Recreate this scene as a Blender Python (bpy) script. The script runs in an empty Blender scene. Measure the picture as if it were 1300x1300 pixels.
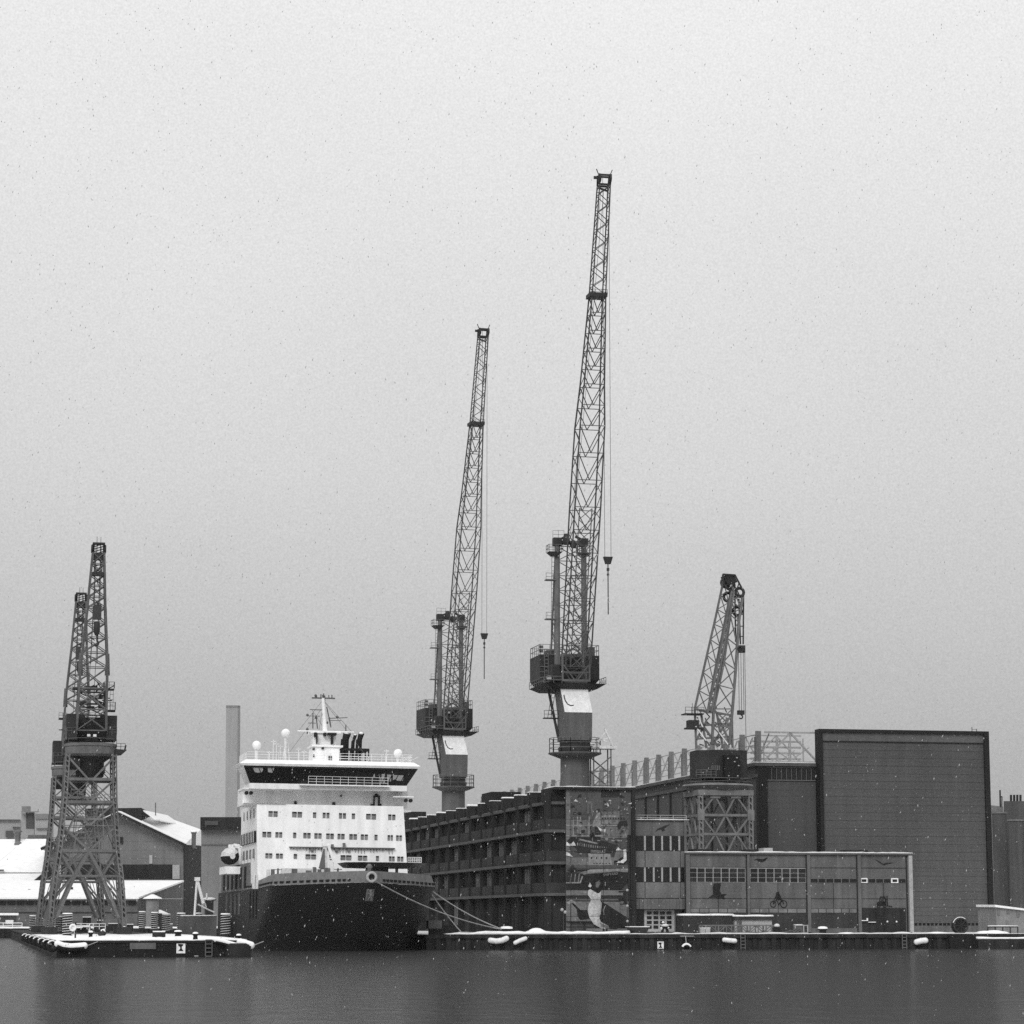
import bpy, math, random
from mathutils import Vector
RND = random.Random(11)
SC = bpy.context.scene
COL = SC.collection

# ------------------------------------------------------------------ camera model and the yard frame
FPX = 3300.0                       # focal length in photo pixels (photo 1300 px square)
TH = math.atan(517 / FPX)          # camera tilted up so that the horizon lies low in the picture
ca, sa = math.cos(TH), math.sin(TH)
A = math.atan(692 / (FPX / ca))    # the whole yard is turned by this angle
FU = (math.cos(A), math.sin(A)); LV = (-math.sin(A), math.cos(A))

def ray(px, py):
    d = (px - 650) / FPX; e = (650 - py) / FPX
    return (d, ca - e * sa, sa + e * ca)
_r = ray(718, 1205.5)
H = -400 * _r[2] / _r[1]
OX, OY = 400 * _r[0] / _r[1], 400.0

def w2y(x, y, z):
    x -= OX; y -= OY
    return (x * FU[0] + y * FU[1], x * LV[0] + y * LV[1], z)
def y2w(p):
    return (OX + p[0] * FU[0] + p[1] * LV[0], OY + p[0] * FU[1] + p[1] * LV[1], p[2])
def AY(px, py, Y):                 # point seen at a pixel at distance Y, in yard coordinates
    r = ray(px, py); t = Y / r[1]
    return w2y(r[0] * t, Y, H + r[2] * t)
def V(px, py, v):                  # ... on a plane parallel to the facades
    r = ray(px, py)
    c = (0 - OX) * LV[0] + (0 - OY) * LV[1]
    t = (v - c) / (r[0] * LV[0] + r[1] * LV[1])
    return w2y(r[0] * t, r[1] * t, H + r[2] * t)
def U(px, py, u):                  # ... on a plane parallel to the long side of the hall
    r = ray(px, py)
    c = (0 - OX) * FU[0] + (0 - OY) * FU[1]
    t = (u - c) / (r[0] * FU[0] + r[1] * FU[1])
    return w2y(r[0] * t, r[1] * t, H + r[2] * t)
def Z(px, py, z):                  # ... on a level plane
    r = ray(px, py); t = (z - H) / r[2]
    return w2y(r[0] * t, r[1] * t, z)
def vz(py, v, px=718): return V(px, py, v)[2]
def vu(px, py, v): return V(px, py, v)[0]

# ------------------------------------------------------------------ materials
MATS = {}
def mat(name, c, rough=0.8, var=0.2, scale=0.25, spec=0.3, streak=0.0, fine=0.17, bump=0.0, stretch=(1, 1, 1), lines=None):
    m = bpy.data.materials.new(name); m.use_nodes = True
    nt = m.node_tree; n = nt.nodes; l = nt.links
    b = n['Principled BSDF']
    b.inputs['Roughness'].default_value = rough
    b.inputs['Specular IOR Level'].default_value = spec
    tc = n.new('ShaderNodeTexCoord')
    def noise(sc, st, det=5):
        mp = n.new('ShaderNodeMapping'); mp.inputs['Scale'].default_value = st
        l.new(tc.outputs['Object'], mp.inputs['Vector'])
        t = n.new('ShaderNodeTexNoise'); t.inputs['Scale'].default_value = sc; t.inputs['Detail'].default_value = det
        l.new(mp.outputs[0], t.inputs['Vector'])
        return t.outputs['Fac']
    def ma(op, a, bb):
        k = n.new('ShaderNodeMath'); k.operation = op
        for i, x in enumerate((a, bb)):
            if isinstance(x, (int, float)): k.inputs[i].default_value = x
            else: l.new(x, k.inputs[i])
        return k.outputs[0]
    n1 = noise(scale, stretch)
    val = ma('ADD', ma('MULTIPLY', ma('SUBTRACT', n1, 0.5), var * 4), 1.0)
    if fine: val = ma('ADD', val, ma('MULTIPLY', ma('SUBTRACT', noise(3.4, stretch, 2), 0.5), fine * 4))
    if streak: val = ma('ADD', val, ma('MULTIPLY', ma('SUBTRACT', noise(0.9, (1, 1, 0.06), 3), 0.5), streak * 4))
    if lines:                      # (axis, period m, width, depth) joints between boards or sheets
        sp = n.new('ShaderNodeSeparateXYZ'); l.new(tc.outputs['Object'], sp.inputs[0])
        for ax, per, wd, dep in lines:
            fr = ma('FRACT', ma('DIVIDE', sp.outputs[ax], per), 0)
            val = ma('MULTIPLY', val, ma('SUBTRACT', 1.0, ma('MULTIPLY', ma('LESS_THAN', fr, wd), dep)))
    val = ma('MAXIMUM', ma('MULTIPLY', val, c), c * 0.25)
    cc = n.new('ShaderNodeCombineXYZ')
    for i in range(3): l.new(val, cc.inputs[i])
    l.new(cc.outputs[0], b.inputs['Base Color'])
    if bump:
        bp = n.new('ShaderNodeBump'); bp.inputs['Strength'].default_value = bump; bp.inputs['Distance'].default_value = 0.2
        l.new(noise(1.2, (1, 1, 1)), bp.inputs['Height']); l.new(bp.outputs[0], b.inputs['Normal'])
    MATS[name] = m
    return m
M = MATS
mat('snow', .78, .9, .10, .5, .1, fine=.06, bump=.6)
mat('flake', .42, .9, .0, 1, .1, fine=0)
mat('dirty_snow', .60, .9, .18, .4, .1, fine=.08, bump=.4)
mat('crane_steel', .115, .7, .25, .35, .3, streak=.15)
mat('crane_dark', .022, .7, .3, .4, .3, streak=.2)
mat('jib_steel', .06, .7, .2, .3, .3)
mat('crane_grey', .10, .7, .15, .3, .3, streak=.2)
mat('crane_white', .62, .6, .06, .4, .3, streak=.08)
mat('old_steel', .115, .75, .25, .4, .3, streak=.2)
mat('fin_pale', .16, .8, .2, .3, .2, streak=.25)
mat('tower_pale', .15, .75, .25, .4, .3, streak=.2)
mat('rope', .05, .9, .1, 1, .1)
mat('line_rope', .30, .9, .15, 1, .1)
mat('ship_white', .80, .5, .06, .3, .3, streak=.11, fine=.06)
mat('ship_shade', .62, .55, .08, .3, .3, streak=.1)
mat('hull_black', .0075, .6, .25, .12, .25, streak=.25)
mat('bulwark_grey', .13, .6, .12, .3, .3, streak=.2)
mat('deck_grey', .09, .7, .2, .3, .3, streak=.1)
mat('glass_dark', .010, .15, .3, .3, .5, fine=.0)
mat('glass_grey', .15, .3, .45, .5, .5, fine=.0)
mat('glass_mid', .03, .3, .4, .5, .2, fine=0)
mat('ship_mid', .74, .5, .10, .25, .3, streak=.12, fine=.08)
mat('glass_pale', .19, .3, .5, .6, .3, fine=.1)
mat('painted_sky', .34, .6, .1, 2, .2)  # pale tone standing for bright sky behind the wheelhouse glass
mat('black', .008, .7, .2, .5, .2)
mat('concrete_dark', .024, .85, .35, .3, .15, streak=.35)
mat('parapet_dark', .030, .85, .25, .3, .15, streak=.3)
mat('slab_edge', .075, .85, .2, .3, .15, streak=.1)
mat('concrete_mid', .105, .85, .2, .3, .15, streak=.26)
mat('concrete_pale', .135, .85, .16, .3, .15, streak=.16)
mat('render_grey', .105, .85, .12, .15, .15, streak=.14)
mat('frame_pale', .33, .7, .1, .5, .2)
mat('hall_wall', .068, .8, .12, .12, .2, streak=.1, lines=[('Z', 1.1, .08, .18)])
mat('hall_door', .075, .8, .22, .05, .2, streak=.09, fine=.25, lines=[('Z', .9, .12, .12)])
mat('hall_band', .09, .8, .1, .15, .2, streak=.1)
mat('hall_trim', .012, .75, .2, .2, .2, streak=.15)
mat('fin_grey', .13, .8, .15, .3, .2, streak=.2)
mat('lattice_pale', .30, .8, .1, .3, .2)
mat('quay_concrete', .022, .85, .4, .35, .15, streak=.55)
mat('pier_black', .010, .8, .3, .4, .2, streak=.4)
mat('rubber', .014, .8, .3, .8, .2)
mat('timber_pile', .03, .85, .3, .6, .1, streak=.2)
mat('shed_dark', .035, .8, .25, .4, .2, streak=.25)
mat('brick', .11, .9, .2, .4, .1, fine=.15, lines=[('Z', .8, .15, .15)])
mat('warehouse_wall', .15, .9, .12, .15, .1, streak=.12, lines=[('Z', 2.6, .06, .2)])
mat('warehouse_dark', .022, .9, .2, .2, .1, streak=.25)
mat('far_pale', .28, .9, .1, .1, .1)
mat('far_dark', .07, .9, .2, .1, .1)
mat('slab_grey', .17, .9, .08, .1, .1, streak=.08)
mat('chimney_concrete', .26, .9, .05, .05, .1, streak=.06)
mat('silo_concrete', .068, .9, .12, .08, .1, streak=.2)
mat('hut_wall', .2, .85, .12, .5, .1, streak=.1)
mat('sign_white', .7, .6, .05, 1, .2)
mat('paint_dark', .028, .8, .2, .8, .1)
mat('paint_black', .018, .8, .35, .5, .1, fine=.4, streak=.3)
mat('paint_mid', .075, .85, .22, .5, .1, fine=.2)
mat('paint_grey', .13, .85, .25, .6, .1, fine=.2)
mat('paint_pale', .2, .85, .25, .7, .1, fine=.3)
mat('paint_white', .48, .8, .2, .7, .1, fine=.3)
mat('paint_bird', .36, .8, .25, .9, .1, fine=.3, streak=.2)

# ------------------------------------------------------------------ mesh builder
class MB:
    def __init__(s): s.v = []; s.f = []; s.mi = []; s.sm = []; s.cur = 0; s.smooth = False
    def add(s, vs, fs):
        o = len(s.v); s.v += [tuple(p) for p in vs]
        for q in fs:
            s.f.append([i + o for i in q]); s.mi.append(s.cur); s.sm.append(s.smooth)
        return s
    def hexa(s, b, t):             # bottom ring and top ring, same count
        n = len(b)
        return s.add(list(b) + list(t), [list(range(n - 1, -1, -1)), list(range(n, 2 * n))] +
                     [[i, (i + 1) % n, n + (i + 1) % n, n + i] for i in range(n)])
    def box(s, x0, x1, y0, y1, z0, z1):
        x0, x1 = min(x0, x1), max(x0, x1); y0, y1 = min(y0, y1), max(y0, y1); z0, z1 = min(z0, z1), max(z0, z1)
        return s.hexa([(x0, y0, z0), (x1, y0, z0), (x1, y1, z0), (x0, y1, z0)], [(x0, y0, z1), (x1, y0, z1), (x1, y1, z1), (x0, y1, z1)])
    def poly(s, pts, off):         # a flat outline given real thickness along off
        return s.hexa(pts, [tuple(p[i] + off[i] for i in range(3)) for p in pts])
    def bar(s, p, q, w, h=None):
        p, q = Vector(p), Vector(q); d = q - p
        if d.length < 1e-5: return s
        d.normalize(); up = Vector((0, 0, 1)) if abs(d.z) < .95 else Vector((0, 1, 0))
        a = d.cross(up).normalized() * (w / 2); b = a.normalized().cross(d).normalized() * ((h or w) / 2)
        c = [a + b, -a + b, -a - b, a - b]
        return s.hexa([p + k for k in c], [q + k for k in c])
    def tube(s, p, q, r0, r1=None, n=8, cap=True):
        p, q = Vector(p), Vector(q); d = (q - p).normalized()
        up = Vector((0, 0, 1)) if abs(d.z) < .95 else Vector((1, 0, 0))
        a = d.cross(up).normalized(); b = a.cross(d).normalized(); r1 = r0 if r1 is None else r1
        cs = [(math.cos(2 * math.pi * i / n), math.sin(2 * math.pi * i / n)) for i in range(n)]
        vs = [p + (a * c + b * k) * r0 for c, k in cs] + [q + (a * c + b * k) * r1 for c, k in cs]
        fs = [[i, (i + 1) % n, n + (i + 1) % n, n + i] for i in range(n)]
        s.smooth, sv = n > 6, s.smooth; s.add(vs, fs); s.smooth = False
        if cap: s.add(vs, [list(range(n - 1, -1, -1)), list(range(n, 2 * n))])
        s.smooth = sv
        return s
    def path(s, pts, r, n=6):
        for a, b in zip(pts, pts[1:]): s.tube(a, b, r, n=n)
        return s
    def lathe(s, c, prof, n=20, smooth=True):
        vs = [(c[0] + r * math.cos(2 * math.pi * i / n), c[1] + r * math.sin(2 * math.pi * i / n), z) for r, z in prof for i in range(n)]
        fs = [[k * n + i, k * n + (i + 1) % n, (k + 1) * n + (i + 1) % n, (k + 1) * n + i] for k in range(len(prof) - 1) for i in range(n)]
        sv = s.smooth; s.smooth = smooth
        s.add(vs, fs); s.smooth = False
        k = len(prof) - 1
        s.add(vs, [list(range(n - 1, -1, -1)), list(range(k * n, k * n + n))]); s.smooth = sv
        return s
    def ball(s, c, r, sz=1.0, n=14):
        prof = [(max(.001, r * math.sin(math.pi * k / 8)), c[2] - r * sz * math.cos(math.pi * k / 8)) for k in range(9)]
        return s.lathe(c, prof, n)
    def torus(s, c, ax, R_, r, n=20, m=8, a0=0, a1=2 * math.pi):
        ax = Vector(ax).normalized(); up = Vector((0, 0, 1)); a = ax.cross(up).normalized(); b = a.cross(ax).normalized(); c = Vector(c)
        full = a1 - a0 > 6.2; nn = n if full else n + 1
        vs = []
        for i in range(nn):
            t = a0 + (a1 - a0) * i / n; d = a * math.cos(t) + b * math.sin(t)
            for j in range(m):
                k = 2 * math.pi * j / m
                vs.append(c + d * (R_ + r * math.cos(k)) + ax * r * math.sin(k))
        fs = []
        for i in range(n):
            i2 = (i + 1) % nn
            for j in range(m):
                fs.append([i * m + j, i2 * m + j, i2 * m + (j + 1) % m, i * m + (j + 1) % m])
        sv = s.smooth; s.smooth = True; s.add(vs, fs); s.smooth = sv
        return s
    def rail(s, pts, h=1.1, step=2.0, r=.07, rails=2, closed=False):
        pp = list(pts) + ([pts[0]] if closed else [])
        for p, q in zip(pp, pp[1:]):
            p, q = Vector(p), Vector(q); n = max(1, round((q - p).length / step))
            for i in range(n + 1):
                a = p.lerp(q, i / n); s.bar(a, a + Vector((0, 0, h)), r)
            for k in range(rails):
                z = Vector((0, 0, h * (k + 1) / rails)); s.bar(p + z, q + z, r)
        return s
    def ladder(s, p, q, w=.5, r=.08, step=.7, side=(1, 0, 0)):
        p, q, sd = Vector(p), Vector(q), Vector(side) * (w / 2)
        s.bar(p - sd, q - sd, r); s.bar(p + sd, q + sd, r)
        n = int((q - p).length / step)
        for i in range(n + 1):
            a = p.lerp(q, i / max(1, n)); s.bar(a - sd, a + sd, r)
        return s
    def snowline(s, p, q, depth, h, seed=1, step=1.2, lump=.5):   # a lumpy ridge of lying snow from p to q, depth along +v
        rn = random.Random(seed); p, q = Vector(p), Vector(q); n = max(2, int((q - p).length / step))
        prev = None; vs = []; fs = []
        for i in range(n + 1):
            a = p.lerp(q, i / n); r_n = rn.random(); r_p = r_n if prev is None else .55 * prev + .45 * r_n; prev = r_p
            hh = h * (1 - lump / 2 + lump * max(0, min(1, .5 + (r_p - .5) * 1.7))); o = .12 * h * (rn.random() - .5)
            vs += [(a.x, a.y + o, a.z), (a.x, a.y + o - .04, a.z + hh * .6), (a.x, a.y + depth * .2 + o, a.z + hh), (a.x, a.y + depth * .8, a.z + hh * .9), (a.x, a.y + depth, a.z)]
        for i in range(n):
            for j in range(5):
                k = (j + 1) % 5
                fs.append([i * 5 + j, i * 5 + k, i * 5 + 5 + k, i * 5 + 5 + j])
        fs += [[0, 1, 2, 3, 4][::-1], [n * 5 + j for j in range(5)]]
        sv = s.smooth; s.smooth = True; s.add(vs, fs); s.smooth = sv
        return s

BASE = {}
def mesh_of(name, mb, mats, base):
    me = bpy.data.meshes.new(name)
    me.from_pydata([(p[0] - base[0], p[1] - base[1], p[2] - base[2]) for p in mb.v], [], mb.f)
    for m in (mats if isinstance(mats, (list, tuple)) else [mats]): me.materials.append(MATS[m])
    me.polygons.foreach_set('material_index', mb.mi); me.polygons.foreach_set('use_smooth', mb.sm)
    me.update()
    return me
def tag(o, label=None, cat=None, group=None, kind=None):
    for k, x in (('label', label), ('category', cat), ('group', group), ('kind', kind)):
        if x: o[k] = x
    return o
def place(o, base):
    o.location = y2w(base); o.rotation_euler = (0, 0, A); BASE[o.name] = tuple(base)
def thing(name, label, cat, base, group=None):
    o = bpy.data.objects.new(name, None); COL.objects.link(o); o.empty_display_size = .5
    place(o, base); return tag(o, label, cat, group)
def part(name, mb, mats, parent, label=None):
    base = BASE[parent.name]
    o = bpy.data.objects.new(name, mesh_of(name, mb, mats, base)); COL.objects.link(o); o.parent = parent
    BASE[o.name] = base
    if label: o['label'] = label
    return o
def single(name, mb, mats, label, cat, base, group=None, kind=None):
    o = bpy.data.objects.new(name, mesh_of(name, mb, mats, base)); COL.objects.link(o)
    place(o, base); return tag(o, label, cat, group, kind)
def struct(name, mb, mats, base=(0, 0, 0), kind='structure'):
    o = bpy.data.objects.new(name, mesh_of(name, mb, mats, base)); COL.objects.link(o); place(o, base); o['kind'] = kind
    return o
def copy_tree(o, base, label=None, parent=None):
    c = o.copy(); COL.objects.link(c)
    if parent is None:
        c.location = y2w(base)
        if label: c['label'] = label
    else: c.parent = parent
    BASE[c.name] = tuple(base)
    for ch in list(o.children): copy_tree(ch, base, None, c)
    return c
def fbox(mb, x0, y0, x1, y1, v, front, back=0.0):   # a box on a facade plane v between two photo corners
    ym = (y0 + y1) / 2
    return mb.box(vu(x0, ym, v), vu(x1, ym, v), v - front, v - back, vz(y1, v), vz(y0, v))

ZG = 2.25                          # level of the quays
# ------------------------------------------------------------------ ground, water
UL = vu(541, 1200, 0)              # left edge of the right-hand quay
VL = w2y(*y2w(AY(15, 1189.5, 646)))[1]   # front edge of the quay far left
wb = MB(); n = 40
wb.add([(-1500, -420, 0), (1500, -420, 0), (1500, 2600, 0), (-1500, 2600, 0)], [[0, 1, 2, 3]])
wm = bpy.data.materials.new('harbour_water'); wm.use_nodes = True
nt = wm.node_tree; nt.nodes.remove(nt.nodes['Principled BSDF']); out_ = nt.nodes['Material Output']
df = nt.nodes.new('ShaderNodeBsdfDiffuse'); df.inputs['Color'].default_value = (.014, .014, .014, 1)
gs = nt.nodes.new('ShaderNodeBsdfGlossy'); gs.inputs['Color'].default_value = (.29, .29, .29, 1); gs.inputs['Roughness'].default_value = .14
ads = nt.nodes.new('ShaderNodeAddShader'); nt.links.new(df.outputs[0], ads.inputs[0]); nt.links.new(gs.outputs[0], ads.inputs[1]); nt.links.new(ads.outputs[0], out_.inputs['Surface'])
tc = nt.nodes.new('ShaderNodeTexCoord'); hs = []
for sc_, st, wgt in ((.05, (1, .3, 1), 2.2), (.5, (1, .5, 1), 1.0), (2.2, (1, .6, 1), .35)):
    mp = nt.nodes.new('ShaderNodeMapping'); mp.inputs['Scale'].default_value = st
    nz = nt.nodes.new('ShaderNodeTexNoise'); nz.inputs['Scale'].default_value = sc_; nz.inputs['Detail'].default_value = 5
    nt.links.new(tc.outputs['Object'], mp.inputs[0]); nt.links.new(mp.outputs[0], nz.inputs['Vector'])
    mu_ = nt.nodes.new('ShaderNodeMath'); mu_.operation = 'MULTIPLY'; mu_.inputs[1].default_value = wgt
    nt.links.new(nz.outputs['Fac'], mu_.inputs[0]); hs.append(mu_.outputs[0])
ad = nt.nodes.new('ShaderNodeMath'); ad.operation = 'ADD'; ad2 = nt.nodes.new('ShaderNodeMath'); ad2.operation = 'ADD'
nt.links.new(hs[0], ad.inputs[0]); nt.links.new(hs[1], ad.inputs[1]); nt.links.new(ad.outputs[0], ad2.inputs[0]); nt.links.new(hs[2], ad2.inputs[1])
bp = nt.nodes.new('ShaderNodeBump'); bp.inputs['Strength'].default_value = .3; bp.inputs['Distance'].default_value = .22
nt.links.new(ad2.outputs[0], bp.inputs['Height']); nt.links.new(bp.outputs[0], gs.inputs['Normal'])
MATS['water'] = wm
struct('water', wb, 'water')

g = MB()
g.box(UL + .5, 1400, .5, 2500, -2, ZG)
g.box(-1400, UL + .5, VL + .5, 2500, -2, ZG - .004)
struct('ground', g, 'dirty_snow')

# ------------------------------------------------------------------ quay wall (right)
UR = vu(1330, 1200, 0)
q = thing('quay_wall', 'long dark streaked quay wall under the factory buildings, right of the ship', 'quay wall', (UL, 0, 0))
mb = MB(); u = UL; k = 0
while u < UR:                      # sheet piling folds
    w = .75
    mb.box(u, u + w, -.02 if k % 2 else -.28, .6, -1.5, ZG - .55); u += w; k += 1
part('sheet_piling', mb, 'quay_concrete', q)
mb = MB(); mb.box(UL - .15, UR, -.45, 1.2, ZG - .55, ZG + .02)
part('coping', mb, 'quay_concrete', q)
mb = MB()
um_ = vu(800, 1186, -.4)
mb.snowline((UL + 3, -.42, ZG + .02), (um_, -.42, ZG + .02), 2.5, .38, 3, 1.0, 1.2); part('snow_edge', mb, 'snow', q); mb = MB()
mb.snowline((um_ - .3, -.4, ZG + .02), (UR, -.4, ZG + .02), 2.4, .2, 13, 1.2, 1.2)
part('snow_edge', mb, 'dirty_snow', q)
mb = MB(); mb.box(UL - .05, UL + .5, .6, VL, -1.5, ZG + .02)
part('side_wall', mb, 'quay_concrete', q)
for x in (943, 1148):
    mb = MB(); p = V(x, 1196, -.5); mb.ladder((p[0], -.6, -.3), (p[0], -.6, ZG), .7, .12, .45)
    part('ladder', mb, 'old_steel', q)
mb = MB(); mb.box(vu(1205, 1195, -1), vu(1241, 1195, -1), -1.4, -.5, -1.5, ZG - .1)
part('buttress', mb, 'pier_black', q)
s_ = MB(); s_.snowline((UL + 1, -.4, ZG + .05), (UL + 1.1, -.4, ZG + .05), 1, .1, 1)

# quay on the far left
lq = thing('quay_wall', 'low dark quay wall with snow on top at the end of the jetty', 'quay wall', (-120, VL, 0))
mb = MB(); mb.box(-1400, UL, VL - .1, VL + .8, -1.5, ZG); part('wall', mb, 'quay_concrete', lq)
mb = MB(); mb.snowline((-400, VL - .15, ZG), (UL - .5, VL - .15, ZG), 3, .5, 5, 2.0); part('snow_edge', mb, 'snow', lq)

# ------------------------------------------------------------------ long dark workshop with the mural
VF = 12.0
u0 = vu(718, 1100, VF); ur = vu(805, 1100, VF); u1 = vu(693.5, 1100, VF)
zt = vz(999.5, VF); zroof = vz(1015, VF); zfin = vz(1002, VF)
BAY = 10.6; NB = 15; VB = VF + BAY * NB
wk = thing('workshop_building', 'long dark four storey workshop with ribbed balconies and a painted end wall', 'factory building', (u0, VF, ZG))
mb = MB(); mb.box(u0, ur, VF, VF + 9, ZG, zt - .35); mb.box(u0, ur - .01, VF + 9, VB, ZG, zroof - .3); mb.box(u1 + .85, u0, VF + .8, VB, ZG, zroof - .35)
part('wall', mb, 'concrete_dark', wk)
mb = MB(); mb.box(u1 + 1.2, ur + .25, VF - .5, VF + 9.3, zt - .35, zt + .02)
rf = part('roof', mb, 'concrete_dark', wk)
mb = MB(); mb.snowline((u1 + 1.3, VF - .45, zt + .02), (ur + .2, VF - .45, zt + .02), 9, .28, 8, .8, .6)
mb.box(u1 + .02, u0, VF + 9, VB, zroof - .3, zroof - .26)
part('snow', mb, 'dirty_snow', rf)
mb = MB(); mb.box(u1 - .1, ur - .5, VF + .3, VB, zroof - .75, zroof - .3); part('eave', mb, 'slab_edge', rf)
levels = [(1039.5, 1056), (1080, 1096.5), (1120.5, 1136.5)]
for i, (ya, yb) in enumerate(levels):
    za, zb = vz(ya, VF), vz(yb, VF)
    mb = MB(); mb.box(u1, u1 + .25, VF, VB, zb + .35, za); mb.box(u1 + .25, u0, VF, VF + .25, zb + .35, za)
    bal = part('balcony', mb, 'parapet_dark', wk)
    mb = MB(); mb.box(u1 - .35, u0, VF - .15, VB, zb - .1, zb + .35)
    part('slab', mb, 'slab_edge', bal)
ztops = [zroof - .75] + [vz(l[1], VF) - .1 for l in levels]
zbots = [vz(l[0], VF) for l in levels] + [ZG + 1]
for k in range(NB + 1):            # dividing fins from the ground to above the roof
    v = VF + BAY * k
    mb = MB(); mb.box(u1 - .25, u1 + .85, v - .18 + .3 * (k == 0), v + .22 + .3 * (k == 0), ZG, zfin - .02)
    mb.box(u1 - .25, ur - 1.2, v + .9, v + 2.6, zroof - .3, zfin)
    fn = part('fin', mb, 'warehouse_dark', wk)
    if k > 0:
        mb = MB(); mb.snowline((u1 - .3, v + .88, zfin), (ur - 1.3, v + .88, zfin), 1.7, .16 if k % 3 else .3, k, 2, .4); part('snow_cap', mb, 'snow', fn)
for k in range(NB):
    for j in range(4):
        rn = random.Random(k * 7 + j)
        if rn.random() < .3 and k: continue
        a, b = VF + BAY * k + 2.2, VF + BAY * k + BAY - 2.0
        z1, z0 = ztops[j] - .5, zbots[j] - .2
        mb = MB(); mb.box(u1 + .79, u1 + .85, a, b, z0, z1)
        w = part('window', mb, 'glass_dark', wk)
        mb = MB(); n = 5
        for i in range(n + 1): mb.box(u1 + .7, u1 + .79, a + (b - a) * i / n - .28, a + (b - a) * i / n + .28, z0, z1)
        mb.box(u1 + .7, u1 + .79, a, b, z0 + (z1 - z0) * .55, z0 + (z1 - z0) * .55 + .18)
        part('muntin', mb, 'concrete_pale' if rn.random() < .4 else 'parapet_dark', w)
for (xa, xb, ya, yb, vv) in ((624, 661, 1006, 1022, 60), (515, 541, 1032, 1046, 150)):
    mb = MB(); ua, ub = vu(xa, ya, vv), vu(xb, ya, vv); mb.box(ua, ub, vv, vv + 9, zroof - .2, vz(ya, vv)); part('roof_hut', mb, 'warehouse_dark', wk)

# painted end wall: flat paint on the facade, every shape a thin sheet in front of the last
def mu(X, Y): return (710 + X / 12.38, 985 + Y / 12.38)
def ml(X, Y): return (710 + X / 12.38, 1085 + Y / 12.38)
PAINT = ['paint_mid', 'paint_grey', 'paint_pale', 'paint_white', 'paint_dark', 'paint_black', 'paint_bird']
mural = MB(); _lay = [0]
def shape(m, pts, f=None):
    _lay[0] += 1; d = .03 + .0016 * _lay[0]
    mural.cur = PAINT.index(m)
    pp = [V(*(f(*p) if f else p), VF - d) for p in pts]
    mural.poly(pp, (0, .0012, 0))
def rect(m, x0, y0, x1, y1, f=None): shape(m, [(x0, y0), (x1, y0), (x1, y1), (x0, y1)], f)
rect('paint_mid', 718.3, 1000.5, 801, 1186)
rect('paint_grey', 108, 215, 175, 1300, mu); rect('paint_grey', 108, -60, 175, 1210, ml)
rect('paint_dark', 655, 215, 945, 340, mu); rect('paint_mid', 200, 195, 640, 420, mu)
shape('paint_dark', [(300, 300), (345, 285), (350, 340), (280, 350)], mu)
shape('paint_dark', [(945, 310), (985, 300), (1030, 345), (950, 345)], mu)
shape('paint_white', [(228, 400), (255, 365), (300, 405)], mu)
shape('paint_white', [(770, 395), (795, 372), (820, 392)], mu)
shape('paint_white', [(745, 425), (765, 430), (785, 478), (760, 478)], mu)
shape('paint_white', [(1075, 440), (1130, 420), (1160, 385), (1205, 420), (1190, 445)], mu)
rect('paint_dark', 175, 465, 245, 500, mu); rect('paint_dark', 220, 570, 350, 612, mu)
rect('paint_grey', 440, 400, 520, 590, mu); rect('paint_mid', 460, 430, 500, 590, mu)
rect('paint_grey', 180, 690, 480, 1000, mu)
for x in (215, 280, 325, 460): rect('paint_pale', x, 640, x + 16, 930, mu)
rect('paint_mid', 235, 700, 275, 930, mu); rect('paint_dark', 345, 850, 405, 900, mu)
rect('paint_pale', 108, 768, 910, 790, mu)
shape('paint_pale', [(520, 760), (590, 590), (640, 570), (660, 800), (520, 800)], mu)
rect('paint_grey', 660, 560, 950, 760, mu); rect('paint_pale', 665, 620, 930, 650, mu)
for i in range(9): rect('paint_dark', 670 + i * 42, 655, 690 + i * 42, 685, mu)
for i in range(8): rect('paint_pale', 680 + i * 31, 700, 700 + i * 31, 750, mu)
rect('paint_grey', 560, 800, 1090, 980, mu)
shape('paint_dark', [(940, 720), (1060, 700), (1080, 780), (940, 850), (910, 800)], mu)
shape('paint_white', [(600, 790), (680, 850), (730, 830), (725, 890), (660, 880), (620, 840)], mu)
shape('paint_dark', [(560, 800), (600, 800), (660, 900), (650, 990), (560, 990)], mu)
shape('paint_pale', [(1000, 960), (1035, 885), (1070, 960)], mu)
rect('paint_pale', 108, 930, 700, 955, mu)
shape('paint_black', [(480, 960), (530, 880), (580, 985), (620, 1030), (480, 1000)], mu)
shape('paint_dark', [(180, 960), (480, 965), (900, 1085), (880, 1190), (260, 1130), (108, 1040)], mu)
shape('paint_pale', [(320, 985), (600, 1050), (600, 1075), (320, 1012)], mu)
for i in range(17):
    x = 280 + i * 35; y = 1050 + i * 5.6
    rect('paint_grey' if i % 3 else 'paint_pale', x, y, x + 17, y + 42, mu)
rect('paint_pale', 820, 1005, 985, 1030, mu)
shape('paint_white', [(108, 1100), (115, 1030), (150, 1060), (185, 1065), (225, 1030), (262, 1095)], mu)
shape('paint_white', [(108, 1195), (150, 1210), (220, 1275), (108, 1250)], mu)
rect('paint_dark', 270, 1130, 860, 1200, mu)
shape('paint_grey', [(480, 1160), (730, 1180), (720, 1215), (500, 1205)], mu)
rn = random.Random(21)
for i in range(150):
    x = rn.uniform(120, 1060); y = rn.uniform(380, 1240); w_ = rn.uniform(10, 46); h_ = rn.uniform(6, 26)
    if rn.random() < .3: w_, h_ = h_ * .5, w_ * 1.4
    rect(rn.choice(('paint_dark', 'paint_grey', 'paint_mid', 'paint_dark', 'paint_pale')), x, y, x + w_, y + h_, mu)
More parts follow.
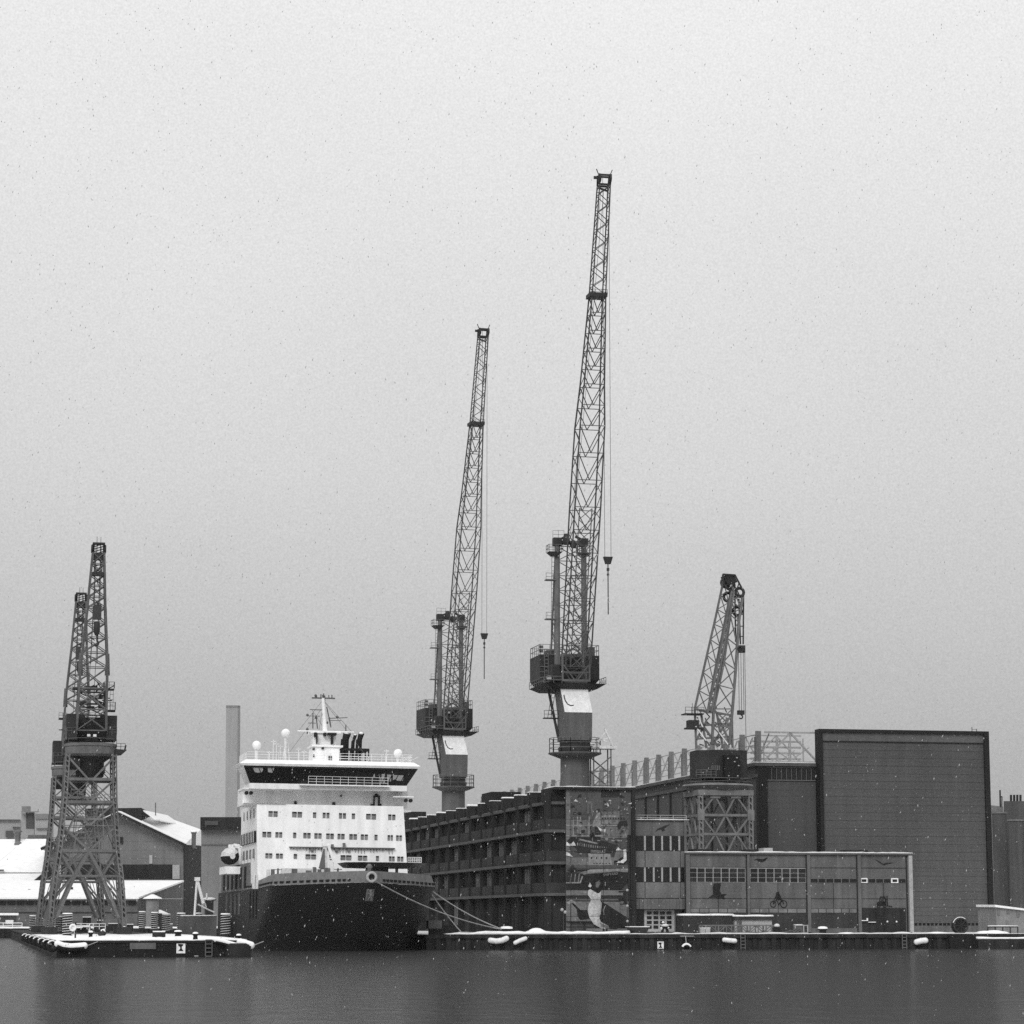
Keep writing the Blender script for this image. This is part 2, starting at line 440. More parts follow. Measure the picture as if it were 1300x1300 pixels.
# painted ship with white house, dark hull
rect('paint_grey', 108, 1280, 860, 1460, mu)
shape('paint_pale', [(455, 1220), (800, 1225), (830, 1400), (470, 1400)], mu)
for i in range(4): rect('paint_dark', 495 + i * 78, 1275, 520 + i * 78, 1305, mu)
for i in range(6): rect('paint_dark', 535 + i * 48, 1368, 555 + i * 48, 1385, mu)
shape('paint_grey', [(860, 1290), (900, 1150), (1010, 1160), (1010, 1330), (860, 1330)], mu)
shape('paint_white', [(890, 1170), (925, 1120), (975, 1165)], mu)
shape('paint_white', [(1005, 1160), (1050, 1150), (1060, 1320), (1010, 1370), (900, 1365), (960, 1320), (1015, 1270)], mu)
shape('paint_black', [(925, 1310), (1000, 1270), (1015, 1300), (950, 1345)], mu)
shape('paint_dark', [(160, 1430), (215, 1385), (270, 1480), (150, 1490)], mu)
shape('paint_mid', [(108, 1400), (1110, 1400), (1110, 1470), (108, 1470)], mu)
shape('paint_dark', [(150, 240), (210, 150), (275, 245)], ml)
shape('paint_grey', [(230, 330), (400, 255), (1080, 205), (1110, 280), (240, 345)], ml)
shape('paint_pale', [(440, 250), (480, 235), (1080, 215), (1085, 245), (450, 285)], ml)
shape('paint_black', [(108, 285), (240, 335), (480, 300), (700, 285), (900, 265), (1112, 280), (1060, 420), (960, 555), (108, 560)], ml)
shape('paint_dark', [(108, 270), (380, 300), (330, 450), (108, 450)], ml)
shape('paint_pale', [(355, 340), (375, 340), (335, 455), (108, 455), (108, 435), (320, 432)], ml)
for x in (170, 235, 295): shape('paint_grey', [(x + 12, 300), (x + 28, 300), (x + 12, 435), (x - 6, 435)], ml)
rect('paint_pale', 715, 430, 730, 490, ml)
# painted dock and bollard behind the bird
rect('paint_grey', 108, 560, 960, 640, ml); rect('paint_dark', 108, 650, 1180, 690, ml); rect('paint_pale', 380, 575, 440, 605, ml)
rect('paint_grey', 108, 695, 930, 720, ml); rect('paint_grey', 108, 735, 1120, 1050, ml)
rect('paint_grey', 690, 560, 1000, 640, ml); shape('paint_grey', [(700, 740), (1120, 745), (1120, 1000)], ml)
rect('paint_black', 930, 570, 1180, 595, ml); shape('paint_black', [(1030, 590), (1090, 590), (1060, 770), (1005, 770)], ml)
rect('paint_black', 640, 725, 960, 740, ml); rect('paint_black', 950, 770, 1180, 785, ml)
shape('paint_pale', [(110, 750), (190, 705), (250, 740), (270, 800), (220, 760), (140, 775)], ml)
shape('paint_black', [(190, 760), (220, 760), (275, 860), (285, 960), (330, 1030), (480, 1010), (470, 870), (330, 870), (255, 790)], ml)
for (a, b, c, d) in ((108, 1045, 620, 1062), (108, 1130, 660, 1147)): rect('paint_black', a, b, c, d, ml)
rect('paint_black', 175, 760, 188, 1235, ml); rect('paint_black', 380, 1060, 405, 1235, ml); rect('paint_grey', 420, 1160, 1180, 1220, ml)
# large painted bird
shape('paint_black', [(640, 730), (730, 770), (1100, 1010), (1165, 1120), (1000, 1140), (880, 1175), (740, 1165), (600, 1040)], ml)
shape('paint_bird', [(500, 715), (640, 715), (668, 760), (655, 900), (630, 1000), (660, 1060), (770, 1120), (790, 1160), (660, 1160), (540, 1090), (470, 980), (447, 880), (465, 780)], ml)
shape('paint_grey', [(640, 1070), (770, 1122), (790, 1160), (720, 1160), (650, 1115)], ml)
shape('paint_bird', [(455, 560), (490, 540), (560, 590), (655, 560), (655, 680), (635, 720), (510, 720), (450, 630)], ml)
shape('paint_black', [(500, 460), (560, 430), (660, 450), (660, 560), (630, 605), (590, 605), (540, 560), (440, 520)], ml)
shape('paint_grey', [(570, 440), (620, 415), (650, 440), (610, 520), (575, 510)], ml)
shape('paint_white', [(455, 500), (480, 435), (510, 490), (490, 515)], ml)
shape('paint_pale', [(725, 790), (735, 795), (700, 880), (708, 945), (698, 945), (685, 870)], ml)
rect('paint_pale', 645, 740, 655, 940, ml)
rect('paint_black', 682, 1165, 712, 1220, ml); rect('paint_black', 732, 1165, 760, 1215, ml)
for y in (1040, 1062, 1081, 1102, 1121, 1142, 1163): rect('paint_dark', 718.3, y, 801, y + .35)
for x in (724.5, 745, 766, 787): rect('paint_dark', x, 1000.5, x + .35, 1186)
mp_ = part('mural', mural, PAINT, wk, 'painted scene of a harbour, a dark hulled ship and a large bird')
cu = bpy.data.curves.new('ship_lettering', 'FONT'); cu.body = 'SHIPYARD'; cu.size = 1.0; cu.extrude = .004; cu.align_x = 'LEFT'
tmp = bpy.data.objects.new('tmp', cu); COL.objects.link(tmp)
bpy.context.view_layer.update()
tm = bpy.data.meshes.new_from_object(tmp.evaluated_get(bpy.context.evaluated_depsgraph_get()))
bpy.data.objects.remove(tmp)
p = V(*ml(690, 340), VF - .6); e = V(*ml(915, 300), VF - .6); wd = max(v.co.x for v in tm.vertices)
mb = MB(); sx = (e[0] - p[0]) / wd
mb.add([(p[0] + v.co.x * sx, VF - .72 - v.co.z, p[2] + v.co.y * sx * 1.15 + v.co.x * sx * .12) for v in tm.vertices], [list(f.vertices) for f in tm.polygons])
part('lettering', mb, 'paint_pale', mp_)
mb = MB()
for x in (798, 801.5): mb.tube(V(x, 1060, VF - .35), (vu(x, 1060, VF), VF - .35, ZG), .22, n=6)
mb.tube(V(804, 1003, VF - .3), (vu(804, 1003, VF), VF - .3, ZG), .3, n=6)
part('downpipe', mb, 'concrete_dark', wk)

# ------------------------------------------------------------------ narrow linking block
VM = 13.0
ma_, mbb = vu(805.6, 1100, VM), vu(872, 1100, VM)
lk = thing('office_block', 'narrow grey concrete block with two ribbon windows beside the painted wall', 'office block', (ma_, VM, ZG))
mb = MB(); mb.box(ma_, mbb, VM, VM + 18, ZG, vz(1041, VM)); part('wall', mb, 'concrete_mid', lk)
mb = MB(); mb.box(ma_, mbb + .4, VM - .3, VM + 18, vz(1041, VM), vz(1040, VM)); r_ = part('roof', mb, 'slab_edge', lk)
mb = MB(); mb.snowline((ma_, VM - .3, vz(1040, VM)), (mbb + .4, VM - .3, vz(1040, VM)), 6, .18, 4); part('snow', mb, 'snow', r_)
mb = MB(); mb.rail([(ma_, VM, vz(1040, VM)), (mbb, VM, vz(1040, VM))], .75, 2.0, .07); part('railing', mb, 'frame_pale', r_)
for (ya, yb) in ((1080, 1100.5), (1120, 1140)):
    mb = MB(); fbox(mb, 819, ya, 863, yb, VM, .25); fbox(mb, 806.5, ya, 818, yb, VM, .2); fbox(mb, 863.8, ya, 869, yb, VM, .2); part('spandrel', mb, 'concrete_pale', lk)
for (ya, yb) in ((1060.5, 1079), (1100.8, 1119)):
    for xa, xb in ((807, 816.5), (820, 828.2), (830.6, 838.8), (841.2, 849.6), (852, 860.5), (863, 868.5)):
        mb = MB(); fbox(mb, xa, ya, xb, yb, VM, .12); w = part('window', mb, 'glass_dark', lk)
        mb = MB()
        for t in (.33, .66): fbox(mb, xa, ya + (yb - ya) * t - .25, xb, ya + (yb - ya) * t + .25, VM, .16, .12)
        part('muntin', mb, 'concrete_dark', w)
    mb = MB()
    for x in (818.2, 829.4, 840, 850.8, 861.8): fbox(mb, x - 1, ya, x + 1, yb, VM, .34)
    part('mullions', mb, 'lattice_pale', lk)
mb = MB(); n = 14                   # bowed canopy band over the doors
for i in range(n):
    xa, xb = 806 + 63 * i / n, 806 + 63 * (i + 1) / n
    d = .5 + 1.1 * math.sin(math.pi * (i + .5) / n); fbox(mb, xa, 1141, xb, 1154, VM, d)
part('canopy', mb, 'concrete_mid', lk)
mb = MB(); fbox(mb, 806.5, 1154.5, 817, 1178, VM, .1); fbox(mb, 858, 1154.5, 868, 1182, VM, .1); part('window', mb, 'glass_dark', lk)
mb = MB(); fbox(mb, 818, 1155, 856, 1183, VM, .1); dr = part('door', mb, 'frame_pale', lk)
mb = MB()
for i in range(4):
    for j in range(4): fbox(mb, 821 + i * 8.4, 1157 + j * 6, 827 + i * 8.4, 1161 + j * 6, VM, .16, .1)
part('pane', mb, 'glass_dark', dr)
def sil(mb, pts, v, d=.03): mb.poly([V(x, y, v - d) for x, y in pts], (0, .02, 0))
mb = MB()
def s5(*P): return [(800 + x / 8.125, 1030 + y / 8.125) for x, y in P]
sil(mb, s5((262, 212), (280, 180), (320, 165), (350, 150), (412, 133), (370, 165), (348, 180), (362, 195), (335, 208), (318, 188), (288, 192)), VM, .05)
part('painted_bird', mb, 'paint_dark', lk)
mb = MB(); fbox(mb, 868.5, 1041, 871.5, 1182, VM, .3); part('pier', mb, 'concrete_mid', lk)

# ------------------------------------------------------------------ low wide building on the quay
VW = 12.0
wa, wz_ = vu(872.5, 1130, VW), vu(1157, 1130, VW); zrw = vz(1083.5, VW)
lw = thing('quayside_building', 'low wide grey concrete building with painted silhouettes and a snow edged flat roof', 'factory building', (wa, VW, ZG))
mb = MB(); mb.box(wa, wz_, VW, VW + 24, ZG, zrw); part('wall', mb, 'concrete_mid', lw)
mb = MB(); mb.box(wa - .2, wz_ + .3, VW - .4, VW + 24, zrw, zrw + .25); r_ = part('roof', mb, 'slab_edge', lw)
mb = MB(); mb.snowline((wa - .2, VW - .38, zrw + .25), (wz_ + .25, VW - .38, zrw + .25), 9, .26, 14, .9, .6); part('snow', mb, 'dirty_snow', r_)
mb = MB()
for xa, xb in ((880, 901), (947, 963), (1074, 1102)): fbox(mb, xa, 1077, xb, 1081.4, VW + 3, 0, -3)
part('roof_hatch', mb, 'warehouse_dark', r_)
mb = MB(); fbox(mb, 970, 1075, 981, 1081, VW + 3, 0, -3); part('roof_box', mb, 'frame_pale', r_)
for xa, xb in ((870.5, 875.5), (948.5, 951.5), (1024.5, 1028.5), (1088.7, 1092.7)):
    mb = MB(); fbox(mb, xa, 1084, xb, 1183.5, VW, .35); part('pilaster', mb, 'concrete_mid', lw)
    mb = MB(); fbox(mb, xa - 1.2, 1084, xa, 1183.5, VW, .06); part('joint', mb, 'warehouse_dark', lw)
mb = MB(); fbox(mb, 1153.5, 1084, 1158, 1184, VW, .45); part('pilaster', mb, 'frame_pale', lw)
mb = MB(); fbox(mb, 1150.5, 1084, 1152, 1184, VW, .06); part('joint', mb, 'warehouse_dark', lw)
mb = MB()
for xa, xb in ((876, 947.5), (952, 1023.3), (1029, 1087), (1093, 1150)):
    fbox(mb, xa, 1100, xb, 1100.7, VW, .05); fbox(mb, xa, 1140, xb, 1140.6, VW, .05)
    fbox(mb, (xa + xb) / 2 - .3, 1120.5, (xa + xb) / 2 + .3, 1152, VW, .05)
part('panel_joint', mb, 'concrete_dark', lw)
for xa, xb in ((874.5, 946), (952, 1023)):
    mb = MB(); fbox(mb, xa, 1100.8, xb, 1119.6, VW, .06); w = part('window', mb, 'frame_pale', lw)
    n = 7; mb = MB()
    for i in range(n):
        for j in range(3):
            rn = random.Random(i * 5 + j + int(xa)); mb.cur = 0 if rn.random() < .6 else 1
            a = xa + (xb - xa) * i / n; b = xa + (xb - xa) * (i + 1) / n
            fbox(mb, a + .55, 1101.6 + j * 6, b - .55, 1107 + j * 6, VW, .1, .06)
    part('pane', mb, ['glass_dark', 'glass_mid'], w)
for xa, xb, n in ((1028.5, 1088, 6), (1092.5, 1150, 6)):
    mb = MB(); fbox(mb, xa, 1113.8, xb, 1119.8, VW, .06); w = part('window', mb, 'concrete_pale', lw)
    mb = MB()
    for i in range(n):
        a = xa + (xb - xa) * i / n; b = xa + (xb - xa) * (i + 1) / n
        fbox(mb, a + .6, 1114.6, b - .6, 1119.2, VW, .1, .06)
    part('pane', mb, 'glass_dark', w)
for x in (1092, 1131):
    mb = MB(); fbox(mb, x, 1113.4, x + 9, 1119.8, VW, .14, .1); w = part('window', mb, 'sign_white', lw, 'small white framed window')
    mb = MB(); fbox(mb, x + 1.6, 1115, x + 7.4, 1118.4, VW, .18, .14); part('pane', mb, 'glass_dark', w)
for xa, xb, ya, yb in ((876, 947.3, 1153, 1183), (952, 1023.3, 1153, 1183), (1029, 1087.5, 1153, 1178), (1093, 1150, 1152.3, 1183.5)):
    mb = MB(); fbox(mb, xa, ya, xb, yb, VW, .08); dr = part('door', mb, 'shed_dark' if xa < 1090 else 'concrete_dark', lw)
    if xa < 1090:
        mb = MB(); n = 6
        for i in range(n):
            a = xa + (xb - xa) * i / n; b = xa + (xb - xa) * (i + 1) / n
            fbox(mb, a + .5, 1153.5, b - .5, 1158.5, VW, .14, .08)
        part('pane', mb, 'glass_grey', dr)
    else:
        mb = MB(); fbox(mb, 1117, 1158, 1146, 1183.5, VW, .14, .08); part('shutter', mb, 'concrete_mid' if 0 else 'concrete_dark', dr)
        mb = MB()
        for x in (1126, 1137.6): fbox(mb, x - .9, 1169, x + .9, 1171, VW, .25, .14)
        fbox(mb, 1093, 1168.2, 1101, 1169.2, VW, .4, .1); fbox(mb, 1099.5, 1165.5, 1101, 1168.2, VW, .4, .1); fbox(mb, 1101.5, 1170.3, 1111, 1171.2, VW, .4, .1)
        part('fittings', mb, 'sign_white', dr)
def s4(*P): return [(860 + x / 4.0625, 1060 + y / 4.0625) for x, y in P]
mb = MB()
sil(mb, s4((160, 325), (185, 305), (182, 270), (188, 250), (225, 248), (218, 290), (228, 305), (255, 304), (240, 316), (246, 332), (215, 328), (190, 322)), VW, .05)
sil(mb, s4((392, 130), (412, 122), (440, 125), (467, 115), (455, 132), (440, 140), (420, 138), (412, 130)), VW, .05)
sil(mb, s4((1014, 123), (1040, 135), (1060, 148), (1078, 145), (1120, 142), (1076, 152), (1066, 158), (1054, 150)), VW, .05)
part('painted_birds', mb, 'paint_black', lw)
mb = MB()
def ring(cx, cy, r):
    c = V(860 + cx / 4.0625, 1060 + cy / 4.0625, VW - .06); k = r / 4.0625 * .125
    mb.torus(c, (0, 1, 0), k, .06, 16, 4)
ring(494, 357, 15); ring(548, 356, 18)
for a, b in (((494, 357), (512, 330)), ((512, 330), (540, 334)), ((540, 334), (548, 356)), ((520, 362), (540, 334)), ((512, 335), (522, 362)), ((494, 357), (500, 328))):
    mb.bar(V(860 + a[0] / 4.0625, 1060 + a[1] / 4.0625, VW - .06), V(860 + b[0] / 4.0625, 1060 + b[1] / 4.0625, VW - .06), .1)
sil(mb, s4((510, 296), (524, 292), (526, 304), (534, 318), (540, 338), (524, 336), (512, 326), (500, 330), (508, 310)), VW, .05)
part('painted_cyclist', mb, 'paint_black', lw)
mb = MB()
sil(mb, s4((1028, 364), (1030, 348), (1044, 342), (1076, 344), (1078, 366), (1030, 366)), VW, .05)
for a, b in (((1043, 344), (1046, 320)), ((1046, 320), (1070, 319)), ((1070, 319), (1075, 345)), ((1081, 314), (1083, 366)), ((1083, 366), (1108, 369)), ((1054, 342), (1057, 328))): mb.bar(V(860 + a[0] / 4.0625, 1060 + a[1] / 4.0625, VW - .06), V(860 + b[0] / 4.0625, 1060 + b[1] / 4.0625, VW - .06), .13)
ring(1038, 366, 8); ring(1070, 366, 7)
part('painted_forklift', mb, 'paint_black', lw)

# ------------------------------------------------------------------ dock hall
VH = 62.0
uh = vu(964, 1000, VH); zh = vz(965, VH); u2 = vu(1039, 1050, VH); u3 = vu(1258, 1050, VH)
VHB = U(604, 1100, uh)[1]
hl = thing('dock_hall', 'huge windowless covered dock hall with tall dark trimmed door front', 'shipyard hall', (uh, VH, ZG))
mb = MB(); mb.box(uh, u2, VH + .3, VHB, ZG, zh - .6); part('wall', mb, 'hall_wall', hl)
mb = MB(); mb.box(uh - .8, u2, VH - .3, VHB, zh - .6, zh); mb.box(uh - .35, uh, VH, VHB, zh - 2.6, zh - 2.0)
r_ = part('roof', mb, 'slab_edge', hl)
mb = MB(); mb.box(uh - .7, u2, VH, VHB, zh, zh + .12); part('snow', mb, 'snow', r_)
zf = vz(924, VH)
for k in range(27):
    v = VH + .4 + 10 * k; mb = MB(); mb.box(uh - .35, uh + .6, v, v + .5, zh + .12, zf); mb.box(uh - .35, uh + .1, v + .7, v + 1.3, zh + .12, zf - 1)
    part('roof_fin', mb, 'fin_pale', hl)
mb = MB()
for k in range(26):
    v = VH + 2 + 10 * k
    for t in (.2, .4, .6, .92): mb.bar((uh + .6, v, zh + (zf - zh) * t), (uh + .6, v + 8.4, zh + (zf - zh) * t), .14)
    mb.bar((uh + .6, v, zh + .2), (uh + .6, v + 8.4, zf - .3), .2); mb.bar((uh + 2.6, v + 8.4, zh + .2), (uh + 2.6, v, zf - .3), .2)
part('roof_truss', mb, 'lattice_pale', r_)
# truss over the front bay
xa_, xb_ = uh + 1.3, u2 - .05; mb = MB()
def hz(t): return zh + .2 + (zf - zh - .4) * t
for vv, w in ((VH + .5, .3), (VH + 9, .22)):
    mb.bar((xa_, vv, hz(0)), (xb_, vv, hz(0)), w); mb.bar((xa_, vv, hz(1)), (xb_, vv, hz(1)), w)
    mid = (xa_ + xb_) / 2
    for a, b in ((xa_, mid), (xb_, mid)): mb.bar((a, vv, hz(.05)), (b, vv, hz(1)), w)
    for t in (.25, .5, .75): mb.bar((xa_ + (xb_ - xa_) * t, vv, hz(0)), (xa_ + (xb_ - xa_) * t, vv, hz(.96 if t == .5 else .8)), w * .7)
    for a, b in ((.25, .5), (.75, .5)): mb.bar((xa_ + (xb_ - xa_) * (a - .12 if a < .5 else a + .12), vv, hz(.5)), (xa_ + (xb_ - xa_) * b, vv, hz(.05)), w * .6)
    if vv < VH + 5: part('front_truss', mb, 'lattice_pale', r_); mb = MB()
for t in (.2, .4, .6, .8): mb.bar((xa_, VH + 9.3, hz(t)), (xb_, VH + 9.3, hz(t)), .35)
part('rear_truss', mb, 'lattice_pale', r_)
mb = MB(); mb.box(uh - .02, uh + 1.5, VH - .15, VH + .3, ZG, zh - .6); mb.box(uh - .25, uh, VH - .15, VH + 1.2, ZG, zh - .6); part('corner_post', mb, 'hall_trim', hl)
mb = MB()
for k in range(1, 27): mb.box(uh - .28, uh, VH + .4 + 10 * k, VH + 1.2 + 10 * k, ZG, zh - 2.6)
part('pilaster', mb, 'hall_trim', hl)
mb = MB(); fbox(mb, 973, 971.5, 1036, 987, VH + .3, .12); w = part('window', mb, 'warehouse_dark', hl)
mb = MB(); fbox(mb, 972, 970.6, 1037, 971.4, VH + .3, .2); fbox(mb, 972, 987, 1037, 988, VH + .3, .25); fbox(mb, 972, 971.4, 972.8, 987, VH + .3, .2)
for i in range(9): fbox(mb, 979 + i * 6.3, 972, 979.5 + i * 6.3, 987, VH + .3, .16, .12)
part('frame', mb, 'fin_grey', w)
# door front: stands a little forward and higher
VD = VH - 2.0; ud0, ud1 = vu(1042, 1050, VD), vu(1257, 1050, VD); zd = vz(926.3, VD, 1100)
mb = MB(); mb.box(ud0, ud1, VD + .5, VD + 2.3, ZG, zd - .4); part('door_tower', mb, 'hall_wall', hl)
mb = MB(); mb.box(ud0 - .1, ud0 + .55, VD - .35, VD + 2.2, ZG, zd); mb.box(ud1 - .8, ud1 + .15, VD - .35, VD + 2.2, ZG, zd); mb.box(ud0 + .55, ud1 - .8, VD - .35, VD + .5, zd - .55, zd)
part('door_frame', mb, 'hall_trim', hl)
mb = MB(); mb.box(ud0 + .55, ud1 - .8, VD + .1, VD + .5, zd - 2.1, zd - .55); part('top_band', mb, 'hall_band', hl)
zdb = vz(1172, VD, 1200)
mb = MB(); n = 46
for i in range(n):                 # fabric leaves of the door, ribbed
    z0 = zdb + (zd - 2.25 - zdb) * i / n; z1 = zdb + (zd - 2.25 - zdb) * (i + 1) / n
    mb.box(ud0 + .55, ud1 - .8, VD + .2 + .05 * (i % 2), VD + .5, z0, z1)
dr = part('door', mb, 'hall_door', hl)
mb = MB(); mb.box(ud0 + .55, ud1 - .8, VD + .02, VD + .5, zd - 2.25, zd - 2.1); part('lintel', mb, 'hall_trim', dr)
mb = MB()
mb.box(ud0 + .55, ud1 - .8, VD + .4, VD + .5, zdb - .45, zdb); mb.cur = 1; mb.box(ud0 + .55, ud1 - .8, VD + .1, VD + .5, ZG, zdb - .45)
for i in range(40):
    uu = ud0 + 1 + (ud1 - ud0 - 2) * i / 39; mb.box(uu - .1, uu + .1, VD + .25, VD + .4, zdb - .45, zdb)
part('plinth', mb, ['warehouse_dark', 'concrete_mid'], hl)
mb = MB(); p = (ud1 - 2.2, VD + 2, zd)
mb.bar(p, (p[0], p[1], zd + .9), .12); mb.bar((p[0] + .9, p[1], zd), (p[0] + .9, p[1], zd + .6), .12); mb.bar((p[0], p[1], zd + .5), (p[0] + .9, p[1], zd + .5), .08); part('mast', mb, 'old_steel', hl)

# ------------------------------------------------------------------ lattice helpers for the cranes
def boom(mb, st, n_list, cr, lr, style='X', vfirst=True):
    """st: stations (u, v, z, width along u, depth along v); four chords and lacing on the four faces"""
    for (a, b), n in zip(zip(st, st[1:]), n_list):
        def P(t, su, sv):
            w = a[3] + (b[3] - a[3]) * t; d = a[4] + (b[4] - a[4]) * t
            return Vector((a[0] + (b[0] - a[0]) * t + su * w / 2, a[1] + (b[1] - a[1]) * t + sv * d / 2, a[2] + (b[2] - a[2]) * t))
        for su in (-1, 1):
            for sv in (-1, 1): mb.bar(P(0, su, sv), P(1, su, sv), cr)
        for i in range(n):
            t0, t1 = i / n, (i + 1) / n
            for sv in (-1, 1):
                if style == 'V':
                    mb.bar(P(t0, -1, sv), P(t0, 1, sv), lr)
                    m_ = (P(t0, -1, sv) + P(t0, 1, sv)) / 2
                    mb.bar(P(t1, -1, sv), m_, lr); mb.bar(P(t1, 1, sv), m_, lr)
                elif style == 'X':
                    mb.bar(P(t0, -1, sv), P(t1, 1, sv), lr); mb.bar(P(t0, 1, sv), P(t1, -1, sv), lr); mb.bar(P(t0, -1, sv), P(t0, 1, sv), lr)
                else:
                    s = 1 if i % 2 == 0 else -1
                    mb.bar(P(t0, s, sv), P(t1, -s, sv), lr)
            for su in (-1, 1):
                s = 1 if i % 2 == 0 else -1
                tm_ = (t0 + t1) / 2
                mb.bar(P(t0, su, s), P(tm_, su, -s), lr * .8); mb.bar(P(tm_, su, -s), P(t1, su, s), lr * .8)

# ------------------------------------------------------------------ the two tall jib cranes
cc_ = AY(730, 1000, 470); uc, vc = cc_[0], cc_[1]
def CZ(y): return vz(y, vc, 730)
SX = (vu(760, 1000, vc) - vu(700, 1000, vc)) / 60     # metres per photo pixel at the crane
cr = thing('jib_crane', 'taller of the two slender jib cranes on round pedestals, behind the painted wall', 'crane', (uc, vc, ZG), 'tall jib cranes behind the workshop')
def L(du, dv, z): return (uc + du, vc + dv, z)
mb = MB(); mb.tube(L(0, 0, ZG), L(0, 0, CZ(955)), 18 * SX, n=28); part('pedestal', mb, 'crane_grey', cr)
mb = MB(); mb.lathe((uc, vc), [(2.6, CZ(963.5)), (33 * SX, CZ(957.5)), (33 * SX, CZ(956))], 28); pl = part('platform', mb, 'crane_steel', cr)
mb = MB(); R_ = 32 * SX; zz = CZ(956); mb.rail([L(R_ * math.cos(t * math.pi / 8), R_ * math.sin(t * math.pi / 8), zz) for t in range(16)], 2.6, 2, .1, 3, True); part('railing', mb, 'crane_steel', pl)
mb = MB(); mb.lathe((uc, vc), [(2.9, CZ(956)), (3.1, CZ(950)), (2.7, CZ(948)), (2.7, CZ(943)), (3.0, CZ(941))], 24); part('slewing_ring', mb, 'crane_dark', cr)
hw = 17.5 * SX
mb = MB(); mb.hexa([L(-hw, -2.7, CZ(941)), L(hw, -2.7, CZ(941)), L(hw, 3, CZ(941)), L(-hw, 3, CZ(941))], [L(-hw, -3, CZ(906)), L(hw, -3, CZ(906)), L(hw, 3, CZ(906)), L(-hw, 3, CZ(906))])
col = part('column', mb, 'crane_grey', cr)
mb = MB(); mb.hexa([L(-hw, -3, CZ(906)), L(hw, -3, CZ(906)), L(hw, 3, CZ(906)), L(-hw, 3, CZ(906))], [L(-hw, 1.2, CZ(867)), L(hw, 1.2, CZ(867)), L(hw, 6, CZ(867)), L(-hw, 6, CZ(867))])
hd = part('column_head', mb, 'crane_grey', col)
mb = MB(); mb.hexa([L(-hw, -3.08, CZ(906)), L(hw, -3.08, CZ(906)), L(hw, -2.95, CZ(906)), L(-hw, -2.95, CZ(906))], [L(-hw, 1.12, CZ(867)), L(hw, 1.12, CZ(867)), L(hw, 1.3, CZ(867)), L(-hw, 1.3, CZ(867))])
pn = part('white_panel', mb, 'crane_white', hd, 'sloping white panel')
mb = MB()
for x, y in ((.2, 873.5),): mb.box(uc + x - .2, uc + x + .2, vc - 3.2 + 4.2 * (906 - y) / 39 - .1, vc - 2.8 + 4.2 * (906 - y) / 39, CZ(y + .8), CZ(y - .8))
a0_ = [(-2.15, 883), (-2.1, 890), (-1.8, 895), (-1.3, 897), (-.7, 896.6)]
mb.path([L(x, -3.12 + 4.2 * (906 - y) / 39, CZ(y)) for x, y in a0_], .11)
part('pipework', mb, 'crane_dark', pn)
# machinery deck and house
zb = CZ(868)
mb = MB()
mb.hexa([L(-4.2, 0, zb - .9), L(4.2, 0, zb - .9), L(4.2, 11, zb - .9), L(-4.2, 11, zb - .9)], [L(-5.7, -1.2, zb), L(5.7, -1.2, zb), L(5.7, 13, zb), L(-5.7, 13, zb)])
dk = part('machinery_deck', mb, 'crane_dark', cr)
mb = MB(); mb.rail([L(-5.6, 13, zb), L(-5.6, -1, zb), L(-2.6, -1, zb)], 1.2, 1.6, .09); mb.rail([L(5.6, -1, zb), L(5.6, 4, zb)], 1.2, 1.6, .09); part('railing', mb, 'crane_steel', dk)
zt_ = CZ(829)
mb = MB(); ch = 1.2
mb.hexa([L(-5.6, 4, zb + ch), L(5.6, 4, zb + ch), L(5.6, 12.5, zb + ch), L(-5.6, 12.5, zb + ch)], [L(-5.6, 4, zt_), L(5.6, 4, zt_), L(5.6, 12.5, zt_), L(-5.6, 12.5, zt_)])
mb.hexa([L(-4.6, 4.6, zb + .02), L(4.6, 4.6, zb + .02), L(4.6, 12, zb + .02), L(-4.6, 12, zb + .02)], [L(-5.6, 4, zb + ch), L(5.6, 4, zb + ch), L(5.6, 12.5, zb + ch), L(-5.6, 12.5, zb + ch)])
hs_ = part('machinery_house', mb, 'crane_dark', cr)
mb = MB(); mb.rail([L(-5.5, 4.1, zt_), L(5.5, 4.1, zt_), L(5.5, 12.4, zt_), L(-5.5, 12.4, zt_)], 1.9, 1.8, .09, 2, True)
mb.box(uc - 5.4, uc - 4.7, vc + 5, vc + 5.4, zt_ + .5, zt_ + 1.0); mb.box(uc - 5.4, uc - 4.7, vc + 5, vc + 5.4, zt_ + 1.3, zt_ + 1.8)
part('railing', mb, 'crane_steel', hs_)
mb = MB(); mb.box(uc + 3.9, uc + 5, vc + 5, vc + 7, zt_, zt_ + 1.7); part('vent_box', mb, 'crane_grey', hs_); mb = MB(); mb.box(uc - 4.2, uc - 1.8, vc + 4.5, vc + 7, zt_, zt_ + .9); part('vent_box', mb, 'crane_grey', hs_)
mb = MB(); mb.ladder(L(-4.4, 3.8, zb), L(-4.4, 3.8, zt_ + 1), .7, .12, .6)
for z in (1.4, 2.4, 3.4): mb.bar(L(-5.6, 3.9, zb + z), L(-3, 3.9, zb + z), .14)
part('ladder', mb, 'crane_grey', hs_)
mb = MB(); mb.box(uc - 4.3, uc - 2.2, vc - .6, vc + 2.4, zb + .4, zb + 3.4); cab = part('driver_cab', mb, 'crane_dark', cr)
mb = MB(); mb.box(uc - 4.1, uc - 2.4, vc - .66, vc - .6, zb + 1.5, zb + 3.1); part('window', mb, 'glass_dark', cab)
mb = MB(); mb.box(uc - 5.3, uc - 4.5, vc - .9, vc - .3, zb + .6, zb + 1.3); mb.box(uc + 4.6, uc + 5.5, vc - 1.25, vc - .7, zb + .15, zb + .6); part('floodlight', mb, 'frame_pale', cr)
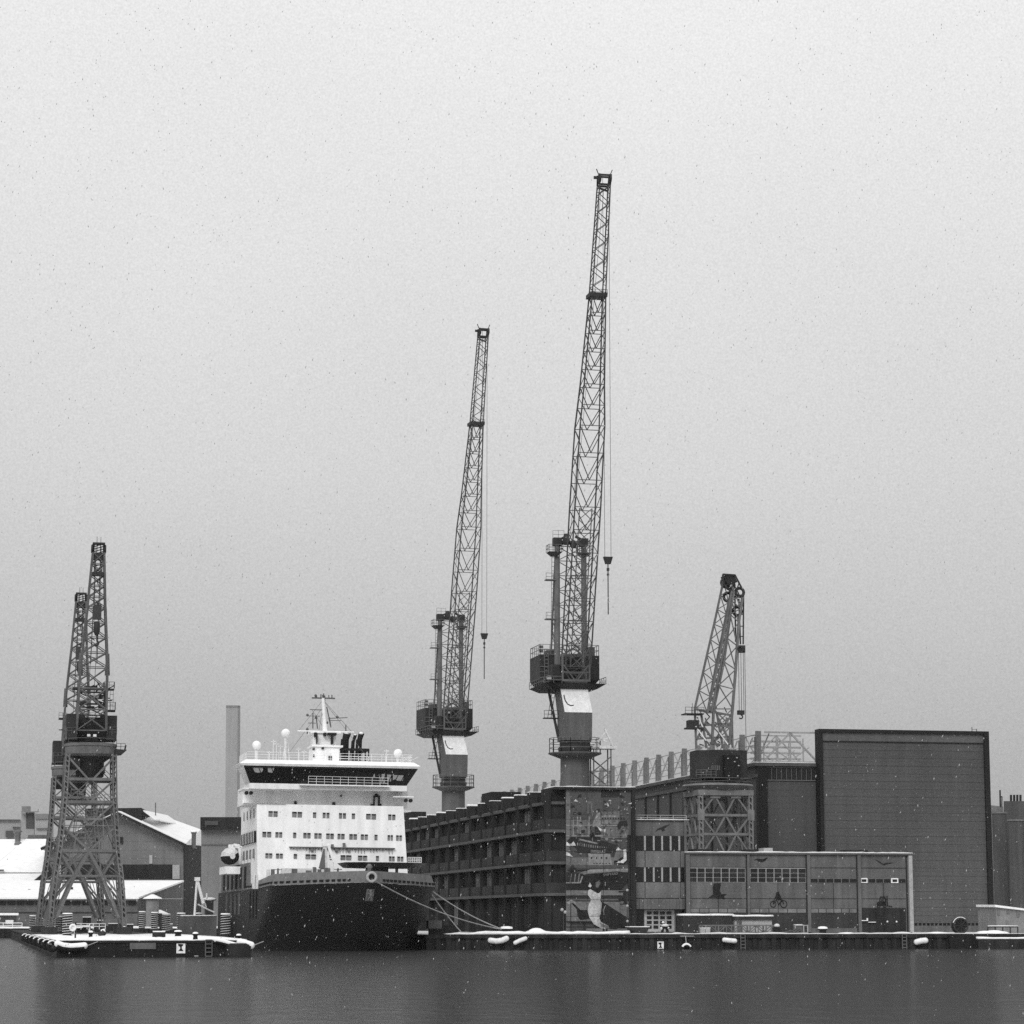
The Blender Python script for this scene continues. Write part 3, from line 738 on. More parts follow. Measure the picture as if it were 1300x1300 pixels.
# jib base frame
mb = MB(); za, zc = CZ(866), CZ(832)
for y_ in (-1.1, 1.5):
    for s in (-1, 1):
        mb.bar(L(s * 2.5, y_, za), L(s * 2.5, y_, zc), .32); mb.bar(L(s * .2, y_, za + .2), L(s * 2.3, y_, za + 3), .22); mb.bar(L(s * 2.3, y_, zc - .1), L(0, y_, zc + 1.5), .2)
    mb.bar(L(-2.5, y_, za + .2), L(2.5, y_, za + .2), .4); mb.bar(L(-2.5, y_, zc), L(2.5, y_, zc), .35); mb.bar(L(-2.5, y_, za + 1.7), L(2.5, y_, za + 1.7), .2)
part('jib_foot_frame', mb, 'crane_grey', cr)
# A-frame
ztp = CZ(684)
af = MB()
for s in (-1, 1): af.tube(L(s * 2.55, 3, zb), L(s * 2.5, 3, ztp), .55, .5, 10)
af.tube(L(-2.5, 3, ztp - .3), L(2.5, 3, ztp - .3), .4, n=8)
afp = part('a_frame', af, 'crane_steel', cr)
mb = MB()
for s in (-1, 1):
    mb.bar(L(s * 2.7, 3.2, ztp - .5), L(s * 3.0, 6.2, zt_), .3)
    for t in (.25, .5, .75): mb.bar(L(s * 2.6, 3, ztp + (zb - ztp) * t), L(s * (2.7 + .3 * t), 3.2 + 3 * t, ztp - .5 + (zt_ - ztp) * t), .16)
mb.ladder(L(-3.3, 3.6, zt_), L(-3.1, 3.4, CZ(700)), .6, .08, .8)
part('back_stays', mb, 'crane_steel', afp)
mb = MB(); n = 9
for i in range(n):
    za_, zb2 = zb + 1 + (ztp - zb - 2) * i / n, zb + 1 + (ztp - zb - 2) * (i + 1) / n
    mb.bar(L(-2.5, 3.1, za_), L(2.5, 3.1, zb2), .14); mb.bar(L(2.5, 3.1, za_), L(-2.5, 3.1, zb2), .14); mb.bar(L(-2.5, 3.1, zb2), L(2.5, 3.1, zb2), .14)
    for s in (-1, 1): mb.bar(L(s * 2.5, 3.1, za_), L(s * (2.7 + .3 * (1 - i / n)), 3.3 + 2.8 * (1 - i / n), zb2), .1)
part('frame_bracing', mb, 'crane_grey', afp)
for s in (-1, 1):
    mb = MB(); z = CZ(699); xx = (uc - 4.3, uc - 1.7) if s < 0 else (uc + 1.4, uc + 3.9)
    mb.hexa([(xx[0] + .8, vc + 1.9, z - .7), (xx[1] - .8, vc + 1.9, z - .7), (xx[1] - .8, vc + 4, z - .7), (xx[0] + .8, vc + 4, z - .7)], [(xx[0], vc + 1.7, z), (xx[1], vc + 1.7, z), (xx[1], vc + 4.2, z), (xx[0], vc + 4.2, z)])
    ap = part('landing', mb, 'crane_dark', afp)
    mb = MB(); mb.rail([(xx[0], vc + 1.7, z), (xx[1], vc + 1.7, z), (xx[1], vc + 4.2, z), (xx[0], vc + 4.2, z)], 1.3, 1.3, .08, 2, True); part('railing', mb, 'crane_steel', ap)
mb = MB()
for y, x in ((735, -3.9), (785, -3.9)): mb.box(uc + x - .8, uc + x + 1.2, vc + 2.5, vc + 4, CZ(y), CZ(y) + .2); mb.rail([L(x - .8, 2.5, CZ(y)), L(x + .5, 2.5, CZ(y))], 1.3, 1, .07)
part('rest_platform', mb, 'crane_steel', afp)
mb = MB()
for s in (-1, 1): mb.box(uc + s * 2.5 - .75, uc + s * 2.5 + .75, vc + 2.3, vc + 3.8, ztp - .9, ztp + .5); mb.bar(L(s * 2.5, 2.6, ztp), L(s * .8, 2.4, ztp + .8), .4)
mb.lathe(L(-1.0, 2, 0)[:2], [(.5, CZ(690)), (.75, CZ(686)), (.45, CZ(676))], 10); mb.lathe(L(.3, 2, 0)[:2], [(.4, CZ(694)), (.7, CZ(690)), (.3, CZ(684))], 10)
part('sheaves', mb, 'crane_dark', afp)
mb = MB(); mb.rail([L(-3.3, 3, ztp + .4), L(-1.2, 3, ztp + .4)], 1.5, 1, .06); part('top_railing', mb, 'crane_steel', afp)
# jib
tip = U(767.3, 222, uc); foot = (uc, vc - 1, CZ(848))
def jp(y):                         # point on the jib axis seen at photo row y
    lo, hi = 0., 1.
    for _ in range(40):
        t = (lo + hi) / 2; p = [foot[i] + (tip[i] - foot[i]) * t for i in range(3)]
        w = y2w(p); zz = w[2] - H; e = FPX * (zz * ca - w[1] * sa) / (w[1] * ca + zz * sa); yy = 650 - e
        if yy > y: lo = t
        else: hi = t
    return tuple(p)
def stn(y, w, d): p = jp(y); return (p[0], p[1], p[2], w, d)
ST = [stn(848, 4.6, 3.6), stn(646, 4.75, 4.3), stn(543, 4.5, 4.3), stn(490, 3.7, 3.4), stn(376, 2.45, 2.5), stn(236, 1.95, 1.9)]
jb = MB(); boom(jb, ST[:5], [7, 3, 2, 5], .23, .125, 'V'); jib = part('jib', jb, 'jib_steel', cr)
mb = MB(); a_, b_ = ST[0], ST[1]; n = 14                 # rope guides and inner lacing in the lower jib
for i in range(n):
    t0, t1 = i / n, (i + 1) / n
    def IP(t, k): return tuple(a_[q] + (b_[q] - a_[q]) * t + ((k * 1.15, -.6, 0)[q] if q < 3 else 0) for q in range(3))
    mb.bar(IP(t0, -1), IP(t1, 1), .12); mb.bar(IP(t0, 1), IP(t1, -1), .12)
for k in (-1, 1): mb.bar(IP(0, k), IP(1, k), .16)
part('inner_lacing', mb, 'crane_steel', jib)
mb = MB(); boom(mb, ST[4:], [12], .2, .115, 'Z'); part('jib_extension', mb, 'jib_steel', jib)
p = jp(376); mb = MB(); mb.box(p[0] - 1.75, p[0] + 1.5, p[1] - 1.5, p[1] + 1.5, p[2] - .35, p[2] + .35); mb.rail([(p[0] - 1.75, p[1] - 1.5, p[2]), (p[0] + 1.5, p[1] - 1.5, p[2])], .9, 1, .06); part('joint_platform', mb, 'crane_dark', jib)
t0 = jp(236); t1 = jp(221); mb = MB()
for s in (-1, 1):
    for k in (-.7, .7): mb.bar((t0[0] + s * .98, t0[1] + k, t0[2]), (t1[0] + s * 1.05, t1[1] + k, t1[2]), .3)
    mb.torus((t0[0] + s * .95, t1[1] - .3, (t0[2] + t1[2]) / 2 + .2), (1, 0, 0), .7, .2, 14, 6); mb.bar((t1[0] + s * 1.05, t1[1], t1[2]), (t1[0] + s * 1.45, t1[1], t1[2] + 1.0), .14)
for k in (-.7, .7): mb.bar((t1[0] - 1.05, t1[1] + k, t1[2] - .2), (t1[0] + 1.05, t1[1] + k, t1[2] - .2), .3); mb.bar((t0[0] - 1, t0[1] + k, t0[2] + .1), (t0[0] + 1, t0[1] + k, t0[2] + .1), .3)
mb.bar((t0[0] - 1.0, t0[1], t0[2] - .4), (t0[0] + .6, t0[1], t0[2] - .9), .3); mb.box(t1[0] - 1.9, t1[0] - 1.4, t1[1], t1[1] + .3, t1[2] - .8, t1[2] - .3)
part('jib_head', mb, 'crane_dark', jib)
mb = MB()
for s in (-.25, .25): mb.tube((uc + s, vc + 2.2, ztp + .4), (t0[0] + s, t0[1] + .6, t0[2] + .4), .035, n=4)
part('luffing_rope', mb, 'rope', cr)
hv = t1[1] - 1.6; hu = t1[0] + .95
def hkz(y): return V(771, y, hv)[2]
hu = vu(771.5, 660, hv)
mb = MB()
for s in (-.55, .55): mb.tube((hu + s, hv, t1[2] - .5), (hu + s, hv, hkz(708)), .04, n=4)
part('hoist_rope', mb, 'rope', cr)
mb = MB(); z0, z1 = hkz(716), hkz(707)
mb.hexa([(hu - .45, hv - .3, z0), (hu + .45, hv - .3, z0), (hu + .45, hv + .3, z0), (hu - .45, hv + .3, z0)], [(hu - .8, hv - .4, z1), (hu + .8, hv - .4, z1), (hu + .8, hv + .4, z1), (hu - .8, hv + .4, z1)])
hk = part('hook_block', mb, 'crane_dark', cr)
mb = MB(); mb.bar((hu, hv, z0), (hu, hv, hkz(780)), .16); mb.box(hu - .2, hu + .2, hv - .2, hv + .2, z0 - 1.2, z0 - .7); mb.box(hu - .18, hu + .18, hv - .2, hv + .2, z0 - 2, z0 - 1.7); part('pendant', mb, 'rope', hk)
# stair under the deck
mb = MB(); mb.bar(L(-4.2, 3, zb - .9), L(-2.6, 2, CZ(936)), .42); mb.ladder(L(-3.2, 2.8, zb - .9), L(-4.1, 2.8, CZ(911)), .6, .09, .7)
mb.box(uc - 5.2, uc - 2.5, vc + 2, vc + 3.4, CZ(911.5), CZ(910.3)); mb.rail([L(-5.2, 2, CZ(910.5)), L(-2.6, 2, CZ(910.5))], 1.3, 1.3, .07)
part('stair', mb, 'crane_dark', cr)
c2 = AY(575.5, 1020, 591)
k2_ = copy_tree(cr, (c2[0], c2[1], ZG), 'shorter of the two slender jib cranes, rising just right of the ship')
k2_.rotation_euler = (0, 0, A + math.radians(4.5))
# white stair tower beside the nearer pedestal
st = thing('stair_tower', 'small pale lattice stair tower beside the pedestal of the taller jib crane', 'stair tower', L(5.2, -1, ZG))
mb = MB(); a, b = uc + 3.0, uc + 6.2; z0 = ZG; z1 = CZ(946)
for x in (a, b):
    for y in (vc - 2, vc + .5): mb.bar((x, y, z0), (x, y, z1), .2)
k = 0; z = z0
while z < z1 - 2.5:
    mb.bar((a, vc - 2, z), (b, vc - 2, z + 2.6), .2); mb.bar((a, vc + .5, z + 2.6), (b, vc + .5, z), .2); mb.bar((a, vc - 2, z), (b, vc - 2, z), .2); z += 2.6
part('frame', mb, 'fin_grey', st)
mb = MB(); zz = CZ(951); mb.box(a - .3, b + 1, vc - 2.4, vc + .8, zz, CZ(947)); mb.bar((a, vc - 2.3, zz + .4), (b - .6, vc - 2.3, CZ(926)), .15); mb.bar((b + .3, vc - 2.3, zz + .5), (b - 1.2, vc - 2.3, CZ(926)), .3)
mb.bar((a + .3, vc - 2.2, CZ(942)), (b, vc - 2.2, CZ(936)), .2); mb.bar((a + .2, vc - 2.2, CZ(936)), (b - .5, vc - 2.2, CZ(943)), .2)
part('landing', mb, 'ship_shade', st)

# ------------------------------------------------------------------ portal cranes
def tower(root, c, zs, hws, pattern, wleg, wbr, m='old_steel'):
    def P(fc, s, z):
        for (za, zb_), (ha, hb) in zip(zip(zs, zs[1:]), zip(hws, hws[1:])):
            if za >= z >= zb_ - 1e-6: h = ha + (hb - ha) * (za - z) / (za - zb_); break
        else: h = hws[-1]
        return {'f': (c[0] + s * h, c[1] - h, z), 'b': (c[0] + s * h, c[1] + h, z), 'l': (c[0] - h, c[1] + s * h, z), 'r': (c[0] + h, c[1] + s * h, z)}[fc]
    for fc, s in (('f', -1), ('f', 1), ('b', -1), ('b', 1)):
        mb = MB()
        for a, b in zip(zs, zs[1:]):
            p, q = Vector(P(fc, s, a)), Vector(P(fc, s, b)); h_ = wleg / 2; n = max(2, int((p - q).length / (wleg * 1.5)))
            for dx in (-h_, h_):
                for dy in (-h_, h_): mb.bar(p + Vector((dx, dy, 0)), q + Vector((dx, dy, 0)), wleg * .36)
            for i in range(n):
                m0, m1 = p.lerp(q, i / n), p.lerp(q, (i + .45) / n)
                for dy in (-h_, h_): mb.bar(m0 + Vector((-h_, dy, 0)), m1 + Vector((h_, dy, 0)), wleg * .4)
                for dx in (-h_, h_): mb.bar(m0 + Vector((dx, -h_, 0)), m1 + Vector((dx, h_, 0)), wleg * .4)
        lg = part('leg', mb, m, root)
        p = P(fc, s, zs[-1]); mb = MB(); mb.box(p[0] - 1.1, p[0] + 1.1, p[1] - .8, p[1] + .8, ZG, ZG + 1.1)
        for k in (-.6, .6): mb.tube((p[0] + k, p[1] - .9, ZG + .45), (p[0] + k, p[1] + .9, ZG + .45), .45, n=10)
        part('bogie', mb, 'crane_dark', lg)
    mb = MB()
    for fc in 'fblr':
        for kind, s0, z0, s1, z1 in pattern:
            mb.bar(P(fc, s0, z0), P(fc, s1, z1), wbr * {'g': 1.5, 'b': 1.0, 't': .42}[kind])
    part('bracing', mb, m, root)
    return P
# left pair
lc = AY(113.5, 1000, 414); lu, lv = lc[0], lc[1]
S1 = (vu(130, 1000, lv) - vu(100, 1000, lv)) / 30
def LZ(y): return vz(y, lv - 4, 114)
def Q(du, dv, z): return (lu + du, lv + dv, z)
pc = thing('portal_crane', 'nearer and taller of the two old lattice portal cranes on the jetty', 'crane', (lu, lv, ZG), 'lattice portal cranes on the jetty')
zs = [LZ(958), LZ(1018), LZ(1080), LZ(1112), LZ(1150), ZG + 1]
hws = [29.5 * S1, 31.5 * S1, 36.5 * S1, 41 * S1, 44.5 * S1, 46 * S1]
z958, z989, z1018, z1050, z1080, z1112, z1165 = [LZ(y) for y in (960, 989, 1018, 1048, 1080, 1112, 1165)]
pat = [('g', -1, z989, 1, z989), ('g', -1, z1018, 1, z1018), ('g', -1, z1080, 1, z1080), ('b', -1, z1112, 1, z1112),
       ('b', -1, z958, -.1, z989), ('b', 1, z958, .1, z989), ('b', -1, z989, 0, z1018), ('b', 1, z989, 0, z1018),
       ('b', -1, z1018, .0, z1050), ('b', 1, z1018, .0, z1050), ('b', -1, z1050, 0, z1080), ('b', 1, z1050, 0, z1080), ('b', -.55, z1050 + 1, .55, z1050 + 1),
       ('g', 0, z1080, -.42, z1112), ('g', 0, z1080, .42, z1112), ('g', -.42, z1112, -.86, z1165), ('g', .42, z1112, .86, z1165),
       ('t', -1, z989, -.5, (z958 + z989) / 2), ('t', 1, z989, .5, (z958 + z989) / 2), ('t', -1, z1018, 0, z989), ('t', 1, z1018, 0, z989), ('t', -1, z1080, -.5, z1050 + 2), ('t', 1, z1080, .5, z1050 + 2),
       ('t', -.5, z1080, -.5, z1018), ('t', .5, z1080, .5, z1018), ('t', -1, z1112, 0, z1080), ('t', 1, z1112, 0, z1080), ('t', -.7, z1112, -.97, z1165), ('t', .7, z1112, .97, z1165), ('t', -1, z1050, 1, z1050),
       ('b', -1, z1080, -.42, z1112), ('b', 1, z1080, .42, z1112), ('b', -.45, z1112, -.95, z1165 + 3), ('b', .45, z1112, .95, z1165 + 3)]
tower(pc, (lu, lv), zs, hws, pat, .54, .3)
mb = MB(); mb.ladder(Q(-1.4, -3.8, LZ(1080)), Q(2.2, -3.6, LZ(1018)), .6, .1, .8); mb.ladder(Q(2.2, -3.4, LZ(1018)), Q(-1, -3.2, LZ(989)), .6, .1, .8); mb.box(lu - 3, lu - 1, lv - 4, lv - 2.6, LZ(1013), LZ(1011.6)); mb.rail([Q(-3, -4, LZ(1011.6)), Q(-1, -4, LZ(1011.6))], 1.1, 1, .08)
mb.rail([Q(2.2, -4.3, LZ(1018)), Q(4, -4.3, LZ(1018))], 1.2, 1, .08)
part('ladder', mb, 'old_steel', pc)
mb = MB(); mb.lathe((lu, lv), [(3.6, LZ(959)), (4.0, LZ(956)), (4.05, LZ(947)), (4.2, LZ(946)), (4.2, LZ(943)), (3.8, LZ(942))], 16, False); rg = part('turntable', mb, 'old_steel', pc)
mb = MB(); mb.hexa([Q(3.8, -1.5, LZ(957)), Q(4.9, -1.5, LZ(956)), Q(4.9, 1, LZ(956)), Q(3.8, 1, LZ(957))], [Q(3.8, -1.5, LZ(949)), Q(5.7, -1.5, LZ(950)), Q(5.7, 1, LZ(950)), Q(3.8, 1, LZ(949))]); mb.bar(Q(5.3, -1.3, LZ(952)), Q(5.5, -1.3, LZ(944)), .25); mb.rail([Q(4, -1.5, LZ(950)), Q(5.4, -1.5, LZ(950))], 1, .8, .07); part('side_bracket', mb, 'crane_dark', rg)
mb = MB(); mb.rail([Q(4.1 * math.cos(t * math.pi / 6), 4.1 * math.sin(t * math.pi / 6), LZ(943)) for t in range(12)], .8, 2, .07, 1, True); part('railing', mb, 'old_steel', rg)
mb = MB(); mb.lathe((lu, lv), [(1.5, LZ(988)), (2.2, LZ(984)), (2.2, LZ(966)), (3.4, LZ(959))], 12); mb.box(lu - 3.4, lu - 1.6, lv - 2, lv + 2, LZ(975), LZ(960)); part('king_post', mb, 'crane_dark', pc)
mb = MB(); zA, zB = LZ(938), LZ(905)
mb.box(lu - 3.95, lu - 2.2, lv - 1.8, lv + 4, zA, zB); mb.box(lu + 2.4, lu + 4, lv - 1.8, lv + 4, zA, zB - .2); mb.box(lu - 2.2, lu + 2.4, lv + .6, lv + 4, zA, zB + .1)
ho = part('machinery_house', mb, 'crane_dark', pc)
mb = MB(); mb.box(lu - .9, lu + 1.4, lv + .2, lv + .8, LZ(908), LZ(906.3)); part('snow', mb, 'snow', ho)
for s in (-.4, .55): mb = MB(); mb.box(lu + s - .25, lu + s + .25, lv - 2.2, lv - 1.9, LZ(934), LZ(931)); part('floodlight', mb, 'sign_white', ho)
mb = MB(); mb.box(lu - .9, lu + 1.1, lv - 1.8, lv + .6, LZ(940), LZ(929)); cb = part('driver_cab', mb, 'black', pc)
mb = MB(); mb.bar(Q(-4, -1.9, LZ(922)), Q(-3.9, -1.9, LZ(938)), .2); mb.rail([Q(-3.8, -1.85, LZ(931)), Q(-2.3, -1.85, LZ(931))], 1, .6, .07); mb.rail([Q(2.5, -1.85, LZ(931)), Q(4, -1.85, LZ(931))], 1.2, .6, .07, 3); part('railing', mb, 'old_steel', ho)
mb = MB(); y_ = 1.2
for s in (-1, 1): mb.bar(Q(s * 2.25, y_, LZ(905)), Q(s * 2.0, y_ + 1, LZ(862)), .38); mb.bar(Q(s * 2.25, 3.6, LZ(905)), Q(s * 2.0, y_ + 1, LZ(862)), .3)
for ya, yb in ((905, 890), (890, 875)): mb.bar(Q(-2.2, y_, LZ(ya)), Q(2.1, y_ + .5, LZ(yb)), .2); mb.bar(Q(2.2, y_, LZ(ya)), Q(-2.1, y_ + .5, LZ(yb)), .2); mb.bar(Q(-2.1, y_ + .4, LZ(yb)), Q(2.1, y_ + .4, LZ(yb)), .28)
am = part('mast', mb, 'old_steel', pc)
mb = MB(); mb.tube(Q(-.8, .3, LZ(882)), Q(1.1, .3, LZ(882)), .42, n=10); part('rope_drum', mb, 'frame_pale', am)
mb = MB(); mb.box(lu - 3, lu - 1.6, lv + .4, lv + 2.6, LZ(872), LZ(870)); mb.box(lu - 1.6, lu + 3.6, lv + 1.2, lv + 2.6, LZ(872), LZ(870)); mb.box(lu + 2.2, lu + 3.8, lv + .2, lv + 2, LZ(900), LZ(898)); am2 = part('walkway', mb, 'crane_dark', am)
mb = MB(); mb.rail([Q(1.9, .5, LZ(870)), Q(3.6, .5, LZ(870)), Q(3.6, 2.4, LZ(870))], 1.0, .8, .07); mb.rail([Q(2.3, .2, LZ(898)), Q(3.8, .2, LZ(898)), Q(3.8, 2, LZ(898))], 1.2, .8, .07); mb.rail([Q(-3, .4, LZ(870)), Q(-1.6, .4, LZ(870))], .9, .8, .07); mb.ladder(Q(3.2, 1, LZ(898)), Q(3.2, 1, LZ(871)), .5, .07, .8); part('railing', mb, 'old_steel', am2)
mb = MB(); rn = random.Random(5)
for k in range(26):
    y_a = rn.uniform(868, 903); a_ = Q(rn.uniform(-2.1, 2.1), rn.uniform(-.2, 2.5), LZ(y_a)); b_ = (a_[0] + rn.choice((-1.6, -.9, .9, 1.6)), a_[1], a_[2] + rn.choice((0, 0, .9, 1.4)))
    mb.bar(a_, b_, .16)
for x_, y_a in ((-1.5, 876), (1.3, 884), (-1.2, 892), (.4, 872), (1.6, 896), (0, 898)): mb.box(lu + x_ - .5, lu + x_ + .5, lv + .4, lv + 1.2, LZ(y_a), LZ(y_a - 4.5))
part('winch_gear', mb, 'crane_dark', am)
jt = U(125, 690, lu); jt = (lu, lv - 12, AY(125, 690, 402)[2]); jf = (lu, lv - 1.9, LZ(926))
def js(t, w, d): return (lu, jf[1] + (jt[1] - jf[1]) * t, jf[2] + (jt[2] - jf[2]) * t, w, d)
mb = MB(); boom(mb, [js(0, 4.6, 1.0), js(.34, 4.2, 2.6), js(.66, 2.75, 2.2), js(.95, 1.75, 1.6)], [3, 4, 5], .32, .13, 'X'); jib = part('jib', mb, 'old_steel', pc)
mb = MB(); h0 = js(.93, 0, 0); h1 = js(1.0, 0, 0)
for s in (-1, 1): mb.bar((lu + s * .85, h0[1], h0[2]), (lu + s * .8, h1[1], h1[2]), .34); mb.torus((lu + s * 1.0, h0[1] - .3, h0[2] + 1.2), (1, 0, 0), .55, .18, 12, 6); mb.bar((lu + s * .3, h1[1], h1[2]), (lu + s * .3, h1[1], h1[2] + 1.1), .07)
mb.box(lu - .95, lu + .95, h1[1] - .5, h1[1] + .5, h1[2] - .15, h1[2] + .15); mb.box(lu - .75, lu + .75, h0[1] - .7, h0[1] + .5, h0[2] - .5, h0[2] + .6); mb.box(lu - .9, lu + .8, h0[1] - .5, h0[1] + .5, h0[2] - 3, h0[2] - 2.4)
for s_x in (-.6, .6): mb.bar((lu + s_x, h0[1], h0[2] - 3.0), (lu + s_x, h0[1], h0[2] + .4), .16)
for k in range(5): z_ = h0[2] + (h1[2] - h0[2]) * k / 5; mb.bar((lu - .8, h0[1], z_), (lu + .8, h0[1], z_ + .5), .13); mb.bar((lu + .3, h0[1] - .3, h0[2]), (lu + .25, h1[1], h1[2]), .12); mb.bar((lu - .3, h0[1] - .3, h0[2]), (lu - .25, h1[1], h1[2]), .12)
part('jib_head', mb, 'crane_dark', jib)
mb = MB(); rn = random.Random(2)
for k in range(16): c_ = js(rn.uniform(.38, .9), 0, 0); mb.bar((lu + rn.uniform(-.9, .5), c_[1], c_[2]), (lu + rn.uniform(-.5, .9), c_[1], c_[2] + rn.uniform(-.7, .7)), .13)
for s_x in (-.55, .45): a_ = js(.36, 0, 0); b_ = js(.92, 0, 0); mb.bar((lu + s_x, a_[1], a_[2]), (lu + s_x * .7, b_[1], b_[2]), .13)
part('inner_ladder', mb, 'crane_dark', jib)
mb = MB(); kp = js(.36, 0, 0)
for s in (-1, 1): mb.hexa([(lu + s * 2.1 - .4, kp[1] - .3, kp[2] - 1.8), (lu + s * 2.1 + .4, kp[1] - .3, kp[2] - 1.8), (lu + s * 2.1 + .4, kp[1] + .3, kp[2] - 1.8), (lu + s * 2.1 - .4, kp[1] + .3, kp[2] - 1.8)], [(lu + s * 2.1 - .25, kp[1] - .3, kp[2] + 1.6), (lu + s * 2.1 + .25, kp[1] - .3, kp[2] + 1.6), (lu + s * 2.1 + .25, kp[1] + .3, kp[2] + 1.6), (lu + s * 2.1 - .25, kp[1] + .3, kp[2] + 1.6)])
part('gusset', mb, 'crane_steel', jib)
mb = MB(); hy = h1[1] - .9; hz1 = AY(123, 796, 402)[2]
for s in (-.5, .35): mb.tube((lu + s, hy, h1[2] - .5), (lu + s, hy, hz1), .04, n=4)
for s in (-.5, .35): mb.tube((lu + s, hy + 2, hz1 + 6), (lu + s, lv, LZ(880)), .04, n=4)
mb.box(lu - .75, lu + .6, hy - .3, hy + .5, AY(123, 787, 402)[2], AY(123, 768, 402)[2])
part('hoist_rope', mb, 'rope', pc)
mb = MB(); mb.lathe((lu - .05, hy), [(.25, hz1 - 1.4), (.5, hz1 - .8), (.5, hz1 + .4), (.3, hz1 + .8)], 10); mb.torus((lu - .05, hy, hz1 - 2.6), (0, 1, 0), .35, .12, 12, 6, -2.6, 1.6); mb.bar((lu - .05, hy, hz1 - 1.4), (lu - .05, hy, hz1 - 2.2), .12); part('hook_block', mb, 'crane_dark', pc)
l2 = AY(93.6, 1000, 477)
copy_tree(pc, (l2[0], l2[1], ZG), 'farther of the two old lattice portal cranes, half hidden behind the nearer one')

# right portal crane with its boom swung to the right
rc = AY(911.5, 1010, 457); ru, rv = rc[0], rc[1]
S2 = (vu(930, 1000, rv) - vu(900, 1000, rv)) / 30
hwR = 31.3 * S2
def RZ(y, dv=-4): return vz(y, rv + dv, 915)
def RU(px, py, dv=0): return vu(px, py, rv + dv)
rcn = thing('portal_crane', 'squat lattice portal crane with leaning boom standing behind the low wide building', 'crane', (ru, rv, ZG))
tz = [RZ(1010), RZ(1035), RZ(1059), RZ(1086), RZ(1112), RZ(1140), ZG + 1]
pat = []
for i, (a, b) in enumerate(zip(tz, tz[1:])):
    pat.append(('g', -1, b, 1, b))
    if i % 2 == 0: pat += [('b', -1, b, -.42, a), ('b', -.42, a, 0, b), ('b', 0, b, .42, a), ('b', .42, a, 1, b)]
    else: pat += [('b', -1, a, -.42, b), ('b', 0, a, -.42, b), ('b', 0, a, .42, b), ('b', 1, a, .42, b)]
PR = tower(rcn, (ru, rv), tz, [hwR] * 7, pat, .62, .28, 'tower_pale')
mb = MB()
for t in (-.42, .42):
    for fc in 'fb': p = PR(fc, t, tz[0]); mb.box(p[0] - .9, p[0] + .9, p[1] - .25, p[1] + .25, tz[0] - .5, tz[0] + .4)
for s in (-1, 1): p = PR('f', s, tz[1]); mb.box(p[0] - .6, p[0] + .6, p[1] - .45, p[1] - .3, tz[1] - .9, tz[1] + .9)
part('gusset', mb, 'tower_pale', rcn)
mb = MB(); mb.box(ru - hwR - .5, ru + hwR + .5, rv - hwR - .5, rv + hwR + .5, tz[0], RZ(1003)); mb.lathe((ru, rv), [(hwR + .8, RZ(1003)), (hwR + 1.8, RZ(997)), (hwR + 1.6, RZ(995)), (hwR - .5, RZ(993))], 24, False); rg = part('turntable', mb, 'tower_pale', rcn)
mb = MB(); mb.rail([(ru + 6 * math.cos(t * math.pi / 8), rv + 6 * math.sin(t * math.pi / 8), RZ(996)) for t in range(16)], 1.1, 2.4, .08, 2, True); part('railing', mb, 'crane_steel', rg)
mb = MB(); mb.lathe((ru, rv), [(3.2, RZ(996)), (2.8, RZ(986))], 16); part('slewing_ring', mb, 'black', rg)
mb = MB(); zA, zB = RZ(986), RZ(952)
x0, x1 = ru - 4.5, ru + 4.3
mb.hexa([(x0, rv - 2, zA), (ru - 1.5, rv - 4.4, zA - .3), (x1, rv - 3.6, zA), (x1, rv + 3, zA), (x0, rv + 2, zA)], [(x0, rv - 2, zB), (ru - 1.5, rv - 4.4, zB), (x1, rv - 3.6, zB), (x1, rv + 3, zB), (x0, rv + 2, zB)])
ho = part('machinery_house', mb, 'crane_dark', rcn)
mb = MB(); zc0, zc1 = RZ(991), RZ(959); mb.box(ru - .3, ru + 2.4, rv - 5.6, rv - 3.7, zc0, zc1); cab = part('driver_cab', mb, 'black', rcn)
mb = MB()
for x, y in ((.2, 963), (1.4, 967), (1.8, 962), (2.1, 972), (.3, 985), (1.9, 985), (.5, 996)): mb.box(ru + x - .1, ru + x + .14, rv - 5.8, rv - 5.6, RZ(y + .7, -5), RZ(y - .7, -5))
mb.box(ru + .9, ru + 1.7, rv - 4, rv - 3, RZ(951), RZ(949)); part('lamp', mb, 'frame_pale', cab)
mb = MB()
for i in range(5): mb.box(ru - 2.4 + i * .33, ru - 2.2 + i * .33, rv - 4.5, rv - 4.2, RZ(978), RZ(972))
part('vent', mb, 'concrete_mid', ho)
mb = MB(); mb.rail([(x0, rv - 2.1, zA), (ru - 1.6, rv - 4.5, zA)], 1.2, 1, .08, 3); part('railing', mb, 'crane_steel', ho)
mb = MB(); ft = MB()
def R3(px, py, dv): p = V(px, py, rv + dv); return Vector(p)
# base frame
for a, b in (((884, 950), (882, 898)), ((897, 950), (890, 905)), ((930, 950), (929, 905)), ((918, 950), (910, 905)), ((884, 940), (897, 915)), ((890, 918), (912, 948)), ((905, 945), (925, 912)), ((912, 912), (928, 945)), ((880, 922), (930, 918)), ((884, 938), (930, 935)), ((882, 900), (928, 908))):
    for dv in (-2.5, 1.5): ft.bar(R3(*a, dv), R3(*b, dv), .34)
for x, y in ((884, 922), (930, 918), (882, 900), (928, 908)): ft.bar(R3(x, y, -2.5), R3(x, y, 1.5), .25)
rn = random.Random(8)
for k in range(40):
    x_, y_ = rn.uniform(884, 928), rn.uniform(903, 948); dv = rn.choice((-2.5, -1, 1.5)); ft.bar(R3(x_, y_, dv), R3(x_ + rn.choice((-6, -3, 3, 6)), y_ + rn.uniform(-9, 4), dv), .17)
part('base_frame', ft, 'crane_steel', rcn)
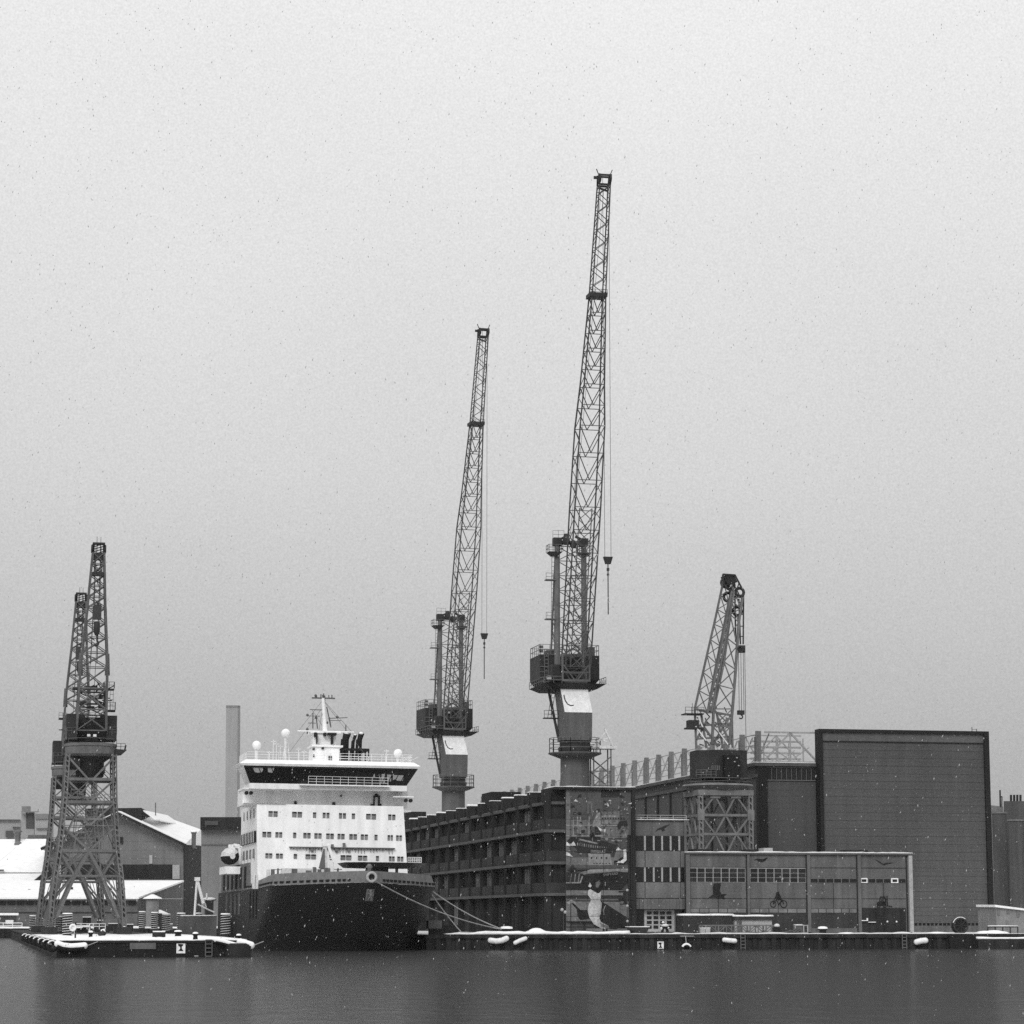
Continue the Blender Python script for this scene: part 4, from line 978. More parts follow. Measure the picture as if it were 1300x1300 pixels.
mb = MB(); a = R3(873, 924, -3); b = R3(893, 906, -3)
mb.box(a[0], b[0], rv - 3.2, rv - .5, RZ(925), RZ(923)); mb.box(a[0] + .3, b[0] - .8, rv - 3, rv - 1, RZ(923), RZ(914)); mb.box(a[0] - .5, b[0], rv - 3.4, rv - .5, RZ(907), RZ(905.6)); mb.rail([(a[0] - .5, rv - 3.4, RZ(906)), (b[0], rv - 3.4, RZ(906))], 1.1, 1, .07)
mb.bar((a[0] + .8, rv - 3.3, RZ(906)), (a[0] + .8, rv - 3.3, RZ(893)), .08)
part('winch_platform', mb, 'crane_dark', rcn)
mb = MB()
for a, b in (((883, 922), (896, 940)), ((887, 912), (893, 925)), ((913, 930), (924, 945))): mb.bar(R3(*a, -3), R3(*b, -3), .22)
part('snow', mb, 'dirty_snow', rcn)
jb = MB()
F0 = [(904, 945), (906, 900), (919, 840), (927, 780), (930, 745)]; F1 = [(926, 945), (930, 900), (934, 850), (938, 790), (943, 755)]
def lace(pa, pb, dvs, n, cr_, lr_):
    def at(P, t):
        k = t * (len(P) - 1); i = min(int(k), len(P) - 2); q = k - i
        return (P[i][0] + (P[i + 1][0] - P[i][0]) * q, P[i][1] + (P[i + 1][1] - P[i][1]) * q)
    for dv in dvs:
        for P in (pa, pb):
            for a, b in zip(P, P[1:]): jb.bar(R3(*a, dv), R3(*b, dv), cr_)
        for i in range(n):
            a, b = at(pa, i / n), at(pb, (i + 1) / n); c, d = at(pb, i / n), at(pa, (i + 1) / n)
            jb.bar(R3(*a, dv), R3(*b, dv), lr_); jb.bar(R3(*c, dv), R3(*d, dv), lr_); jb.bar(R3(*a, dv), R3(*c, dv), lr_)
    if len(dvs) > 1:
        for P in (pa, pb):
            for i in range(n):
                a, b = at(P, i / n), at(P, (i + 1) / n)
                jb.bar(R3(*a, dvs[0]), R3(*b, dvs[1]), lr_); jb.bar(R3(*a, dvs[1]), R3(*a, dvs[0]), lr_)
lace(F0, F1, (-2.6, .4), 8, .42, .18)
jib = part('jib', jb, 'old_steel', rcn)
jb = MB(); lace([(882, 900), (896, 838), (908, 786), (918.5, 737)], [(898, 905), (908, 850), (920, 790), (928, 750)], (-1.6, 1.6), 8, .34, .15)
part('stay_lattice', jb, 'old_steel', jib)
jb = MB(); lace([(898, 905), (910, 850), (922, 790), (929, 750)], [(903, 905), (914, 850), (925, 790), (932, 750)], (-2.9, -1.9), 14, .3, .2)
part('inner_boom', jb, 'crane_steel', jib)
mb = MB()
pts = [(917.5, 731), (918, 729), (933, 730), (944.5, 752), (943, 757), (929, 752), (919, 742)]
for dv in (-2.8, .5):
    for a, b in zip(pts, pts[1:] + pts[:1]): mb.bar(R3(*a, dv), R3(*b, dv), .26)
    for a, b in (((918, 730), (931, 752)), ((933, 731), (927, 751)), ((925, 730), (938, 754)), ((920, 743), (936, 737)), ((934, 752), (938, 741))): mb.bar(R3(*a, dv), R3(*b, dv), .18)
mb.poly([R3(x, y, -2.7) for x, y in ((921, 730), (932, 730.5), (936, 739), (926, 742))], (0, 3.1, 0))
for x, y in pts: mb.bar(R3(x, y, -2.8), R3(x, y, .5), .25)
jh = part('jib_head', mb, 'crane_dark', jib)
for x, y in ((921, 740), (927, 743), (939, 752), (936, 776), (924, 758)): mb = MB(); mb.torus(R3(x, y, -1.2), (0, 1, 0), .75, .28, 14, 6); part('sheave', mb, 'crane_dark', jh)
mb = MB(); 
for a, b in (((944, 754), (943.5, 818)), ((938, 760), (940, 818)), ((933, 756), (934, 815))): mb.bar(R3(*a, -2), R3(*b, -2), .22)
for y in (765, 780, 795, 808): mb.bar(R3(938.5, y, -2), R3(944, y, -2), .15)
mb.box(R3(935, 0, -2)[0] if 0 else RU(935, 822, -2), RU(945, 822, -2), rv - 2.6, rv - 1.4, RZ(828, -2), RZ(819, -2)); mb.torus(R3(940, 824, -2.7), (0, 1, 0), .5, .2, 12, 6)
part('rope_guide', mb, 'crane_dark', jib)
mb = MB()
for px in (937.5, 940.5, 943.5): mb.tube(R3(px, 828, -2), (RU(px, 828, -2), rv - 2, RZ(902, -2)), .05, n=4)
mb.tube(R3(945.5, 828, -2), (RU(945.5, 828, -2), rv - 2, RZ(962, -2)), .05, n=4)
part('hoist_rope', mb, 'rope', rcn)
mb = MB(); mb.box(RU(936.5, 903, -2), RU(944.5, 903, -2), rv - 2.4, rv - 1.6, RZ(907, -2), RZ(901.5, -2)); mb.torus(R3(940.5, 910, -2), (0, 1, 0), .32, .12, 12, 6, -2.6, 1.6); part('hook_block', mb, 'crane_dark', rcn)

# ------------------------------------------------------------------ the icebreaker
YB = 372
su, sv, _ = AY(467.7, 1110, YB)
heel = math.radians(.45)
ship = thing('icebreaker', 'big black hulled icebreaker with white superstructure moored bow on at the quay', 'ship', (su, sv, 0))
ship.rotation_euler = (0, heel, A)
def W(x, y, z): return (su + x, sv + y, z)
def sz(py, y): return vz(py, sv + y, 425)       # height seen at row py, y metres aft of the bow
def sx(px, py, y): return vu(px, py, sv + y) - su
HB = 12.2; LEN = 97
DKZ = [(0, 9.7), (12, 9.35), (30, 9.1), (97, 9.0)]
def interp(T, x):
    for (a, b), (c, d) in zip(T, T[1:]):
        if x <= c: return b + (d - b) * (x - a) / (c - a)
    return T[-1][1]
def half(y, z, zd):
    t = max(0, min(1, z / zd)); y0 = 11 * (1 - t) ** 1.3; Lz = 27 - 11.5 * t
    s = (y - y0) / Lz
    if s <= 0: return 0.0
    s = min(1, s)
    return HB * (1 - (1 - s) ** (1.75 - .45 * t)) ** (.75 + .2 * t)
hb = MB(); hb.smooth = True
TZ = [-.12, 0, .12, .25, .4, .55, .7, .85, 1.0]; NS = 46
def hullpt(t, k, side):
    if k <= 34:
        q = (k / 34) ** 1.9; tt = max(t, 0); y0 = 11 * (1 - tt) ** 1.3; y = y0 + q * (40 - y0)
    else: y = 40 + (LEN - 40) * (k - 34) / (NS - 34)
    zd = interp(DKZ, y); z = t * zd
    return W(side * half(y, max(z, 0), zd), y, z)
for side in (-1, 1):
    vs = [hullpt(t, k, side) for t in TZ for k in range(NS + 1)]
    fs = []
    for i in range(len(TZ) - 1):
        for k in range(NS):
            a = i * (NS + 1) + k; f_ = [a, a + 1, a + NS + 2, a + NS + 1]
            fs.append(f_ if side > 0 else f_[::-1])
    hb.add(vs, fs)
hb.smooth = False
hb.add([hullpt(1.0, k, -1) for k in range(NS + 1)] + [hullpt(1.0, k, 1) for k in range(NS + 1)], [[k, k + 1, NS + 1 + k + 1, NS + 1 + k] for k in range(NS)])
hb.add([hullpt(1, NS, -1), hullpt(1, NS, 1), hullpt(-.12, NS, 1), hullpt(-.12, NS, -1)], [[0, 1, 2, 3]])
hull = part('hull', hb, 'hull_black', ship)
# bulwark, white sheer line with freeing ports
bw = MB(); bw.smooth = True; wl = MB(); wl.smooth = True
BT = [(0, 11.35), (20, 10.9), (34, 10.4), (46, 10.2)]
for side in (-1, 1):
    K = [k for k in range(NS + 1) if True]
    rows = []
    for k in range(0, 37):
        p = hullpt(1.0, k, side); y = p[1] - sv; d = interp(BT, y)
        o = .12; x = p[0] - su; nx = x * (1 + o / 12)
        rows.append([W(nx, y - .1, p[2] + .02), W(nx, y - .1, p[2] + .2), W(x * .965, y + .22 * (1 - min(1, y / 12)), d), W(x * .94, y + .5 * (1 - min(1, y / 12)), d), W(x * .95, y + .3, p[2] + .1)])
    for r0, r1 in zip(rows, rows[1:]):
        wl.add([r0[0], r1[0], r1[1], r0[1]], [[0, 1, 2, 3]])
        bw.add([r0[1], r1[1], r1[2], r0[2]], [[0, 1, 2, 3]]); bw.add([r0[2], r1[2], r1[3], r0[3]], [[0, 1, 2, 3]]); bw.add([r0[3], r1[3], r1[4], r0[4]], [[0, 1, 2, 3]])
bwp = part('bulwark', bw, 'bulwark_grey', ship)
part('sheer_strake', wl, 'fin_pale', hull)
mb = MB()
for side in (-1, 1):
    for k in range(4, 36):
        a, b = Vector(hullpt(1, k, side)), Vector(hullpt(1, k + 1, side)); n_ = max(1, int((b - a).length / 1.7))
        for j in range(n_):
            p0, p1 = a.lerp(b, (j + .2) / n_), a.lerp(b, (j + .75) / n_)
            if (p1 - p0).length < .4: continue
            o = Vector((side * .15, -.16, .28)); mb.hexa([p0 + o, p1 + o, p1 + o + Vector((-side * .3, .3, 0)), p0 + o + Vector((-side * .3, .3, 0))], [p0 + o + Vector((0, 0, .3)), p1 + o + Vector((0, 0, .3)), p1 + o + Vector((-side * .3, .3, .3)), p0 + o + Vector((-side * .3, .3, .3))])
part('freeing_port', mb, 'black', bwp)
# bow fairlead, crest
p = hullpt(1.0, 2, 1); bfx, bfy = sx(470.5, 1113, 0) , -.5; bfz = sz(1113.5, 0)
mb = MB(); mb.torus(W(bfx, bfy, bfz), (0, 1, 0), .62, .2, 20, 8); fl = part('bow_fairlead', mb, 'frame_pale', ship)
mb = MB(); mb.tube(W(bfx, bfy + .1, bfz), W(bfx, bfy + 1.2, bfz), .6, n=16); part('opening', mb, 'black', fl)
mb = MB(); mb.lathe(W(bfx - .1, 1.2, 0)[:2], [(.35, bfz), (.25, bfz + 1.2), (.5, bfz + 1.5), (.2, bfz + 1.9)], 10); part('jackstaff', mb, 'bulwark_grey', ship)
cx0, cx1, cz0, cz1 = sx(463, 1136, 2), sx(474, 1136, 2), sz(1144, 2), sz(1128.5, 2)
def bow_y(x, z):                   # forward face of the flared bow at height z and offset x
    y = 0.0; zd = 9.6
    while y < 20 and half(y, z, zd) < abs(x): y += .05
    return y
def bp_(fx_, fz_, d):
    x = cx0 + (cx1 - cx0) * fx_; z = cz0 + (cz1 - cz0) * fz_; return W(x, bow_y(x, z) - d, z)
mb = MB(); N = 6
vs = [bp_(i / N, j / N, .06) for j in range(N + 1) for i in range(N + 1)]
mb.add(vs, [[j * (N + 1) + i, j * (N + 1) + i + 1, (j + 1) * (N + 1) + i + 1, (j + 1) * (N + 1) + i] for j in range(N) for i in range(N)])
crest = part('crest', mb, 'bulwark_grey', ship)
lion = [[(.35, .95), (.6, .97), (.62, .8), (.42, .72), (.28, .82)], [(.45, .75), (.65, .75), (.72, .45), (.5, .35), (.4, .55)], [(.15, .72), (.42, .66), (.42, .58), (.2, .62)], [(.62, .62), (.86, .78), (.88, .7), (.66, .54)],
        [(.5, .42), (.36, .3), (.22, .1), (.34, .1), (.46, .25), (.6, .36)], [(.6, .42), (.72, .4), (.8, .2), (.74, .06), (.62, .06), (.68, .2)], [(.72, .42), (.9, .48), (.92, .62), (.84, .6), (.84, .52), (.7, .48)]]
mb = MB()
for pl_ in lion: mb.add([bp_(a, b, .12) for a, b in pl_], [list(range(len(pl_)))])
part('lion_emblem', mb, 'frame_pale', crest)
# side fenders and openings on the visible side
for y_ in (34, 38.5, 43):
    mb = MB(); mb.box(su - HB - .14, su - HB + .1, sv + y_ - .4, sv + y_ + .4, 4.6, 8.8); part('rubbing_strip', mb, 'black', hull)
# superstructure
FY = 36.0
zd_ = 9.0
bx0, bx1 = sx(327, 1100, FY), sx(518.5, 1100, FY); tx0, tx1 = sx(325, 1024, FY), sx(511.5, 1024, FY)
zT = sz(1022, FY)
mb = MB()
mb.hexa([W(bx0, FY, zd_), W(bx1, FY, zd_), W(bx1, 62, zd_), W(bx0, 62, zd_)], [W(tx0, FY + .6, zT), W(tx1, FY + .6, zT), W(tx1, 60, zT), W(tx0, 60, zT)])
sup = part('superstructure', mb, 'ship_white', ship)
def fy(py): return FY + .6 * (1112 - py) / 90
def win(mb, x0, y0, x1, y1, d=.05, b=.0):
    y_ = fy((y0 + y1) / 2); mb.box(su + sx(x0, y0, y_), su + sx(x1, y0, y_), sv + y_ - d, sv + y_ + .3, sz(y1, y_), sz(y0, y_))
rows = [(1031.5, 1038.5, [(339.5, 344.6), (345.6, 351)], ), ]
R1 = [[(339.5, 344.8), (345.8, 351)], [(369.5, 375.3), (376.4, 382)], [(396, 400)], [(408.3, 412), (413.2, 416.8)], [(429, 432.8), (434, 437.8)], [(445.3, 449.3)], [(463.5, 469.3), (470.3, 476)], [(491.5, 495.5), (496.6, 500.6)]]
R2 = [[(332, 336.8), (338, 343)], [(348.5, 352.3), (353.3, 357)], [(371, 374.8)], [(384, 388), (389, 393)], [(398, 402), (403, 407)], [(413, 417.3), (418.3, 422.6)], [(427.4, 431), (432, 436.3)], [(442.4, 446.6), (447.6, 452)], [(457, 460.8), (461.8, 465.8)], [(474.4, 478)], [(491, 494), (495, 497.5)], [(501.8, 505), (506, 509)]]
R3_ = [[(336, 339.8), (340.8, 344.5)], [(349.5, 353.3), (354.3, 358)], [(372, 376)], [(387, 393), (394, 400)], [(417, 421)], [(431.5, 437.5), (438.5, 445)], [(453.5, 459), (460, 465)], [(476.5, 480)], [(493, 496), (497, 500)], [(503.5, 507), (508, 511)]]
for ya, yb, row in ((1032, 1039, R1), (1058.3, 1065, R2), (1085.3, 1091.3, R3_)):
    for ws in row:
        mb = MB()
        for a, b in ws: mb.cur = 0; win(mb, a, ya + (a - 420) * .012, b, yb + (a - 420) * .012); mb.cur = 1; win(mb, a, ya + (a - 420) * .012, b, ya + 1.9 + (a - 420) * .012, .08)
        part('window', mb, ['glass_pale', 'glass_dark'], sup)  # dark strip along the top paints the shade under the overhang
mb = MB()
win(mb, 366, 1075.5, 500, 1076.6, .5); 
rn = random.Random(4)
for i in range(34):
    x = 368 + i * 3.9; win(mb, x, 1076.6, x + .35, 1078 + rn.random() * 6, .1)
part('ledge', mb, 'bulwark_grey', sup)
mb = MB()
for x0, x1 in ((393, 397), (408, 412), (424, 428), (440, 443)): win(mb, x0, 1076.8, x1, 1081, .35)
win(mb, 434, 1070, 437, 1075.5, .5); win(mb, 419, 1072, 422, 1076, .6); part('deck_fitting', mb, 'bulwark_grey', sup)
# darker recessed windows on the visible side
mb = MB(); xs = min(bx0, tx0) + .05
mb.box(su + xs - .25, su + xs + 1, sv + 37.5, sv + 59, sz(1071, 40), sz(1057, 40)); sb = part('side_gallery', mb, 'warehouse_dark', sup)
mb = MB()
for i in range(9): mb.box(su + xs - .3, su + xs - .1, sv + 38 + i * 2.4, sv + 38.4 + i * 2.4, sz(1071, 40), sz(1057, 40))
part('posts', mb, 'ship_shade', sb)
for y0_, y1_ in ((1030, 1041), (1080, 1092)):
    for i in range(4):
        mb = MB(); mb.box(su + xs - .12, su + xs + .3, sv + 40 + i * 5, sv + 40.7 + i * 5, sz(y1_, 45), sz(y0_, 45)); part('window', mb, 'glass_grey', sup)
# upper tier
UY = FY + 3.2; ux0, ux1 = sx(306.5, 1012, UY), sx(516, 1012, UY)
zU = sz(1002, UY)
mb = MB(); mb.box(su + ux0, su + ux1, sv + UY, sv + UY + 8, zT - .1, zU); up = part('upper_house', mb, 'ship_mid', ship)
mb = MB(); x1 = sx(388, 1003, FY + 1); mb.box(su + ux0 - .2, su + x1, sv + FY + .4, sv + UY + 6, sz(1004, FY + 1), sz(1002.2, FY + 1)); 
mb.hexa([W(ux0 + 4, FY + 1.5, sz(1023.5, FY)), W(sx(350, 1022, FY), FY + 1.5, sz(1023.5, FY)), W(sx(350, 1022, FY), UY + 3, sz(1023.5, FY)), W(ux0 + 4, UY + 3, sz(1023.5, FY))], [W(ux0, FY + .3, sz(1021, FY)), W(sx(362, 1022, FY), FY + .3, sz(1021, FY)), W(sx(362, 1022, FY), UY + 3, sz(1021, FY)), W(ux0, UY + 3, sz(1021, FY))])
x0 = sx(497, 1010, FY + 1); x1 = sx(523, 1010, FY + 1)
mb.box(su + x0, su + x1, sv + FY + .4, sv + UY + 6, sz(1011, FY + 1), sz(1009.4, FY + 1)); mb.box(su + sx(511.5, 1027, FY), su + sx(522, 1027, FY), sv + FY + 1, sv + UY + 3, sz(1028.6, FY), sz(1027.4, FY))
part('wing_platform', mb, 'ship_white', up)
for x, y in ((311.5, 1008.5), (317.3, 1008.5), (514, 1014.5), (520, 1014.7)): p = W(sx(x, y, FY + .6), FY + .4, sz(y, FY + .6)); mb = MB(); mb.tube(p, (p[0], p[1] + .7, p[2]), .3, n=12); part('searchlight', mb, 'warehouse_dark', up)
mb = MB()
for x0, y0, x1, y1 in ((472.5, 1009, 474, 1022), (478.5, 1009, 480.5, 1022), (474.5, 1007, 478, 1011), (469, 1020, 473, 1023.5), (478, 1019.5, 482.5, 1022), (420.5, 1018.5, 424, 1022.5), (372, 1018, 375, 1022), (425.5, 1000.5, 427, 1002), (430.5, 1009, 432, 1011.5)):
    mb.box(su + sx(x0, y0, UY), su + sx(x1, y0, UY), sv + UY - .35, sv + UY + .2, sz(y1, UY), sz(y0, UY))
part('deck_fitting', mb, 'warehouse_dark', up)
# wheelhouse
BY = FY - .3
def WB(px, py, y): return sx(px, py, y), sz(py, y)
b0, b1 = sx(315.5, 994, BY), sx(514.5, 997, BY); t0x, t1x = sx(306.5, 974, BY), sx(527.5, 974, BY)
zb0, zb1, zr = sz(996, BY), sz(974.5, BY), sz(966.5, BY)
mb = MB(); mb.hexa([W(b0, BY, zb0), W(b1, BY, zb0), W(b1 - .4, BY + 10, zb0), W(b0 + .4, BY + 10, zb0)], [W(t0x, BY - 1.1, zb1), W(t1x, BY - 1.1, zb1), W(t1x - .4, BY + 11, zb1), W(t0x + .4, BY + 11, zb1)])
br = part('wheelhouse', mb, 'glass_dark', ship)
mb = MB(); mb.box(su + b0 - .05, su + b1 + .05, sv + BY - .05, sv + BY + 10, sz(1003, BY), zb0); mb.box(su + sx(378, 1000, BY), su + sx(492, 1000, BY), sv + BY - .9, sv + BY, sz(998, BY), sz(996.6, BY)); part('spandrel', mb, 'ship_mid', br)
mb = MB(); r0, r1 = sx(301.5, 970, BY), sx(530.5, 970, BY)
mb.hexa([W(r0 + .3, BY - 1.3, zb1), W(r1 - .3, BY - 1.3, zb1), W(r1 - .3, BY + 11.3, zb1), W(r0 + .3, BY + 11.3, zb1)], [W(r0, BY - 1.5, zb1 + .35), W(r1, BY - 1.5, zb1 + .35), W(r1, BY + 11.5, zb1 + .35), W(r0, BY + 11.5, zb1 + .35)])
mb.hexa([W(r0, BY - 1.5, zb1 + .35), W(r1, BY - 1.5, zb1 + .35), W(r1, BY + 11.5, zb1 + .35), W(r0, BY + 11.5, zb1 + .35)], [W(r0 + 1, BY - .8, zr), W(r1 - 1, BY - .8, zr), W(r1 - 1, BY + 11, zr), W(r0 + 1, BY + 11, zr)])
rfp = part('roof', mb, 'ship_white', br)
def slope(px, py, d): t = (996 - py) / 21.5; y_ = BY - 1.1 * t - d; return W(sx(px, py, y_), y_, sz(py, y_))
mb = MB()
for i in range(27):
    x = 310 + i * 8.2; xb = 415 + (x - 415) * .9
    mb.bar(slope(x, 976, .02), slope(xb, 995, .02), .12)
mb.bar(slope(308, 975.5, .03), slope(526, 975.5, .03), .2)
part('mullions', mb, 'black', br)
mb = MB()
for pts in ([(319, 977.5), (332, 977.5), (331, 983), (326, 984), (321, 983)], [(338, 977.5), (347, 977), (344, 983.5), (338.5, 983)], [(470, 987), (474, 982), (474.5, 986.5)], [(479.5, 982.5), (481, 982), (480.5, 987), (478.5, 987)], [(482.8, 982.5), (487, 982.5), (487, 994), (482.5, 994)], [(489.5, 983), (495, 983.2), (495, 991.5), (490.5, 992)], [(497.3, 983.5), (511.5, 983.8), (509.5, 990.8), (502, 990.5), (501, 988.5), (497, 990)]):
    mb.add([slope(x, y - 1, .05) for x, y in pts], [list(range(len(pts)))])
part('painted_sky_panes', mb, 'painted_sky', br)  # pale sheets paint the sky showing through the wing windows
mb = MB(); mb.rail([W(sx(390, 996, BY - .9), BY - .8, sz(996.5, BY)), W(sx(491, 996, BY - .9), BY - .8, sz(997, BY))], 1.25, 1.3, .06, 3); part('railing', mb, 'ship_shade', br)
mb = MB()
mb.rail([W(r0 + 1.2, BY - .6, zr), W(r1 - 1.2, BY - .6, zr)], 1.2, 1.6, .05, 3); mb.rail([W(r0 + 1.2, BY - .6, zr), W(r0 + 1.2, BY + 11, zr)], 1.2, 1.6, .05, 3); mb.rail([W(r1 - 1.2, BY - .6, zr), W(r1 - 1.2, BY + 11, zr)], 1.2, 1.6, .05, 3)
part('railing', mb, 'ship_white', rfp)
# radomes
TY = BY + 4
for x, y, r in ((323.7, 948.5, 6), (360.7, 932.5, 6), (503.5, 955, 5.8)):
    k = (sx(x + r, y, TY) - sx(x - r, y, TY)) / 2
    mb = MB(); mb.ball(W(sx(x, y, TY), TY, sz(y, TY)), k); rd = part('radome', mb, 'ship_white', rfp)
    mb = MB(); p = W(sx(x, y, TY), TY, zr); mb.tube(p, (p[0], p[1], sz(y + r, TY)), .22, .3, 8); part('pillar', mb, 'ship_shade', rd)
mb = MB(); p = sx(361, 960, TY)
for d in (-.5, .6): mb.bar(W(p + d, TY, zr), W(p + d * .3, TY, sz(940, TY)), .1)
for x, y in ((345, 941), (349, 944), (354, 947), (340, 955), (377, 950), (384, 953), (488, 955), (489, 950), (518, 957), (515, 960), (309, 958)): q_ = sx(x, y, TY); mb.bar(W(q_, TY, zr), W(q_, TY, sz(y, TY)), .1); mb.bar(W(q_ - .4, TY, sz(y + 2, TY)), W(q_ + .4, TY, sz(y + 2, TY)), .1)
mb.bar(W(sx(517, 965, TY), TY, sz(965, TY)), W(sx(529, 959, TY), TY, sz(959, TY)), .1)
part('aerial', mb, 'ship_shade', rfp)
# mast house and mast
mb = MB(); a, b = sx(394, 956, TY), sx(428, 956, TY); mb.box(su + a, su + b, sv + TY - 1, sv + TY + 4, zr, sz(949, TY)); mb.box(su + a - .2, su + b + .5, sv + TY - 1.3, sv + TY + 4.3, sz(949, TY), sz(946.8, TY))
mb.box(su + a + .2, su + b - .5, sv + TY - .2, sv + TY + 3.5, sz(946.8, TY), sz(931, TY)); mh = part('mast_house', mb, 'ship_white', ship)
mb = MB(); 
for x0, y0, x1, y1 in ((399, 932, 400, 945), (417.5, 933, 420, 945), (396, 931, 399, 936), (408, 931, 411, 935), (413, 931, 424, 934), (414, 960, 418, 965), (394.5, 959, 396, 962), (394, 951, 396.5, 953), (405, 950, 408, 952)):
    mb.box(su + sx(x0, y0, TY), su + sx(x1, y0, TY), sv + TY - 1.25, sv + TY, sz(y1, TY), sz(y0, TY))
part('fittings', mb, 'warehouse_dark', mh)
mb = MB(); mb.box(su + sx(376.5, 928, TY), su + sx(448, 928, TY), sv + TY + .5, sv + TY + 1.5, sz(929, TY), sz(927.8, TY)); mb.box(su + sx(392, 930, TY), su + sx(430, 930, TY), sv + TY - .5, sv + TY + 3.8, sz(931.3, TY), sz(929, TY)); part('yard_platform', mb, 'ship_white', mh)
mb = MB(); p0 = W(sx(411.5, 929, TY), TY + 1, sz(929, TY)); p1 = W(sx(408.7, 888, TY), TY + 1, sz(886, TY)); mb.tube(p0, p1, .4, .26, 10); ms = part('mast', mb, 'ship_white', mh)
mb = MB()
for x0, x1, y, w in ((394.5, 424, 886, .22), (392, 408, 901, .13), (388, 405, 909, .1), (417, 440, 911.5, .12), (418, 432, 914, .1), (390, 400, 918, .1)): mb.bar(W(sx(x0, y, TY), TY + 1, sz(y, TY)), W(sx(x1, y, TY), TY + 1, sz(y + (-1.5 if y == 911.5 else 0), TY)), w)
for xa, ya, xb, yb in ((413.5, 897, 418.5, 921), (417, 910, 419, 923), (400, 908, 402, 925), (389, 924, 389, 932), (400.5, 883, 400.5, 886), (399, 881.5, 399, 886), (406, 881, 406, 886), (409.5, 880, 409.5, 886), (411, 883, 411, 890), (416, 882, 416, 886), (420, 881.5, 420, 886), (427, 909, 427, 911), (396, 905, 396, 925), (438, 919, 438, 927)): mb.bar(W(sx(xa, ya, TY), TY + 1, sz(ya, TY)), W(sx(xb, yb, TY), TY + 1, sz(yb, TY)), .16)
for x, y in ((389, 908), (399.3, 883), (427, 909.5), (409, 883), (389, 926), (414, 917), (400, 911)): mb.ball(W(sx(x, y, TY), TY + 1, sz(y, TY)), .22, 1, 6)
part('yard', mb, 'deck_grey', ms)
# funnels
for x0, x1, yt in ((429, 441, 938), (442.8, 448, 940), (448.5, 457.5, 938)):
    GY = TY + 9; a, b = sx(x0, 950, GY), sx(x1, 950, GY); z0, z1 = zr - 1, sz(yt, GY); d = (b - a) * .7; n = 12
    def oval(z, k, dx, dy): return [W((a + b) / 2 + dx + (b - a) / 2 * k * math.cos(2 * math.pi * i / n), GY + dy + d / 2 * k * math.sin(2 * math.pi * i / n), z) for i in range(n)]
    mb = MB(); mb.hexa(oval(z0, 1.0, -.1, 0), oval(z1, .85, .1, 0)); fn = part('funnel', mb, 'black', ship)
    mb = MB(); mb.tube(W((a + b) / 2 + .1, GY, z1 - .3), W((a + b) / 2 + .5, GY + .3, z1 + 1.0), (b - a) * .34, (b - a) * .42, 10); part('outlet', mb, 'black', fn)
    mb = MB(); mb.ball(W((a + b) / 2 + .4, GY, z1 + 1.0), (b - a) * .33, .6, 8); part('snow', mb, 'snow', fn)
mb = MB(); GY = TY + 8; 
for x in (428, 433, 438, 443, 447, 452, 457, 462, 466): mb.bar(W(sx(x, 960, GY), GY, zr), W(sx(x, 960, GY), GY, sz(951, GY)), .22)
mb.bar(W(sx(427, 951, GY), GY, sz(951, GY)), W(sx(466.5, 951, GY), GY, sz(951, GY)), .4); mb.bar(W(sx(466, 951, GY), GY, sz(951, GY)), W(sx(466, 951, GY), GY + 6, sz(951, GY)), .3)
part('funnel_frame', mb, 'warehouse_dark', ship)
mb = MB(); mb.rail([W(sx(428, 965, GY - 1), GY - 1, zr), W(sx(466, 965, GY - 1), GY - 1, zr)], 1.5, 1.5, .12, 4); part('funnel_railing', mb, 'ship_shade', ship)
# helideck over the foredeck
HY = 24; hx0, hx1 = sx(434, 1097, HY), sx(538, 1097, HY); z0, z1 = sz(1101, HY), sz(1095, HY)
def octo(x0, x1, y0, y1, z, c): return [W(x0 + c, y0, z), W(x1 - c, y0, z), W(x1, y0 + c, z), W(x1, y1 - c, z), W(x1 - c, y1, z), W(x0 + c, y1, z), W(x0, y1 - c, z), W(x0, y0 + c, z)]
mb = MB(); mb.hexa(octo(hx0 + .9, hx1 - .5, HY - 4, HY + 8, z0, 2.5), octo(hx0, hx1, HY - 5, HY + 8.5, z1, 2.5)); hd = part('helideck', mb, 'bulwark_grey', ship)
mb = MB(); 
for xx in (hx0 + 2.6, hx0 + 3.6, hx0 + 5.4, hx1 - 4.6): mb.bar(W(xx, HY - 2, zd_), W(xx + (.9 if xx < hx0 + 4 else 0), HY - 2, z0 + .1), .3)
mb.bar(W(hx0 + 2.6, HY - 2.1, zd_ + 1), W(hx0 + 4.6, HY - 2.1, z0), .28); mb.bar(W(hx1 - 4.6, HY - 2.2, zd_), W(hx1 - 4.6, HY - 2.2, z0), .4); mb.box(su + sx(472, 1105, HY), su + sx(491, 1105, HY), sv + HY - 1, sv + HY + 3, zd_, z0)
part('support', mb, 'bulwark_grey', hd)
mb = MB(); xa = sx(517, 1090, HY + 4)
for k in range(5): z = z1 + .25 * k; mb.bar(W(xa, HY + 4, z), W(hx1 + .2, HY + 4, z), .1); 
for k in range(7): x = xa + (hx1 + .2 - xa) * k / 6; mb.bar(W(x, HY + 4, z1), W(x, HY + 4, z1 + 1.05), .08)
part('safety_net', mb, 'ship_shade', hd)
